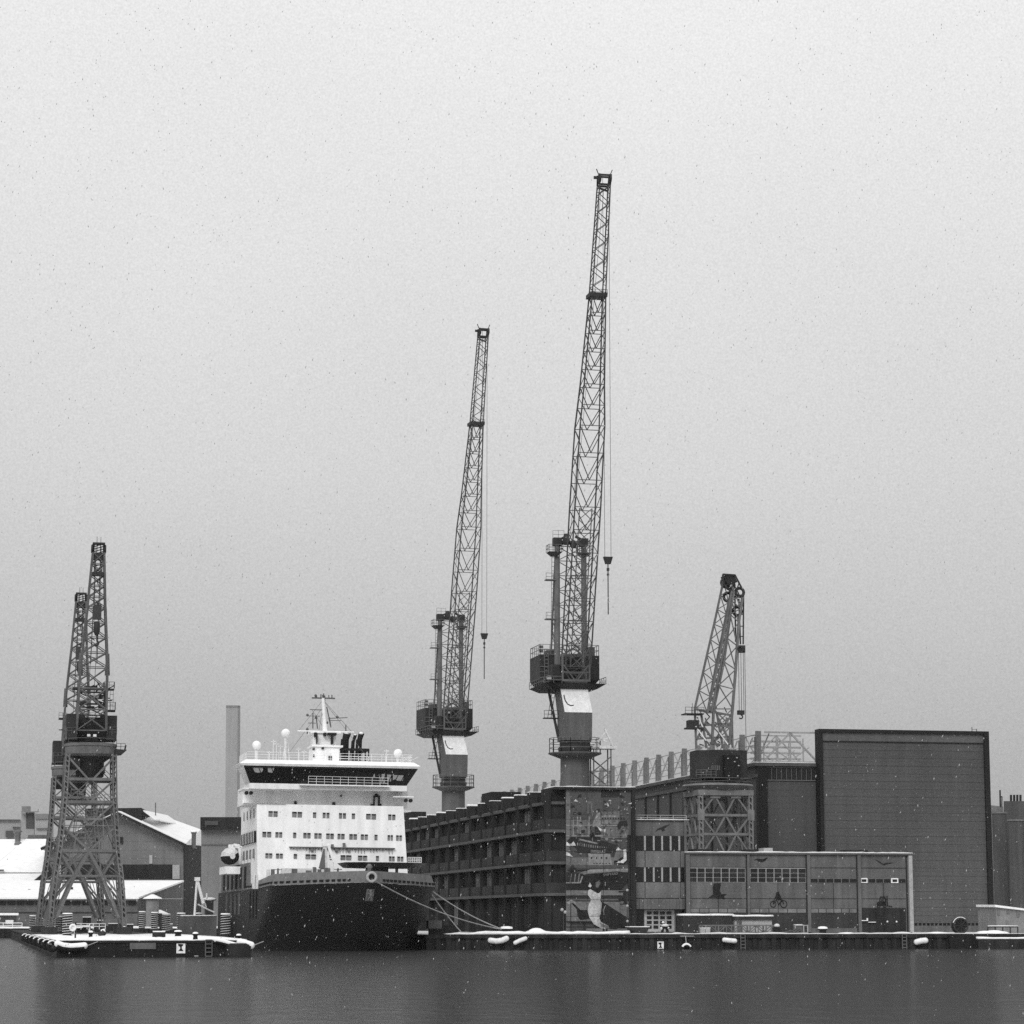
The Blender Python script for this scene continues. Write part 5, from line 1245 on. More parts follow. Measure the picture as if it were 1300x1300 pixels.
# foredeck crane
KY = 30; kx = sx(410.5, 1090, KY)
mb = MB(); mb.hexa([W(kx - 1.0, KY - .6, zd_), W(kx + .7, KY - .6, zd_), W(kx + .7, KY + .6, zd_), W(kx - 1, KY + .6, zd_)], [W(kx - .15, KY - .4, sz(1074, KY)), W(kx + .35, KY - .4, sz(1074, KY)), W(kx + .35, KY + .4, sz(1074, KY)), W(kx - .15, KY + .4, sz(1074, KY))]); dc = part('deck_crane', mb, 'ship_shade', ship)
mb = MB(); mb.hexa([W(kx - .9, KY - .64, sz(1103, KY)), W(kx + .1, KY - .64, sz(1103, KY)), W(kx + .1, KY - .6, sz(1103, KY)), W(kx - .9, KY - .6, sz(1103, KY))], [W(kx - .2, KY - .5, sz(1078, KY)), W(kx, KY - .5, sz(1078, KY)), W(kx, KY - .45, sz(1078, KY)), W(kx - .2, KY - .45, sz(1078, KY))]); part('arm', mb, 'fin_grey', dc)
mb = MB(); mb.bar(W(kx + .5, KY - .5, sz(1073, KY)), W(kx + 1.5, KY - .5, sz(1095, KY)), .4); mb.ladder(W(kx + 1.4, KY - .5, zd_ + 1), W(kx + 1.0, KY - .5, sz(1090, KY)), .6, .12, .5); mb.box(su + kx - .3, su + kx + .9, sv + KY - .5, sv + KY + .5, sz(1075, KY), sz(1071, KY)); part('jib', mb, 'ship_white', dc)
mb = MB()
for x, y in ((367, 1108), (380, 1107), (372, 1104), (325, 1112), (322, 1111), (340, 1105)): mb.box(su + sx(x, y, KY) - .25, su + sx(x, y, KY) + .25, sv + KY - .3, sv + KY + .3, zd_, sz(y, KY)); 
mb.box(su + sx(358, 1105, 33), su + sx(402, 1105, 33), sv + 33, sv + 35.5, zd_, sz(1103, 33))
part('deck_gear', mb, 'ship_shade', ship)
mb = MB(); rn = random.Random(12)
for i in range(16):
    x = rn.uniform(333, 505); y_ = rn.uniform(22, 33); k = rn.choice((0, 1, 2))
    q_ = sx(x, 1105, y_); zt5 = sz(rn.uniform(1099, 1107), y_)
    if abs(q_) > half(y_, 9, 9.2) - 1: continue
    mb.box(su + q_ - .12 - .15 * k, su + q_ + .12 + .15 * k, sv + y_, sv + y_ + .5, zd_ + .1, zt5)
    if k == 0: mb.bar(W(q_ - .6, y_, zt5 - .2), W(q_ + .6, y_, zt5 - .2), .1)
part('foredeck_gear', mb, 'fin_grey', ship)
mb = MB()
for xa, ya, xb, yb in ((409, 888, 378, 928), (409, 888, 446, 928), (409, 897, 360, 965), (410, 890, 470, 965), (414, 930, 395, 901), (408, 901, 404, 928)): mb.bar(W(sx(xa, ya, TY), TY + 1.2, sz(ya, TY)), W(sx(xb, yb, TY), TY + 1.2, sz(yb, TY)), .045)
part('rigging', mb, 'deck_grey', ship)
# quarter: raised side house, lifeboat and its davit
qx = -HB
mb = MB(); mb.box(su + qx, su + qx + 3, sv + 46, sv + 92, zd_, sz(1101, 75)); mb.box(su + qx + 3, su + qx + 6, sv + 50, sv + 92, zd_, sz(1098, 75)); sh = part('side_house', mb, 'fin_grey', ship)
for i in range(6): mb = MB(); mb.box(su + qx - .1, su + qx + .1, sv + 50 + i * 7, sv + 53 + i * 7, zd_ + .4, sz(1105, 75)); part('opening', mb, 'warehouse_dark', sh)
for y_ in (60, 66, 73, 81): mb = MB(); mb.box(su - HB - .12, su - HB + .1, sv + y_ - 1, sv + y_ + 1, 5.2, 8.6); part('hull_port', mb, 'concrete_mid', hull)
LBY = 64; zl = sz(1089, LBY); xl = sx(291, 1086, LBY)
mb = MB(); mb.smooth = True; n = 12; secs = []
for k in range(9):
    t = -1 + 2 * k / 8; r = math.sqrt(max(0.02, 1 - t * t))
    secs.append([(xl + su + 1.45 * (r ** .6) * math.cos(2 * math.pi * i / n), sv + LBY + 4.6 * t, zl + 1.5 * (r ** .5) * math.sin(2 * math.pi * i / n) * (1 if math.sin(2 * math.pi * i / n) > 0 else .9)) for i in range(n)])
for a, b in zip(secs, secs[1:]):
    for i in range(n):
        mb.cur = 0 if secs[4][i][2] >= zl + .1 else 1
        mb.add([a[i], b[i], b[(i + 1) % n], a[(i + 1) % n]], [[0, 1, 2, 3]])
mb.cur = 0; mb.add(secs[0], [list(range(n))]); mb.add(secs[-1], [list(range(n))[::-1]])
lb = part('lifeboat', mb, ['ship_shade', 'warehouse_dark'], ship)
mb = MB(); mb.box(su + xl - .5, su + xl + .5, sv + LBY - 3.4, sv + LBY - 1.6, zl + 1.1, zl + 1.9); part('hatch', mb, 'ship_white', lb)
mb = MB()
for y_ in (LBY - 3.6, LBY + 3.6): mb.bar(W(xl + 2.2, y_ - LBY + LBY, zl - 3.4), W(xl + 1.9, y_, zl + 1.6), .4); mb.bar(W(xl + 1.9, y_, zl + 1.6), W(xl + .2, y_, zl + 1.9), .35)
mb.box(su + xl - 1.2, su + xl + 2, sv + LBY - 5, sv + LBY + 5, zl - 2.9, zl - 1.7); part('davit', mb, 'ship_white', ship)
# rope lead on the starboard shoulder
px_, py_ = sx(535, 1118, 20), 20
mb = MB(); mb.box(su + px_ - .9, su + px_ + .35, sv + 18, sv + 22, sz(1127, 20), sz(1113, 20)); mr = part('side_fairlead', mb, 'black', ship)
mb = MB(); mb.box(su + px_ - 1.1, su + px_ + .6, sv + 17.6, sv + 22, sz(1113, 20), sz(1111.8, 20)); part('cap', mb, 'bulwark_grey', mr)

# ------------------------------------------------------------------ mooring lines
def sag(a, b, s, n=14):
    return [tuple(a[i] + (b[i] - a[i]) * k / n - (s * 4 * (k / n) * (1 - k / n) if i == 2 else 0) for i in range(3)) for k in range(n + 1)]
bolA = (vu(639, 1184.5, 2.0), 1.9, ZG + .75)
ea = V(587, 1184, 1.0); ea = (ea[0], 1.0, ZG + .2)
bow_pt = W(bfx + .1, bfy - .1, bfz - .3); sh_pt = W(sx(542, 1126, 20), 20, sz(1126, 20))
for nm, a, b, s in (('longest mooring rope from the round bow fairlead to the quay bollard', bow_pt, bolA, 1.0), ('steep mooring rope from the side of the bow to the quay edge', sh_pt, ea, .3), ('upper mooring rope from the side of the bow to the quay bollard', sh_pt, bolA, .6)):
    mb = MB(); mb.path(sag(a, b, s), .085, 5); single('mooring_rope', mb, 'line_rope', nm, 'rope', a, 'mooring ropes of the ship')

# ------------------------------------------------------------------ things on the right-hand quay
zq = ZG + .02
def on_quay(px, v): return (vu(px, 1185, v), v, ZG)
# bollards
def bollard(px, v, label, r=.5, h=1.0):
    b = thing('bollard', label, 'bollard', on_quay(px, v), 'mooring bollards on the quay'); c = on_quay(px, v)
    mb = MB(); mb.lathe(c[:2], [(r * 1.3, ZG), (r, ZG + .2), (r * .85, ZG + h * .6), (r * 1.35, ZG + h * .85), (r * 1.2, ZG + h)], 14); part('post', mb, 'rubber', b)
    mb = MB(); mb.lathe(c[:2], [(r * 1.3, ZG + h * .92), (r * 1.2, ZG + h + .2), (r * .5, ZG + h + .3)], 14); part('snow_cap', mb, 'snow', b)
bollard(643, 2.0, 'snow capped bollard holding the mooring ropes', .75, .95)
bollard(1044.5, 1.6, 'snow capped bollard in front of the dark long doors', .6, .9)
# fenders on the wall
def fender(pts, r, label, m='snow'):
    P = [V(x, y, -.9) for x, y in pts]
    f = thing('fender', label, 'fender', P[0], 'white foam fenders on the quay wall')
    mb = MB(); mb.smooth = True
    for a, b in zip(P, P[1:]): mb.tube(a, b, r, n=12)
    for p in P: mb.ball(p, r * .98, 1, 12)
    part('float', mb, 'sign_white', f)
    mb = MB()
    for p in (P[0], P[-1]): mb.path([p, (p[0] + .2, -.5, ZG)], .05, 4)
    part('rope', mb, 'rope', f)
fender([(622.5, 1193.8), (630, 1195), (637, 1194), (643, 1191.5)], .42, 'longest curved white fender hung under the rope bollard')
fender([(654, 1197), (660, 1194), (667, 1191.5)], .32, 'slanting white fender beside the curved one under the snow heap')
fender([(919.5, 1193.2), (926, 1194), (933, 1194.5)], .36, 'level white fender under the lying gangway')
fender([(1163.5, 1196), (1169, 1194.5), (1175, 1194)], .45, 'white fender under the right end of the low wide building')
for x, lb_ in ((871.5, 'snow topped tyre on the quay wall right of the bollard sign'),):
    p = V(x, 1205, -.6); t = thing('tyre', lb_, 'tyre', p)
    mb = MB(); mb.torus(p, (0, 1, 0), .62, .24, 20, 8); part('rubber', mb, 'rubber', t)
    mb = MB(); mb.torus((p[0], p[1] - .03, p[2] + .06), (0, 1, 0), .66, .22, 14, 8, .45, math.pi - .45); part('snow_cap', mb, 'snow', t)
    mb = MB(); mb.path([(p[0], p[1], p[2] + .6), (p[0] - .1, -.5, ZG - .2)], .07, 5); mb.bar((p[0] - 1, -.5, ZG - .25), (p[0] + 1.2, -.5, ZG - .25), .1); part('chain', mb, 'frame_pale', t)
# bollard sign
def bollard_sign(x0, y0, x1, y1, v, label, parent_front):
    p = V((x0 + x1) / 2, (y0 + y1) / 2, v)
    s = thing('mooring_sign', label, 'sign', p, 'square mooring signs')
    mb = MB(); fbox(mb, x0, y0, x1, y1, v, .08); part('board', mb, 'sign_white', s)
    mb = MB(); w, h = x1 - x0, y1 - y0
    pts = [(.18, .1), (.78, .14), (.74, .3), (.6, .4), (.62, .62), (.8, .86), (.2, .86), (.42, .62), (.42, .42), (.2, .3)]
    mb.poly([V(x0 + a * w, y0 + b * h, v - .1) for a, b in pts], (0, .02, 0)); part('bollard_symbol', mb, 'black', s)
bollard_sign(834.5, 1195.5, 842.5, 1204.5, -.45, 'square white sign with black bollard symbol on the quay wall', 0)
# skip
c = on_quay(812, 5); sk = thing('skip', 'dark open skip in front of the painted wall', 'skip', c); x0, x1 = vu(799, 1182, 5), vu(824, 1182, 5)
mb = MB(); zt2 = vz(1177, 5)
mb.hexa([(x0 + 1.2, 5, ZG + .1), (x1 - .4, 5, ZG + .1), (x1 - .4, 7.6, ZG + .1), (x0 + 1.2, 7.6, ZG + .1)], [(x0, 4.8, zt2), (x1, 4.8, zt2), (x1, 7.8, zt2), (x0, 7.8, zt2)]); part('body', mb, 'shed_dark', sk)
mb = MB(); mb.box(x0 - .05, x1 + .05, 4.7, 4.85, zt2, zt2 + .12); mb.box(x0, x1, 4.85, 7.7, zt2 + .01, zt2 + .1); part('snow', mb, 'snow', sk)
# odd sculpture of scrap
c = on_quay(844, 4); sc2 = thing('scrap_sculpture', 'snow dusted dark sculpture on splayed legs in front of the glazed doors', 'sculpture', c)
mb = MB()
for dx, dy in ((-.7, -.3), (-.3, .4), (.3, -.4), (.75, .3), (.5, 0)): mb.tube((c[0] + dx, c[1] + dy, ZG), (c[0] + dx * .5, c[1] + dy * .4, ZG + 1.0), .1, .16, 6)
mb.ball((c[0], c[1], ZG + 1.15), .55, .55, 10); mb.ball((c[0] - .25, c[1], ZG + 1.6), .26, 1.2, 8); part('body', mb, 'rubber', sc2)
mb = MB(); mb.ball((c[0], c[1] - .1, ZG + 1.34), .58, .45, 10); mb.ball((c[0] - .25, c[1] - .05, ZG + 1.8), .24, .9, 8); mb.ball((c[0] + .5, c[1] - .1, ZG + 1.0), .22, .8, 8); mb.ball((c[0] - .6, c[1] - .2, ZG + .9), .2, 1.2, 8); part('snow', mb, 'dirty_snow', sc2)
# lamp masts
for px, y0, y1, lb_, balls in ((796.5, 1130, 1184, 'thin lamp mast in front of the painted bird tail', (1130, 1150, 1169.5)), (715.5, 1155, 1184, 'short twin globe lamp post at the corner of the painted wall', (1155, 1158))):
    v = 9.5; c = on_quay(px, v); t = thing('lamp_post', lb_, 'lamp post', c)
    mb = MB(); mb.tube(c, (c[0], v, vz(y0, v)), .09, .06, 6); part('pole', mb, 'rope', t)
    for i, b in enumerate(balls): mb = MB(); mb.ball((c[0] + (.22 if len(balls) > 2 else -.25 + .5 * i) * (1 if len(balls) == 2 else 0), v - .1, vz(b, v)), .22 if len(balls) > 2 else .27, 1, 8); part('globe', mb, 'frame_pale', t)
# dark shed with snow roof and white kiosk
def shed(x0, y0, x1, v, label, m, depth=4, roof=.25):
    a, b = vu(x0, 1175, v), vu(x1, 1175, v); z = vz(y0, v); s = thing('container', label, 'container', ((a + b) / 2, v, ZG))
    mb = MB(); mb.box(a, b, v, v + depth, ZG, z - roof); part('body', mb, m, s)
    mb = MB(); n = int((b - a) / .5)
    for i in range(n): mb.box(a + .1 + i * .5, a + .3 + i * .5, v - .06, v, ZG + .2, z - roof - .2)
    part('ribs', mb, m, s)
    mb = MB(); mb.snowline((a - .15, v - .15, z - roof), (b + .15, v - .15, z - roof), depth + .2, roof + .06, 5, 1.2, .3); part('snow', mb, 'snow', s)
    return s
shed(867.5, 1160.5, 931, 8.2, 'long dark ribbed container with a snowy roof by the gangway', 'shed_dark')
kz = thing('kiosk', 'pale kiosk with dark fascia and snow on the roof behind the gangway', 'kiosk', on_quay(956, 7.5))
a, b = vu(933, 1170, 7.5), vu(980, 1170, 7.5)
mb = MB(); mb.box(a, b, 7.5, 10.8, ZG, vz(1167.5, 7.5)); part('wall', mb, 'frame_pale', kz)
mb = MB(); mb.box(a - .2, b + .2, 7.2, 11, vz(1167.5, 7.5), vz(1163.6, 7.5)); r_ = part('roof', mb, 'shed_dark', kz)
mb = MB(); mb.snowline((a - .2, 7.2, vz(1163.6, 7.5)), (b + .2, 7.2, vz(1163.6, 7.5)), 3.8, .3, 9, 1, .5); part('snow', mb, 'snow', r_)
mb = MB(); mb.box(a + .3, a + 1.1, 7.44, 7.5, ZG + .2, ZG + 2); part('door', mb, 'concrete_mid', kz)
# gangway lying on the quay
gw = thing('gangway', 'grey lattice gangway lying along the quay edge', 'gangway', on_quay(938, 3)); v = 3.0
a, b = vu(891.5, 1180, v), vu(983, 1180, v); z0, z1 = ZG + .25, vz(1175, v)
mb = MB()
for vv in (v, v + 1.6):
    mb.bar((a, vv, z0), (b, vv, z0), .2); mb.bar((a, vv, z1), (b, vv, z1), .2); n = 9
    for i in range(n + 1): mb.bar((a + (b - a) * i / n, vv, z0), (a + (b - a) * i / n, vv, z1), .14 if i % 2 else .22)
    for i in range(n): p, q_ = (z1, z0) if i % 2 else (z0, z1); mb.bar((a + (b - a) * i / n, vv, p), (a + (b - a) * (i + 1) / n, vv, q_), .12)
part('side_truss', mb, 'fin_grey', gw)
mb = MB(); mb.box(a, b, v + .1, v + 1.5, z0 - .15, z0 + .05); part('walkway', mb, 'shed_dark', gw)
# cabinet, buoy, chain, crate
c = on_quay(896, 2.4); cb = thing('cabinet', 'pale steel cabinet at the left end of the gangway', 'cabinet', c); a, b = vu(889.5, 1182, 2.4), vu(901.5, 1182, 2.4)
mb = MB(); mb.box(a, b, 2.4, 3.0 - .1, ZG, vz(1178.5, 2.4)); part('body', mb, 'frame_pale', cb)
mb = MB(); mb.box(a - .05, b + .05, 2.35, 2.9, vz(1178.5, 2.4), vz(1177.8, 2.4)); part('snow', mb, 'snow', cb)
mb = MB(); mb.box((a + b) / 2 - .02, (a + b) / 2 + .02, 2.37, 2.4, ZG + .1, ZG + .8); part('door_seam', mb, 'shed_dark', cb)
c = on_quay(986.5, 2.6); by = thing('buoy', 'round dark buoy with a snow cap at the right end of the gangway', 'buoy', c)
mb = MB(); mb.lathe(c[:2], [(.75, ZG), (.75, ZG + .25), (.5, ZG + .4), (.55, ZG + .8), (.42, ZG + 1.15)], 14); part('body', mb, 'rubber', by)
mb = MB(); mb.ball((c[0], c[1], ZG + 1.3), .46, .7, 10); part('snow_cap', mb, 'dirty_snow', by)
c = on_quay(1003, 2.6); mb = MB(); rn = random.Random(3)
for i in range(26):
    t = i / 25; p = (c[0] - 1.6 + 3.2 * t, c[1] + rn.uniform(-.3, .3), ZG + .12 + .75 * t ** 1.5 * rn.uniform(.5, 1)); mb.torus(p, (rn.uniform(-1, 1), 1, rn.uniform(-.5, .5)), .2, .06, 8, 5)
single('anchor_chain', mb, 'concrete_mid', 'heap of heavy chain between the buoy and the crate', 'chain', c)
c = on_quay(1017, 3); ct = thing('crate', 'grey framed crate with snow on top beside the chain heap', 'crate', c); a, b = vu(1009.5, 1180, 3), vu(1026, 1180, 3)
mb = MB(); mb.box(a + .1, b - .9, 3, 4.4, ZG, vz(1174.5, 3)); part('body', mb, 'concrete_mid', ct)
mb = MB()
for x in (a, b - .75, b - .1): mb.bar((x, 2.95, ZG), (x, 2.95, vz(1174, 3)), .14)
for z in (ZG + .2, vz(1175, 3)): mb.bar((a, 2.95, z), (b, 2.95, z), .12)
part('frame', mb, 'frame_pale', ct)
mb = MB(); mb.snowline((a + .1, 3, vz(1174.5, 3)), (b - .9, 3, vz(1174.5, 3)), 1.3, .14, 3, .5); part('snow', mb, 'snow', ct)
# planter-like box beside the ship, left end of the quay
c = on_quay(552, 4); pb = thing('winch_box', 'pale box on a dark skid at the left end of the quay beside the hull', 'winch', c); a, b = vu(544, 1175, 4), vu(561, 1175, 4)
mb = MB(); mb.box(a, b, 4, 6, ZG + .9, vz(1168.5, 4)); part('body', mb, 'concrete_mid', pb)
mb = MB(); mb.box(a + 1.0, b + 2.6, 4.2, 5.8, ZG, vz(1174, 4) - .05); mb.box(a + .3, b, 4.1, 5.9, ZG, ZG + .9); part('skid', mb, 'rubber', pb)
# cable reel
c = on_quay(1219, 2); rl = thing('cable_reel', 'tall round dark reel on the quay in front of the hall door', 'reel', c); zc = vz(1175.5, 2)
rr = zc - ZG
mb = MB(); mb.torus((c[0], 1.6, zc), (0, 1, 0), rr - .18, .16, 28, 8); mb.torus((c[0], 2.7, zc), (0, 1, 0), rr - .18, .16, 28, 8)
for i in range(8): t = i * math.pi / 4; mb.bar((c[0], 1.6, zc), (c[0] + (rr - .2) * math.cos(t), 1.6, zc + (rr - .2) * math.sin(t)), .13)
part('flange', mb, 'crane_dark', rl)
mb = MB(); mb.tube((c[0], 1.65, zc), (c[0], 2.6, zc), rr * .8, n=24); part('cable', mb, 'rubber', rl)
mb = MB(); mb.torus((c[0], 1.75, zc + .05), (0, 1, 0), rr - .02, .07, 20, 6, .9, 2.8); part('snow', mb, 'snow', rl)
# snow heaps
mb = MB(); rn = random.Random(9); mb.smooth = True
for px, r, h_ in ((655, 1.3, .5), (662, 1.0, .4), (674, 1.2, .6), (681, 1.5, 1.0), (685, 1.2, .8), (700, 2.2, .35), (722, 1.6, .45), (734, 1.4, .3), (770, 1.5, .3), (860, 1.2, .3), (905, 1.1, .25), (1075, 1.6, .3), (1145, 1.8, .35), (1190, 2, .35), (1250, 1.6, .5), (1262, 1.9, .6), (1271, 1.3, .45)):
    c = on_quay(px, 1.6 + rn.random()); mb.ball((c[0], c[1], ZG), r, h_ / r, 12)
struct('snow_heaps', mb, 'snow', on_quay(900, 1), 'stuff')
# hut, railings, ledge at the far right
vh_ = 22; a, b = vu(1264.5, 1160, vh_), vu(1300, 1160, vh_)
ht = thing('hut', 'small pale brick hut with snowy lean-to roof right of the hall', 'hut', (a, vh_, ZG))
mb = MB(); mb.hexa([(a, vh_, ZG), (b, vh_, ZG), (b, vh_ + 8, ZG), (a, vh_ + 8, ZG)], [(a, vh_, vz(1151, vh_)), (b, vh_, vz(1155.5, vh_)), (b, vh_ + 8, vz(1155.5, vh_)), (a, vh_ + 8, vz(1151, vh_))]); part('wall', mb, 'hut_wall', ht)
mb = MB(); mb.hexa([(a - .3, vh_ - .5, vz(1151, vh_)), (b, vh_ - .5, vz(1155.5, vh_)), (b, vh_ + 8, vz(1154.8, vh_)), (a - .3, vh_ + 8, vz(1150.5, vh_))], [(a - .3, vh_ - .5, vz(1148, vh_)), (b, vh_ - .5, vz(1153, vh_)), (b, vh_ + 8, vz(1152.4, vh_)), (a - .3, vh_ + 8, vz(1147.4, vh_))]); part('roof', mb, 'snow', ht)
for x0, y0, x1, y1 in ((1266, 1154, 1269, 1162), (1278, 1155.5, 1281.5, 1160), (1290.5, 1155.5, 1294, 1164.5), (1277, 1169, 1280, 1180)): mb = MB(); fbox(mb, x0, y0, x1, y1, vh_, .1); part('window', mb, 'glass_grey', ht)
mb = MB(); p = V(1296.5, 1150, vh_ + 1); mb.tube((p[0], p[1], vz(1154, vh_)), (p[0], p[1], vz(1147, vh_)), .2, n=6); part('flue', mb, 'concrete_mid', ht)
bn = thing('bench_rail', 'low snow topped barrier in front of the small hut', 'barrier', on_quay(1262, 5)); a, b = vu(1254, 1178, 5), vu(1292, 1178, 5)
mb = MB(); 
for i in range(5): mb.bar((a + (b - a) * i / 4, 5, ZG), (a + (b - a) * i / 4, 5, vz(1177, 5)), .16)
mb.bar((a, 5, vz(1177, 5)), (b, 5, vz(1177, 5)), .2); part('rail', mb, 'shed_dark', bn)
mb = MB(); mb.snowline((a, 4.9, vz(1177, 5) + .08), (b, 4.9, vz(1177, 5) + .08), .22, .16, 3); part('snow', mb, 'snow', bn)
a, b = vu(1241.5, 1192, -2.2), vu(1330, 1192, -2.2)
pt = thing('pontoon', 'low dark pontoon with snow on top at the right edge against the quay', 'pontoon', (a, -2.2, 0))
mb = MB(); mb.box(a, b, -2.4, -.5, -.6, vz(1193, -2.4)); part('float', mb, 'quay_concrete', pt)
mb = MB(); mb.snowline((a, -2.42, vz(1193, -2.4)), (b, -2.42, vz(1193, -2.4)), 1.9, .3, 6); part('snow', mb, 'snow', pt)

# ------------------------------------------------------------------ jetty on the left
ZJ = 2.06
jf0 = Z(72, 1215.5, 0); jr0 = Z(318, 1215.5, 0); JV = jf0[1]; JA, JB = jf0[0], jr0[0]
jet = thing('jetty', 'long low black jetty with a snow covered deck in front of the portal cranes', 'jetty', (JA, JV, 0))
mb = MB(); mb.box(JA, JB, JV, VL, -1, ZJ - .12); part('hull', mb, 'pier_black', jet)
mb = MB(); mb.box(JA - .12, JB + .1, JV - .12, VL, ZJ - .34, ZJ - .1); part('deck_edge', mb, 'rubber', jet)
mb = MB(); mb.snowline((JA, JV + .05, ZJ - .1), (JB, JV + .05, ZJ - .1), 140, .24, 21, .9, .7); 
for k in range(40): mb.ball((JA + RND.uniform(1, 21), JV + RND.uniform(2, 60), ZJ), RND.uniform(.5, 1.2), .25, 8)
part('snow_cover', mb, 'snow', jet)
mb = MB()
for x0, x1, d in ((164, 197, .1),): fbox(mb, x0, 1195, x1, 1203.5, JV + 1.2, 1.3, .9)
part('patch_plate', mb, 'concrete_mid', jet)
mb = MB()
for x0 in (155, 159.5, 199, 203.5):
    for y in (1197, 1203): fbox(mb, x0, y, x0 + 2.6, y + 3, JV + 1.2, 1.3, .9)
part('drain_plates', mb, 'concrete_dark', jet)
mb = MB(); c = V(265, 1205, JV - .2); mb.ladder((c[0], JV - .2, .1), (c[0], JV - .2, ZJ), .8, .12, .4); part('ladder', mb, 'concrete_mid', jet)
mb = MB(); fbox(mb, 245.5, 1211.5, 250.5, 1212.7, JV + 1.2, 1.4, .9); part('number_plate', mb, 'frame_pale', jet)
bollard_sign(224, 1197, 235.2, 1209, JV - .05, 'square white sign with black bollard symbol on the front of the jetty', 0)
# rubber tyres down the left side
tp = None
tyre_px = [(73, 'nearest and largest'), (66.5, 'second nearest'), (59.5, 'third nearest'), (53, 'fourth nearest'), (46.5, 'fifth nearest'), (41, 'third farthest'), (36, 'second farthest'), (31.5, 'farthest and smallest')]
for px, which in tyre_px:
    b0_ = U(px, 1200, JA - .55); base = (JA - .55, max(b0_[1], JV + .8), ZJ - .75)
    lbl = which + ' snow rimmed tyre in the row along the left side of the jetty'
    if tp is None:
        tp = thing('tyre', lbl, 'tyre', base, 'tyres along the jetty')
        mb = MB(); mb.torus(base, (.35, -1, 0), .44, .19, 20, 8); part('rubber', mb, 'rubber', tp)
        mb = MB(); mb.torus((base[0] - .03, base[1] - .1, base[2] + .07), (.35, -1, 0), .5, .09, 14, 8, .5, math.pi - .3); part('snow_cap', mb, 'snow', tp)
    else: copy_tree(tp, base, lbl).scale = (1.15, 1.15, 1.15)
# log fenders round the two corners
def logf(pts, r, label, v):
    P = [V(x, y, v) for x, y in pts]; f = thing('log_fender', label, 'fender', P[0], 'white log fenders on the jetty')
    mb = MB(); mb.smooth = True
    for a, b in zip(P, P[1:]): mb.tube(a, b, r, n=14)
    for p in P[1:-1]: mb.ball(p, r, 1, 14)
    part('float', mb, 'rubber', f)
    mb = MB(); mb.smooth = True
    for a, b in zip(P, P[1:]): mb.tube((a[0], a[1] - .05, a[2] + .13), (b[0], b[1] - .05, b[2] + .13), r * .93, n=14)
    for p in P: mb.ball((p[0], p[1] - .05, p[2] + .13), r * .93, 1, 14)
    part('snow_cover', mb, 'snow', f)
    mb = MB(); a = P[-1]; mb.path([a, (a[0] + 1.6, JV - .1, ZJ - .2)], .06, 5); part('rope', mb, 'line_rope', f)
logf([(73, 1199.5), (80, 1202.2), (90, 1203.3), (99, 1202.8), (107, 1202)], .44, 'thick snow covered log fender at the left front corner of the jetty', JV - .6)
logf([(274, 1194.5), (283, 1196.5), (292, 1199), (299, 1201)], .3, 'thin sloping snow covered log fender near the right end of the jetty', JV - .5)
logf([(305, 1197.5), (312, 1199.5), (318.5, 1201.5)], .5, 'short stout snow covered log fender at the right front corner of the jetty', JV - .6)
p = V(303.5, 1203, JV - .8); t = thing('tyre', 'tyre hanging between the two snowy log fenders at the right corner of the jetty', 'tyre', p)
mb = MB(); mb.torus(p, (.35, -1, 0), .36, .15, 18, 8); part('rubber', mb, 'fin_grey', t)
mb = MB(); mb.tube((p[0], p[1] + .1, p[2]), (p[0], p[1] + .25, p[2]), .34, n=14); part('hub', mb, 'black', t)
mb = MB(); x0 = vu(300, 1208, JV); mb.lathe((JB - 1.0, JV - .1), [(1.6, -.6), (1.6, ZJ - .6), (1.3, ZJ - .4)], 18); part('corner_roll', mb, 'rubber', jet)
# spiral wrapped piles
SPN = [(160, 1163, 1181, 'timber'), (170.5, 1166, 1181, ''), (195.5 - 130, 0, 0, '')]
piles = [(41, 1163, 1182), (49.5, 1166, 1183), (64, 1161.5, 1184), (75, 1164, 1184.5), (85, 1160.5, 1188.5), (180, 1158, 1180), (196, 1159, 1181.5), (210.5, 1161, 1184), (229.5, 1160, 1184.5), (251, 1160, 1185.5), (286, 1161, 1188.5)]
names = ['leftmost of the spiral wrapped posts, beside the snowy shelter', 'second spiral wrapped post from the left, shorter than its neighbours', 'spiral wrapped post at the left foot of the nearer portal crane', 'slim spiral wrapped post just inside the crane leg', 'spiral wrapped post beside the white lifebuoy', 'spiral wrapped post right of the nearer portal crane', 'spiral wrapped post in front of the snowy roofed cabin', 'spiral wrapped post behind the dark drum box', 'spiral wrapped post left of the white davit', 'spiral wrapped post at the foot of the white davit', 'rightmost spiral wrapped post, close to the black hull']
proto = None
for (px, yt, yb), nm in zip(piles, names):
    b = Z(px, yb, ZJ)
    hgt = AY(px, yt, y2w(b)[1])[2] - ZJ
    if proto is None:
        r = .68; n = 64; h0 = 3.4; proto = thing('wrapped_post', nm, 'post', b, 'spiral wrapped posts on the jetty')
        mb = MB(); mb.tube(b, (b[0], b[1], b[2] + h0), r, n=16); part('post', mb, 'timber_pile', proto)
        mb = MB(); turns = 8; pts = [(b[0] + (r + .05) * math.cos(2 * math.pi * turns * k / 128), b[1] + (r + .05) * math.sin(2 * math.pi * turns * k / 128), b[2] + .15 + (h0 - .3) * k / 128) for k in range(129)]
        mb.path(pts, .05, 5); part('spiral', mb, 'dirty_snow', proto)
        mb = MB(); mb.tube((b[0], b[1], b[2] + h0), (b[0], b[1], b[2] + h0 + .2), r * 1.15, r * 1.05, 16); part('snow_cap', mb, 'snow', proto)
        proto.scale = (1, 1, hgt / h0); k0 = proto
    else:
        c = copy_tree(proto, b, nm); s = y2w(b)[1] / y2w(Z(251, 1185.5, ZJ))[1]; s = (.75 + .25 * s); c.scale = (s, s, hgt / h0)
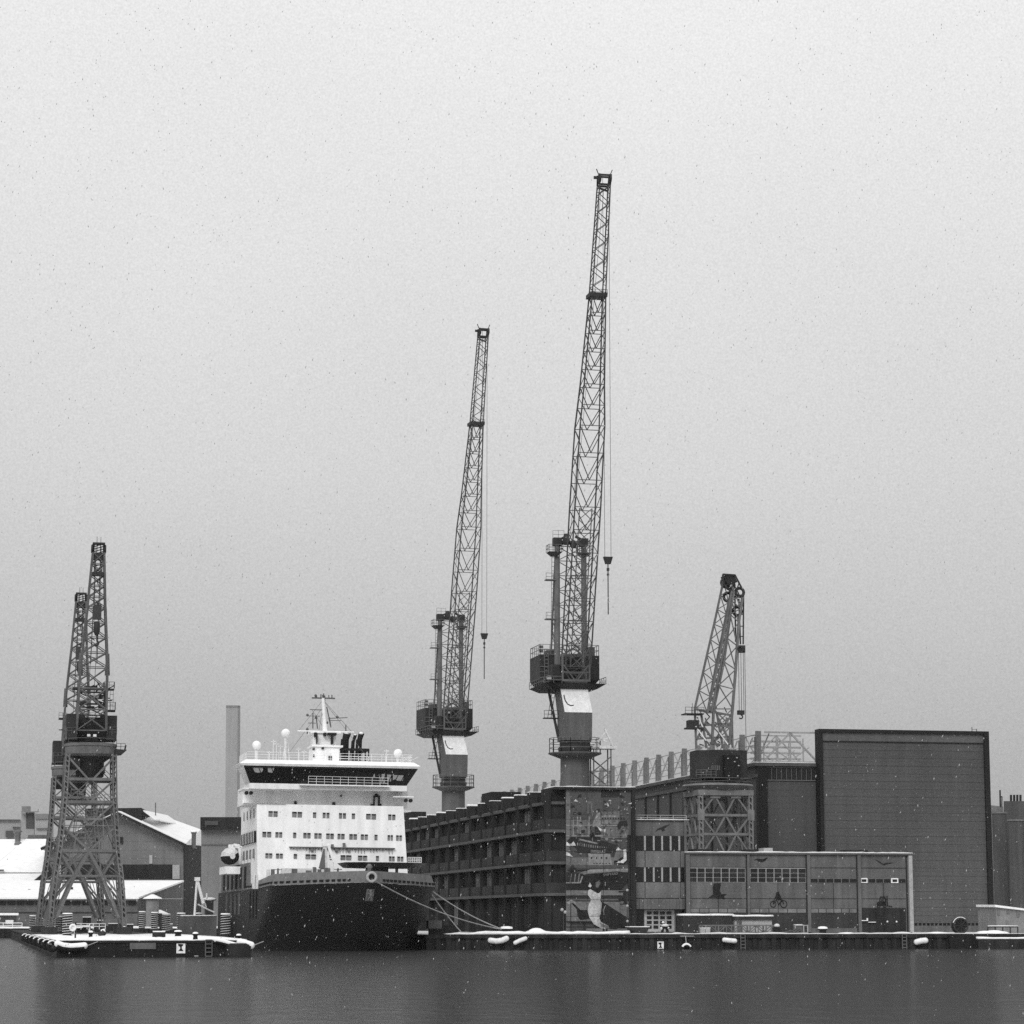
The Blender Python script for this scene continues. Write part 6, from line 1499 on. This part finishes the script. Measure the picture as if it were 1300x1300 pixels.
proto.scale = (.9, .9, proto.scale[2])
# small things on the deck
def on_j(px, py): return Z(px, py, ZJ)
c = on_j(95.5, 1192); lbp = thing('lifebuoy_post', 'dark post carrying a white lifebuoy on the jetty', 'lifebuoy', c); zz = AY(95, 1171, y2w(c)[1])[2]
mb = MB(); mb.bar(c, (c[0], c[1], zz), .2); part('post', mb, 'rubber', lbp)
mb = MB(); mb.torus((c[0] - .35, c[1] - .15, zz - .65), (.3, -1, 0), .36, .13, 20, 8); part('ring', mb, 'sign_white', lbp)
mb = MB(); mb.tube((c[0] - .3, c[1] - .05, zz - .65), (c[0] - .3, c[1], zz - .65), .3, n=14); part('backing', mb, 'sign_white', lbp)
c = on_j(104, 1187.5); gb = thing('winch_hut', 'white framed open hut with a dark inside and rails on the jetty', 'hut', c); Yc = y2w(c)[1]; k = Yc / FPX
z1 = AY(104, 1172.5, Yc)[2]; w = 9 * k
mb = MB()
for s in (-1, 1): mb.bar((c[0] + s * w, c[1], ZJ), (c[0] + s * w, c[1], z1), .22)
mb.bar((c[0] - w, c[1], z1 - .4), (c[0] + w, c[1], z1 - .4), .8, .3); part('frame', mb, 'dirty_snow', gb)
mb = MB(); mb.box(c[0] - w * .7, c[0] + w * .7, c[1] + .3, c[1] + 1.5, ZJ + .4, z1 - .7); part('box', mb, 'black', gb)
mb = MB(); mb.rail([(c[0] - w, c[1] - .1, z1 - .9), (c[0] + 3.2 * w, c[1] - .1, z1 - .9)], .9, .9, .09); part('railing', mb, 'dirty_snow', gb)
c = on_j(129.5, 1189.5); t = thing('drum', 'tilted dark drum lying in the snow on the jetty', 'drum', c)
mb = MB(); mb.tube((c[0] - .35, c[1], ZJ + .15), (c[0] + .35, c[1] - .2, ZJ + .75), .5, .42, 14); part('barrel', mb, 'timber_pile', t)
mb = MB(); mb.tube((c[0] - .1, c[1] - .1, ZJ + .75), (c[0] + .38, c[1] - .2, ZJ + .95), .3, .25, 10); part('snow', mb, 'snow', t)
c = on_j(202, 1191); t = thing('drum_box', 'dark rounded bin with snow on its lid near the middle of the jetty', 'bin', c); w = 8 * y2w(c)[1] / FPX; z1 = AY(202, 1182.5, y2w(c)[1])[2]
mb = MB(); mb.tube((c[0] - w, c[1] + .5, ZJ + .42), (c[0] + w, c[1] + .5, ZJ + .42), .44, n=14); mb.box(c[0] - w, c[0] + w, c[1] + .1, c[1] + .9, ZJ, ZJ + .4); part('body', mb, 'timber_pile', t)
mb = MB(); mb.box(c[0] - w * .95, c[0] + w * .95, c[1] + .2, c[1] + .8, ZJ + .8, ZJ + .95); part('snow', mb, 'snow', t)
for px, py, nm, r, h in ((115, 1192, 'slim dark bollard beside the white framed hut', .28, .85), (226, 1190, 'broad black bollard in the snow left of the davit', .5, .8), (248, 1193, 'black bollard at the front edge below the davit', .32, .75), (303, 1192, 'snow topped bollard at the right end of the jetty', .3, .45)):
    c = on_j(px, py); t = thing('bollard', nm, 'bollard', c, 'bollards on the jetty')
    mb = MB(); mb.lathe(c[:2], [(r, ZJ), (r * .8, ZJ + h * .6), (r * 1.2, ZJ + h * .8), (r, ZJ + h)], 12); part('post', mb, 'black', t)
    mb = MB(); mb.lathe(c[:2], [(r * 1.1, ZJ + h * .97), (r, ZJ + h + .12), (r * .4, ZJ + h + .2)], 12); part('snow_cap', mb, 'snow', t)
for px, py, w_, h_, m, nm in ((147, 1182, 9, 9, 'timber_pile', 'dark chest with snow on its lid below the crane'), (213, 1180.5, 6, 7, 'concrete_mid', 'grey chest behind the dark rounded bin'), (110, 1181, 5, 16, 'black', 'tall black cabinet standing behind the open hut'), (165, 1181, 4, 7, 'concrete_dark', 'small dark chest left of the wrapped posts'), (127, 1181, 3.5, 12, 'shed_dark', 'narrow dark cabinet at the crane foot'), (243, 1181, 5, 12, 'concrete_mid', 'grey cabinet left of the davit pole')):
    c = on_j(px, py); k = y2w(c)[1] / FPX; t = thing('chest' if 'chest' in nm else 'cabinet', nm, 'chest' if 'chest' in nm else 'cabinet', c)
    mb = MB(); mb.box(c[0] - w_ * k, c[0] + w_ * k, c[1], c[1] + 1.4, ZJ, ZJ + h_ * k); part('body', mb, m, t)
    mb = MB(); mb.box(c[0] - w_ * k * 1.04, c[0] + w_ * k * 1.04, c[1] - .06, c[1] + 1.45, ZJ + h_ * k, ZJ + h_ * k + .16); part('snow', mb, 'snow', t)
    mb = MB(); mb.box(c[0] - .05, c[0] + .05, c[1] - .04, c[1], ZJ + .1, ZJ + h_ * k * .9); part('latch_bar', mb, 'rope', t)
# work barge with a davit between jetty and ship
c = AY(262, 1184, 440); wbg = thing('work_barge', 'grey flat sided barge with snow on top between the jetty and the ship', 'barge', (c[0], c[1], 0)); k = 440 / FPX
z1 = AY(262, 1163, 440)[2]; a, b = vu(233, 1175, c[1]), vu(275, 1175, c[1])
mb = MB(); mb.box(a, b, c[1], c[1] + 12, -.8, z1); part('hull', mb, 'concrete_mid', wbg)
mb = MB(); mb.snowline((a, c[1] - .05, z1), (b, c[1] - .05, z1), 8, .2, 4); part('snow', mb, 'snow', wbg)
dv = c[1] + 1; d0 = V(247, 1162, dv); d0 = (d0[0], dv, z1); dt = thing('davit', 'white post davit with folded arm on the grey barge', 'davit', d0)
zt3 = vz(1116, dv, 247)
mb = MB(); mb.tube(d0, (d0[0] + .3, dv, zt3), .2, n=8); part('post', mb, 'ship_white', dt)
mb = MB(); mb.bar((d0[0] + .3, dv, zt3), V(258, 1147, dv), .45, .6); mb.box(d0[0] - .1, d0[0] + .8, dv - .4, dv + .4, zt3 - .3, zt3 + .3); part('arm', mb, 'ship_white', dt)
mb = MB(); mb.path([V(251, 1148, dv), V(259, 1152, dv), V(265, 1155, dv), V(272, 1158, dv)], .12, 5); mb.path([V(256, 1152, dv), V(260, 1146, dv), V(262, 1152, dv)], .1, 5); part('linkage', mb, 'ship_shade', dt)
c2_ = V(266, 1160, dv); tk = thing('deck_tank', 'dark tank with snowy top on the grey barge beside the davit', 'tank', (c2_[0], dv, z1)); 
mb = MB(); mb.box(vu(261, 1155, dv), vu(271, 1155, dv), dv, dv + 2, z1, vz(1143, dv)); part('body', mb, 'shed_dark', tk)
mb = MB(); mb.ball((c2_[0], dv + 1, vz(1142.5, dv)), 1.2, .3, 10); part('snow', mb, 'snow', tk)
mb = MB(); mb.tube(V(262.5, 1140, dv), V(262.5, 1134, dv), .16, n=6); part('vent_pipe', mb, 'ship_white', tk)

# ------------------------------------------------------------------ buildings on the far left
def P3(px, py, Y): return AY(px, py, Y)
def G3(px, Y): p = AY(px, 1175, Y); return (p[0], p[1], ZG)
b0 = G3(120, 812)
wh = thing('warehouse', 'big gabled grey warehouse with a snowy roof behind the portal cranes', 'warehouse', b0)
Y0, Y1 = 812, 920
mb = MB()
fr = [G3(58, Y0), G3(233, Y0), P3(233, 1071, Y0), P3(150, 1032, Y0), P3(58, 1075, Y0)]
bk = [G3(68, Y1), G3(255, Y1), P3(255, 1074, Y1), P3(170, 1046, Y1), P3(68, 1085, Y1)]
mb.hexa(fr, bk); part('wall', mb, 'warehouse_wall', wh)
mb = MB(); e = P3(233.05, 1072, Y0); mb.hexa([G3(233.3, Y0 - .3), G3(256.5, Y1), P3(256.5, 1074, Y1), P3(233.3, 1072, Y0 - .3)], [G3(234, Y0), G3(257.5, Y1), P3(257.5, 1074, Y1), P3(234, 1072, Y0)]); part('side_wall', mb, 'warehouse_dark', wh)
mb = MB(); mb.hexa([P3(150, 1031.5, Y0 - 3), P3(236, 1072.5, Y0 - 3), P3(255.5, 1073.5, Y1), P3(255, 1055, Y1), P3(205, 1037, Y1)], [P3(150, 1029.5, Y0 - 3), P3(236, 1070.5, Y0 - 3), P3(255.5, 1072, Y1), P3(255, 1053, Y1), P3(205, 1035, Y1)])
mb.hexa([P3(150, 1031.5, Y0 - 3), P3(52, 1077, Y0 - 3), P3(64, 1085, Y1), P3(170, 1046, Y1)], [P3(150, 1029.5, Y0 - 3), P3(52, 1075, Y0 - 3), P3(64, 1083, Y1), P3(170, 1044, Y1)])
r_ = part('roof', mb, 'snow', wh)
mb = MB()
for a, b in (((150, 1032.6), (236.5, 1073.6)), ((150, 1032.6), (52, 1078))):
    mb.bar(P3(*a, Y0 - 3.4), P3(*b, Y0 - 3.4), .8, .8)
part('bargeboard', mb, 'warehouse_dark', r_)
mb = MB(); mb.hexa([P3(108, 1046, Y0 + 4), P3(179, 1044, Y0 + 4), P3(196, 1046, Y1 - 20), P3(125, 1048, Y1 - 20)], [P3(108, 1026.5, Y0 + 4), P3(179, 1025.5, Y0 + 4), P3(196, 1034, Y1 - 20), P3(125, 1034, Y1 - 20)]); ln = part('roof_lantern', mb, 'warehouse_dark', r_)
mb = MB(); mb.hexa([P3(182, 1030, Y0 + 6), P3(198, 1041.5, Y0 + 6), P3(229, 1048, Y1), P3(213, 1037, Y1)], [P3(182, 1028.3, Y0 + 6), P3(198, 1040, Y0 + 6), P3(229, 1046.5, Y1), P3(213, 1035, Y1)]); part('lantern_snow', mb, 'snow', ln)
for px, yt, yb in ((167, 1027, 1037), (246, 1055, 1065)):
    mb = MB(); p = P3(px, yb, Y0 + 20); q_ = P3(px, yt + 2, Y0 + 20); mb.lathe(p[:2], [(.7, p[2] - 3), (.7, q_[2] - .5), (1.0, q_[2]), (.9, q_[2] + .3)], 10); vt = part('roof_vent', mb, 'concrete_mid', r_)
    mb = MB(); mb.ball((p[0], p[1], q_[2] + .3), 1.1, .45, 8); part('snow', mb, 'snow', vt)
mb = MB(); mb.bar(P3(197.5, 1038, Y0 + 30), P3(197.5, 1019, Y0 + 30), .35); part('roof_mast', mb, 'old_steel', r_)
def fq(mb, x0, y0, x1, y1, Y, d=.3):   # a thin panel on a far frontal facade
    a, b = P3(x0, y0, Y), P3(x1, y1, Y)
    mb.hexa([P3(x0, y1, Y - d), P3(x1, y1, Y - d), P3(x1, y1, Y), P3(x0, y1, Y)], [P3(x0, y0, Y - d), P3(x1, y0, Y - d), P3(x1, y0, Y), P3(x0, y0, Y)])
mb = MB(); fq(mb, 60, 1097.5, 219, 1115, Y0, .4); part('window_band', mb, 'warehouse_dark', wh)
mb = MB(); fq(mb, 219, 1098, 228, 1116, Y0, .5); fq(mb, 70.5, 1098, 77.5, 1110, Y0, .6); fq(mb, 189.5, 1085.5, 193.5, 1096.5, Y0, .4); part('pale_panel', mb, 'frame_pale', wh)
mb = MB(); fq(mb, 150, 1062.5, 156, 1071.5, Y0, .4); part('window', mb, 'glass_dark', wh)
# lean-to in front
Y0, Y1 = 690, 800
lt = thing('lean_to_shed', 'long low brick shed with a deep snow covered roof behind the portal crane legs', 'shed', G3(100, 690))
mb = MB(); mb.hexa([G3(-40, Y0), G3(174.5, Y0), G3(232, Y1), G3(-30, Y1)], [P3(-40, 1141, Y0), P3(174.5, 1141, Y0), P3(232, 1119.5, Y1), P3(-30, 1119.5, Y1)]); part('wall', mb, 'brick', lt)
mb = MB(); mb.hexa([P3(-40, 1141.2, Y0 - 2), P3(176, 1141.2, Y0 - 2), P3(233.5, 1119.6, Y1), P3(-30, 1119.6, Y1)], [P3(-40, 1139, Y0 - 2), P3(176, 1139, Y0 - 2), P3(233.5, 1117.6, Y1), P3(-30, 1117.6, Y1)]); r_ = part('roof', mb, 'snow', lt)
mb = MB(); mb.bar(P3(-40, 1141.6, Y0 - 1.5), P3(176, 1141.6, Y0 - 1.5), .7, .5); part('gutter', mb, 'bulwark_grey', r_)
mb = MB(); 
for px, py, w in ((5.5, 1131.5, 2), (37, 1131, 1.6), (90, 1128.5, 3), (141, 1131.5, 1.6), (157, 1130, 2)): p = P3(px, py, Y0 + 45); mb.box(p[0] - w * .2, p[0] + w * .2, p[1] - .5, p[1] + .5, p[2] - .8, p[2] + .5)
part('roof_vent', mb, 'warehouse_dark', r_)
for i in range(15):
    mb = MB(); x = -2 + i * 11.8; fq(mb, x, 1142.5, x + 9, 1149, Y0, .25)
    if x + 9 < 174: part('window', mb, 'glass_dark', lt)
mb = MB(); fq(mb, -40, 1158, 174, 1159, Y0, .25); part('string_course', mb, 'warehouse_dark', lt)
mb = MB()
mb.bar(P3(180, 1141, Y0 + 8), P3(231, 1141, Y0 + 108), .25); part('pipe', mb, 'frame_pale', lt)
# hipped snow roof further left
hp = thing('hipped_shed', 'shed with a broad hipped snow roof at the left edge', 'shed', G3(10, 830))
mb = MB(); mb.hexa([G3(-60, 830), G3(57, 830), G3(62, 900), G3(-60, 900)], [P3(-60, 1108, 830), P3(57, 1108, 830), P3(62, 1110, 900), P3(-60, 1110, 900)]); part('wall', mb, 'concrete_mid', hp)
mb = MB(); mb.hexa([P3(-12, 1107.5, 828), P3(58, 1107.5, 828), P3(60, 1067, 870), P3(34, 1067, 870)], [P3(-14, 1105.5, 828), P3(58, 1105.5, 828), P3(60, 1065, 870), P3(33, 1065, 870)]); part('front_slope', mb, 'snow', hp)
mb = MB(); mb.hexa([P3(-60, 1107, 838), P3(-10, 1105, 832), P3(33, 1067.4, 870.5), P3(-60, 1067.4, 870.5)], [P3(-60, 1105, 838), P3(-13, 1103, 832), P3(32, 1065.4, 870.5), P3(-60, 1065.4, 870.5)]); part('side_slope', mb, 'snow', hp)
mb = MB(); mb.hexa([P3(-40, 1119.5, 815), P3(42, 1119.5, 815), P3(54, 1109.5, 829), P3(-40, 1109.5, 829)], [P3(-40, 1118.2, 815), P3(42, 1118.2, 815), P3(54, 1108.3, 829), P3(-40, 1108.3, 829)]); part('lower_roof', mb, 'snow', hp)
mb = MB(); fq(mb, -2, 1103.8, 5, 1106, 827.5, .4); part('skylight', mb, 'concrete_mid', hp)
mb = MB(); p = P3(22.5, 1068, 868); mb.lathe(p[:2], [(.9, p[2] - 1), (.9, p[2] + 2.8), (1.5, p[2] + 3.2), (.6, p[2] + 3.8)], 10); part('roof_vent', mb, 'fin_grey', hp)
mb = MB(); p = P3(23, 1070, 864); mb.ball((p[0], p[1], p[2] - .5), 1.3, .8, 10); part('roof_dome', mb, 'fin_grey', hp)
mb = MB(); a, b = P3(33, 1064, 875), P3(62, 1064, 875); mb.hexa([P3(34, 1066, 872), P3(62, 1066, 872), P3(62, 1066, 880), P3(34, 1066, 880)], [P3(36, 1060, 872), P3(62, 1060, 872), P3(62, 1060, 880), P3(36, 1060, 880)]); part('parapet', mb, 'concrete_mid', hp)
# far pale blocks
fb = thing('apartment_block', 'distant pale block with a dark stair strip left of the portal cranes', 'building', G3(40, 1050))
Y0 = 1050
def blk(x0, x1, y0, Ya, Yb, m, nm, th_):
    mb = MB(); mb.hexa([G3(x0, Ya), G3(x1, Ya), G3(x1 + 2, Yb), G3(x0 + 2, Yb)], [P3(x0, y0, Ya), P3(x1, y0, Ya), P3(x1 + 2, y0 + 2, Yb), P3(x0 + 2, y0 + 2, Yb)]); return part(nm, mb, m, th_)
blk(27, 43.5, 1031, 1050, 1075, 'far_pale', 'wall', fb)
mb = MB(); fq(mb, 33, 1031, 43, 1051.5, 1050, .4); part('stair_strip', mb, 'far_dark', fb)
mb = MB(); fq(mb, 27.5, 1023.5, 39, 1030, 1056, 3); fq(mb, 27, 1030, 48, 1031.3, 1049, 2); fq(mb, 48, 1027, 49, 1031, 1049, 1); part('roof_plant', mb, 'slab_grey', fb)
f2 = thing('apartment_block', 'distant low pale block with a grey parapet directly right of the dark stair strip', 'building', G3(55, 1040))
blk(44, 66, 1033, 1040, 1070, 'far_pale', 'wall', f2)
mb = MB(); fq(mb, 45, 1033, 61, 1039.5, 1039.6, .4); part('parapet_panel', mb, 'slab_grey', f2)
mb = MB(); fq(mb, 46, 1051.5, 63, 1052.5, 1039.6, .6); part('cornice', mb, 'far_dark', f2)
f3 = thing('apartment_block', 'distant pale flat roofed block at the left edge above the hipped roof', 'building', G3(10, 1090))
blk(-30, 26, 1041, 1090, 1110, 'far_pale', 'wall', f3)
mb = MB(); fq(mb, -30, 1040.3, 26, 1042, 1089.5, .8); fq(mb, 16, 1049.8, 26, 1051.5, 1089.5, .6); part('cornice', mb, 'far_dark', f3)
mb = MB(); fq(mb, 7, 1054.5, 17, 1063, 1089, .5); part('dark_bay', mb, 'far_dark', f3)
# grey building with dark top beside the ship
gb = thing('office_slab', 'windowless grey block with a dark overhanging top between warehouse and ship', 'building', G3(280, 700))
blk(255.5, 306, 1050, 700, 730, 'slab_grey', 'wall', gb)
mb = MB(); mb.hexa([P3(254.3, 1053.5, 698), P3(307, 1053.5, 698), P3(309, 1054, 735), P3(256, 1054, 735)], [P3(254.3, 1037.3, 698), P3(311, 1037.3, 698), P3(311, 1038, 735), P3(256, 1038, 735)]); top = part('top_storey', mb, 'warehouse_dark', gb)
mb = MB(); fq(mb, 260, 1042, 277, 1047.5, 697.9, .3); part('louvre', mb, 'far_dark', top)
mb = MB(); fq(mb, 255.5, 1072, 306, 1072.5, 699.8, .2); part('joint', mb, 'far_dark', gb)
# chimney
ch_ = thing('chimney', 'tall plain grey power plant chimney rising left of the ship', 'chimney', G3(294, 1150))
mb = MB(); Yc = 1150
def ring4(yp, k=1.0): return [P3(285 + (1167 - yp) / 130 * .95, yp, Yc), P3(300.2 + (1167 - yp) / 170 * .95, yp, Yc), P3(303.6 + (1167 - yp) / 170 * .95, yp + .4, Yc + 9), P3(288.5 + (1167 - yp) / 130 * .95, yp + .4, Yc + 9)]
mb.hexa([(p[0], p[1], ZG) for p in ring4(1165)], ring4(897.5)); part('shaft', mb, 'chimney_concrete', ch_)
mb = MB(); rr4 = ring4(898.5); r5 = ring4(895.5); mb.hexa([(p[0] * 1 + 0, p[1] - .1, p[2]) for p in rr4], r5); part('cap', mb, 'slab_grey', ch_)
# silos on the right
Ys = 600
sl = thing('grain_silo', 'row of tall grey concrete silos at the right edge behind the hall', 'silo', G3(1280, Ys))
for px, r, yt, Yp in ((1270.5, 9, 1033, 606), (1291, 10, 1042.5, 596), (1312, 10, 1042.5, 598)):
    p = P3(px, 1100, Yp); rr_ = r * Yp / FPX; z1 = P3(px, yt, Yp)[2]
    mb = MB(); mb.tube((p[0], p[1], ZG), (p[0], p[1], z1), rr_, n=24); cy = part('cylinder', mb, 'silo_concrete', sl)
    mb = MB(); mb.tube((p[0], p[1], z1), (p[0], p[1], z1 + .35), rr_ + .2, n=24); part('rim', mb, 'fin_grey', cy)
mb = MB(); mb.hexa([G3(1274, 612), G3(1330, 612), G3(1330, 640), G3(1274, 640)], [P3(1274, 1017, 612), P3(1330, 1017, 612), P3(1330, 1018, 640), P3(1274, 1018, 640)]); hh = part('head_house', mb, 'silo_concrete', sl)
mb = MB(); mb.hexa([G3(1256, 630), G3(1273.5, 630), G3(1273.5, 650), G3(1256, 650)], [P3(1256, 1022, 630), P3(1273.5, 1024, 630), P3(1273.5, 1024, 650), P3(1256, 1022, 650)]); part('stair_head', mb, 'slab_grey', sl)
mb = MB()
for x in (1282, 1286, 1290, 1294): fq(mb, x, 1009, x + 3, 1017, 620, 2)
part('roof_plant', mb, 'warehouse_dark', hh)
mb = MB(); mb.bar(P3(1270, 1024, 630), P3(1269.5, 1003, 630), .3); mb.bar(P3(1270, 1012, 630), P3(1272, 1011, 630), .2); mb.bar(P3(1272, 1024, 630), P3(1272, 1011, 630), .2); part('roof_mast', mb, 'warehouse_dark', hh)
# shelter and cabin on the left quay
c = G3(8, 660); st2 = thing('shelter', 'low open shelter with a snowy flat roof at the left edge', 'shelter', c); Yk = 660
mb = MB(); mb.hexa([P3(-20, 1162, Yk), P3(23.5, 1162, Yk), P3(23.5, 1162, Yk + 8), P3(-20, 1162, Yk + 8)], [P3(-20, 1159, Yk), P3(23.5, 1159, Yk), P3(23.5, 1159, Yk + 8), P3(-20, 1159, Yk + 8)]); part('roof', mb, 'snow', st2)
mb = MB(); fq(mb, -20, 1162, 21, 1171, Yk + 3, .5); part('wall', mb, 'concrete_mid', st2)
mb = MB(); mb.rail([G3(-20, 652), G3(28, 652)], 1.4, 2.2, .18); fq(mb, 7, 1168, 17, 1173, 654, 1.5); part('railing', mb, 'dirty_snow', st2)
c = G3(193, 640); cbn = thing('cabin', 'pale round cabin with a pointed snowy roof left of the dark warehouse corner', 'cabin', c)
mb = MB(); z1 = P3(193, 1141, 655)[2]; c = G3(193, 655); mb.tube(c, (c[0], c[1], z1), 1.6, n=14); part('wall', mb, 'hut_wall', cbn)
mb = MB(); mb.lathe(c[:2], [(2.4, z1), (2.2, z1 + .25), (.3, z1 + 1.1)], 14); part('roof', mb, 'snow', cbn)
mb = MB(); p = P3(205, 1158, 655); mb.hexa([P3(201.5, 1159.5, 653), P3(214, 1159.5, 653), P3(214, 1159.5, 657), P3(201.5, 1159.5, 657)], [P3(201.5, 1155, 653), P3(204, 1155, 653), P3(204, 1155, 657), P3(201.5, 1155, 657)])
tp_ = thing('covered_boat', 'snow covered wedge shaped load on a trestle right of the pale cabin', 'trestle', G3(207, 655))
part('snow', mb, 'snow', tp_)
mb = MB(); mb.box(P3(202, 1160, 655)[0], P3(213, 1160, 655)[0], p[1] - 2, p[1] + 2, ZG, P3(205, 1159.5, 655)[2]); part('trestle', mb, 'shed_dark', tp_)

# ------------------------------------------------------------------ falling snow
fl = MB(); rn = random.Random(77)
O8 = [[0, 2, 4], [2, 1, 4], [1, 3, 4], [3, 0, 4], [2, 0, 5], [1, 2, 5], [3, 1, 5], [0, 3, 5]]
for i in range(10000):
    d = 45 + 300 * rn.random() ** .8; px, py = rn.uniform(-60, 1360), rn.uniform(-60, 1290)
    r = ray(px, py); t = d / r[1]; z = H + r[2] * t
    if z < .3: continue
    p = w2y(r[0] * t, d, z); s = d / 2600 * rn.choice((.12, .15, .18, .2, .24, .3, .42, .55))
    k = rn.uniform(1.0, 3.2); tl = rn.uniform(-.2, .5)
    fl.add([(p[0] - s, p[1], p[2]), (p[0] + s, p[1], p[2]), (p[0], p[1] - s, p[2]), (p[0], p[1] + s, p[2]), (p[0] + tl * s * k, p[1], p[2] + s * k), (p[0] - tl * s * k, p[1], p[2] - s * k)], O8)
struct('falling_snow', fl, 'flake', (0, 0, 0), 'stuff')

# ------------------------------------------------------------------ haze
HAZE = 0.00003
if HAZE:
    hb_ = MB(); hb_.box(-1490, 1490, -418, 2590, -3, 175)
    hm = bpy.data.materials.new('haze_air'); hm.use_nodes = True; nt = hm.node_tree; nt.nodes.clear()
    o_ = nt.nodes.new('ShaderNodeOutputMaterial'); pv = nt.nodes.new('ShaderNodeVolumePrincipled')
    pv.inputs['Color'].default_value = (.9, .9, .9, 1); pv.inputs['Density'].default_value = HAZE
    nt.links.new(pv.outputs[0], o_.inputs['Volume']); MATS['haze_air'] = hm
    struct('haze', hb_, 'haze_air', (0, 0, 0), 'stuff')

# ------------------------------------------------------------------ sky, sun, camera
w = bpy.data.worlds.new('World'); SC.world = w; w.use_nodes = True
nt = w.node_tree; bg = nt.nodes['Background']
tc = nt.nodes.new('ShaderNodeTexCoord'); sp = nt.nodes.new('ShaderNodeSeparateXYZ'); nt.links.new(tc.outputs['Generated'], sp.inputs[0])
rp = nt.nodes.new('ShaderNodeValToRGB'); el = rp.color_ramp.elements
SKY = [(0.0, .60), (.05, .695), (.108, .772), (.17, .835), (.23, .875), (.29, .905), (.345, .93), (.5, .96), (1.0, 1.0)]
def lin(d): return ((d + .055) / 1.055) ** 2.4 if d > .04 else d / 12.92
while len(el) < len(SKY): el.new(.5)
for e_, (pz, d) in zip(el, SKY): e_.position = pz; x = lin(d); e_.color = (x, x, x, 1)
nz = nt.nodes.new('ShaderNodeTexNoise'); nz.inputs['Scale'].default_value = 4.5; nz.inputs['Detail'].default_value = 4
nt.links.new(tc.outputs['Generated'], nz.inputs['Vector'])
m1 = nt.nodes.new('ShaderNodeMath'); m1.operation = 'MULTIPLY_ADD'; m1.inputs[1].default_value = .16; m1.inputs[2].default_value = .92
nz2 = nt.nodes.new('ShaderNodeTexNoise'); nz2.inputs['Scale'].default_value = 1300; nz2.inputs['Detail'].default_value = 2      # fine brightness mottling put into the sky to imitate film grain
nt.links.new(tc.outputs['Generated'], nz2.inputs['Vector'])
m2 = nt.nodes.new('ShaderNodeMath'); m2.operation = 'MULTIPLY_ADD'; m2.inputs[1].default_value = .36; m2.inputs[2].default_value = -.18
nt.links.new(nz2.outputs['Fac'], m2.inputs[0]); m3 = nt.nodes.new('ShaderNodeMath'); m3.operation = 'ADD'
nt.links.new(nz.outputs['Fac'], m1.inputs[0]); nt.links.new(m1.outputs[0], m3.inputs[0]); nt.links.new(m2.outputs[0], m3.inputs[1]); nt.links.new(m3.outputs[0], bg.inputs['Strength'])
nt.links.new(sp.outputs['Z'], rp.inputs['Fac']); nt.links.new(rp.outputs['Color'], bg.inputs['Color'])
sl_ = bpy.data.lights.new('sun', 'SUN'); sl_.energy = 1.9; sl_.angle = math.radians(30); sl_.color = (1, 1, 1)
so = bpy.data.objects.new('sun', sl_); COL.objects.link(so)
az = math.radians(14); elv = math.radians(38)
sd = Vector((-math.sin(az) * math.cos(elv), -math.cos(az) * math.cos(elv), math.sin(elv)))
so.rotation_euler = (-sd).to_track_quat('-Z', 'Y').to_euler()
cam = bpy.data.cameras.new('camera'); cam.sensor_width = 36; cam.lens = FPX / 1300 * 36; cam.clip_start = .5; cam.clip_end = 6000
co = bpy.data.objects.new('camera', cam); COL.objects.link(co); co.location = (0, 0, H); co.rotation_euler = (math.pi / 2 + TH, 0, 0)
SC.camera = co
SC.cycles.use_denoising = False
SC.view_settings.view_transform = 'Standard'; SC.view_settings.look = 'None'; SC.view_settings.exposure = 0; SC.view_settings.gamma = 1
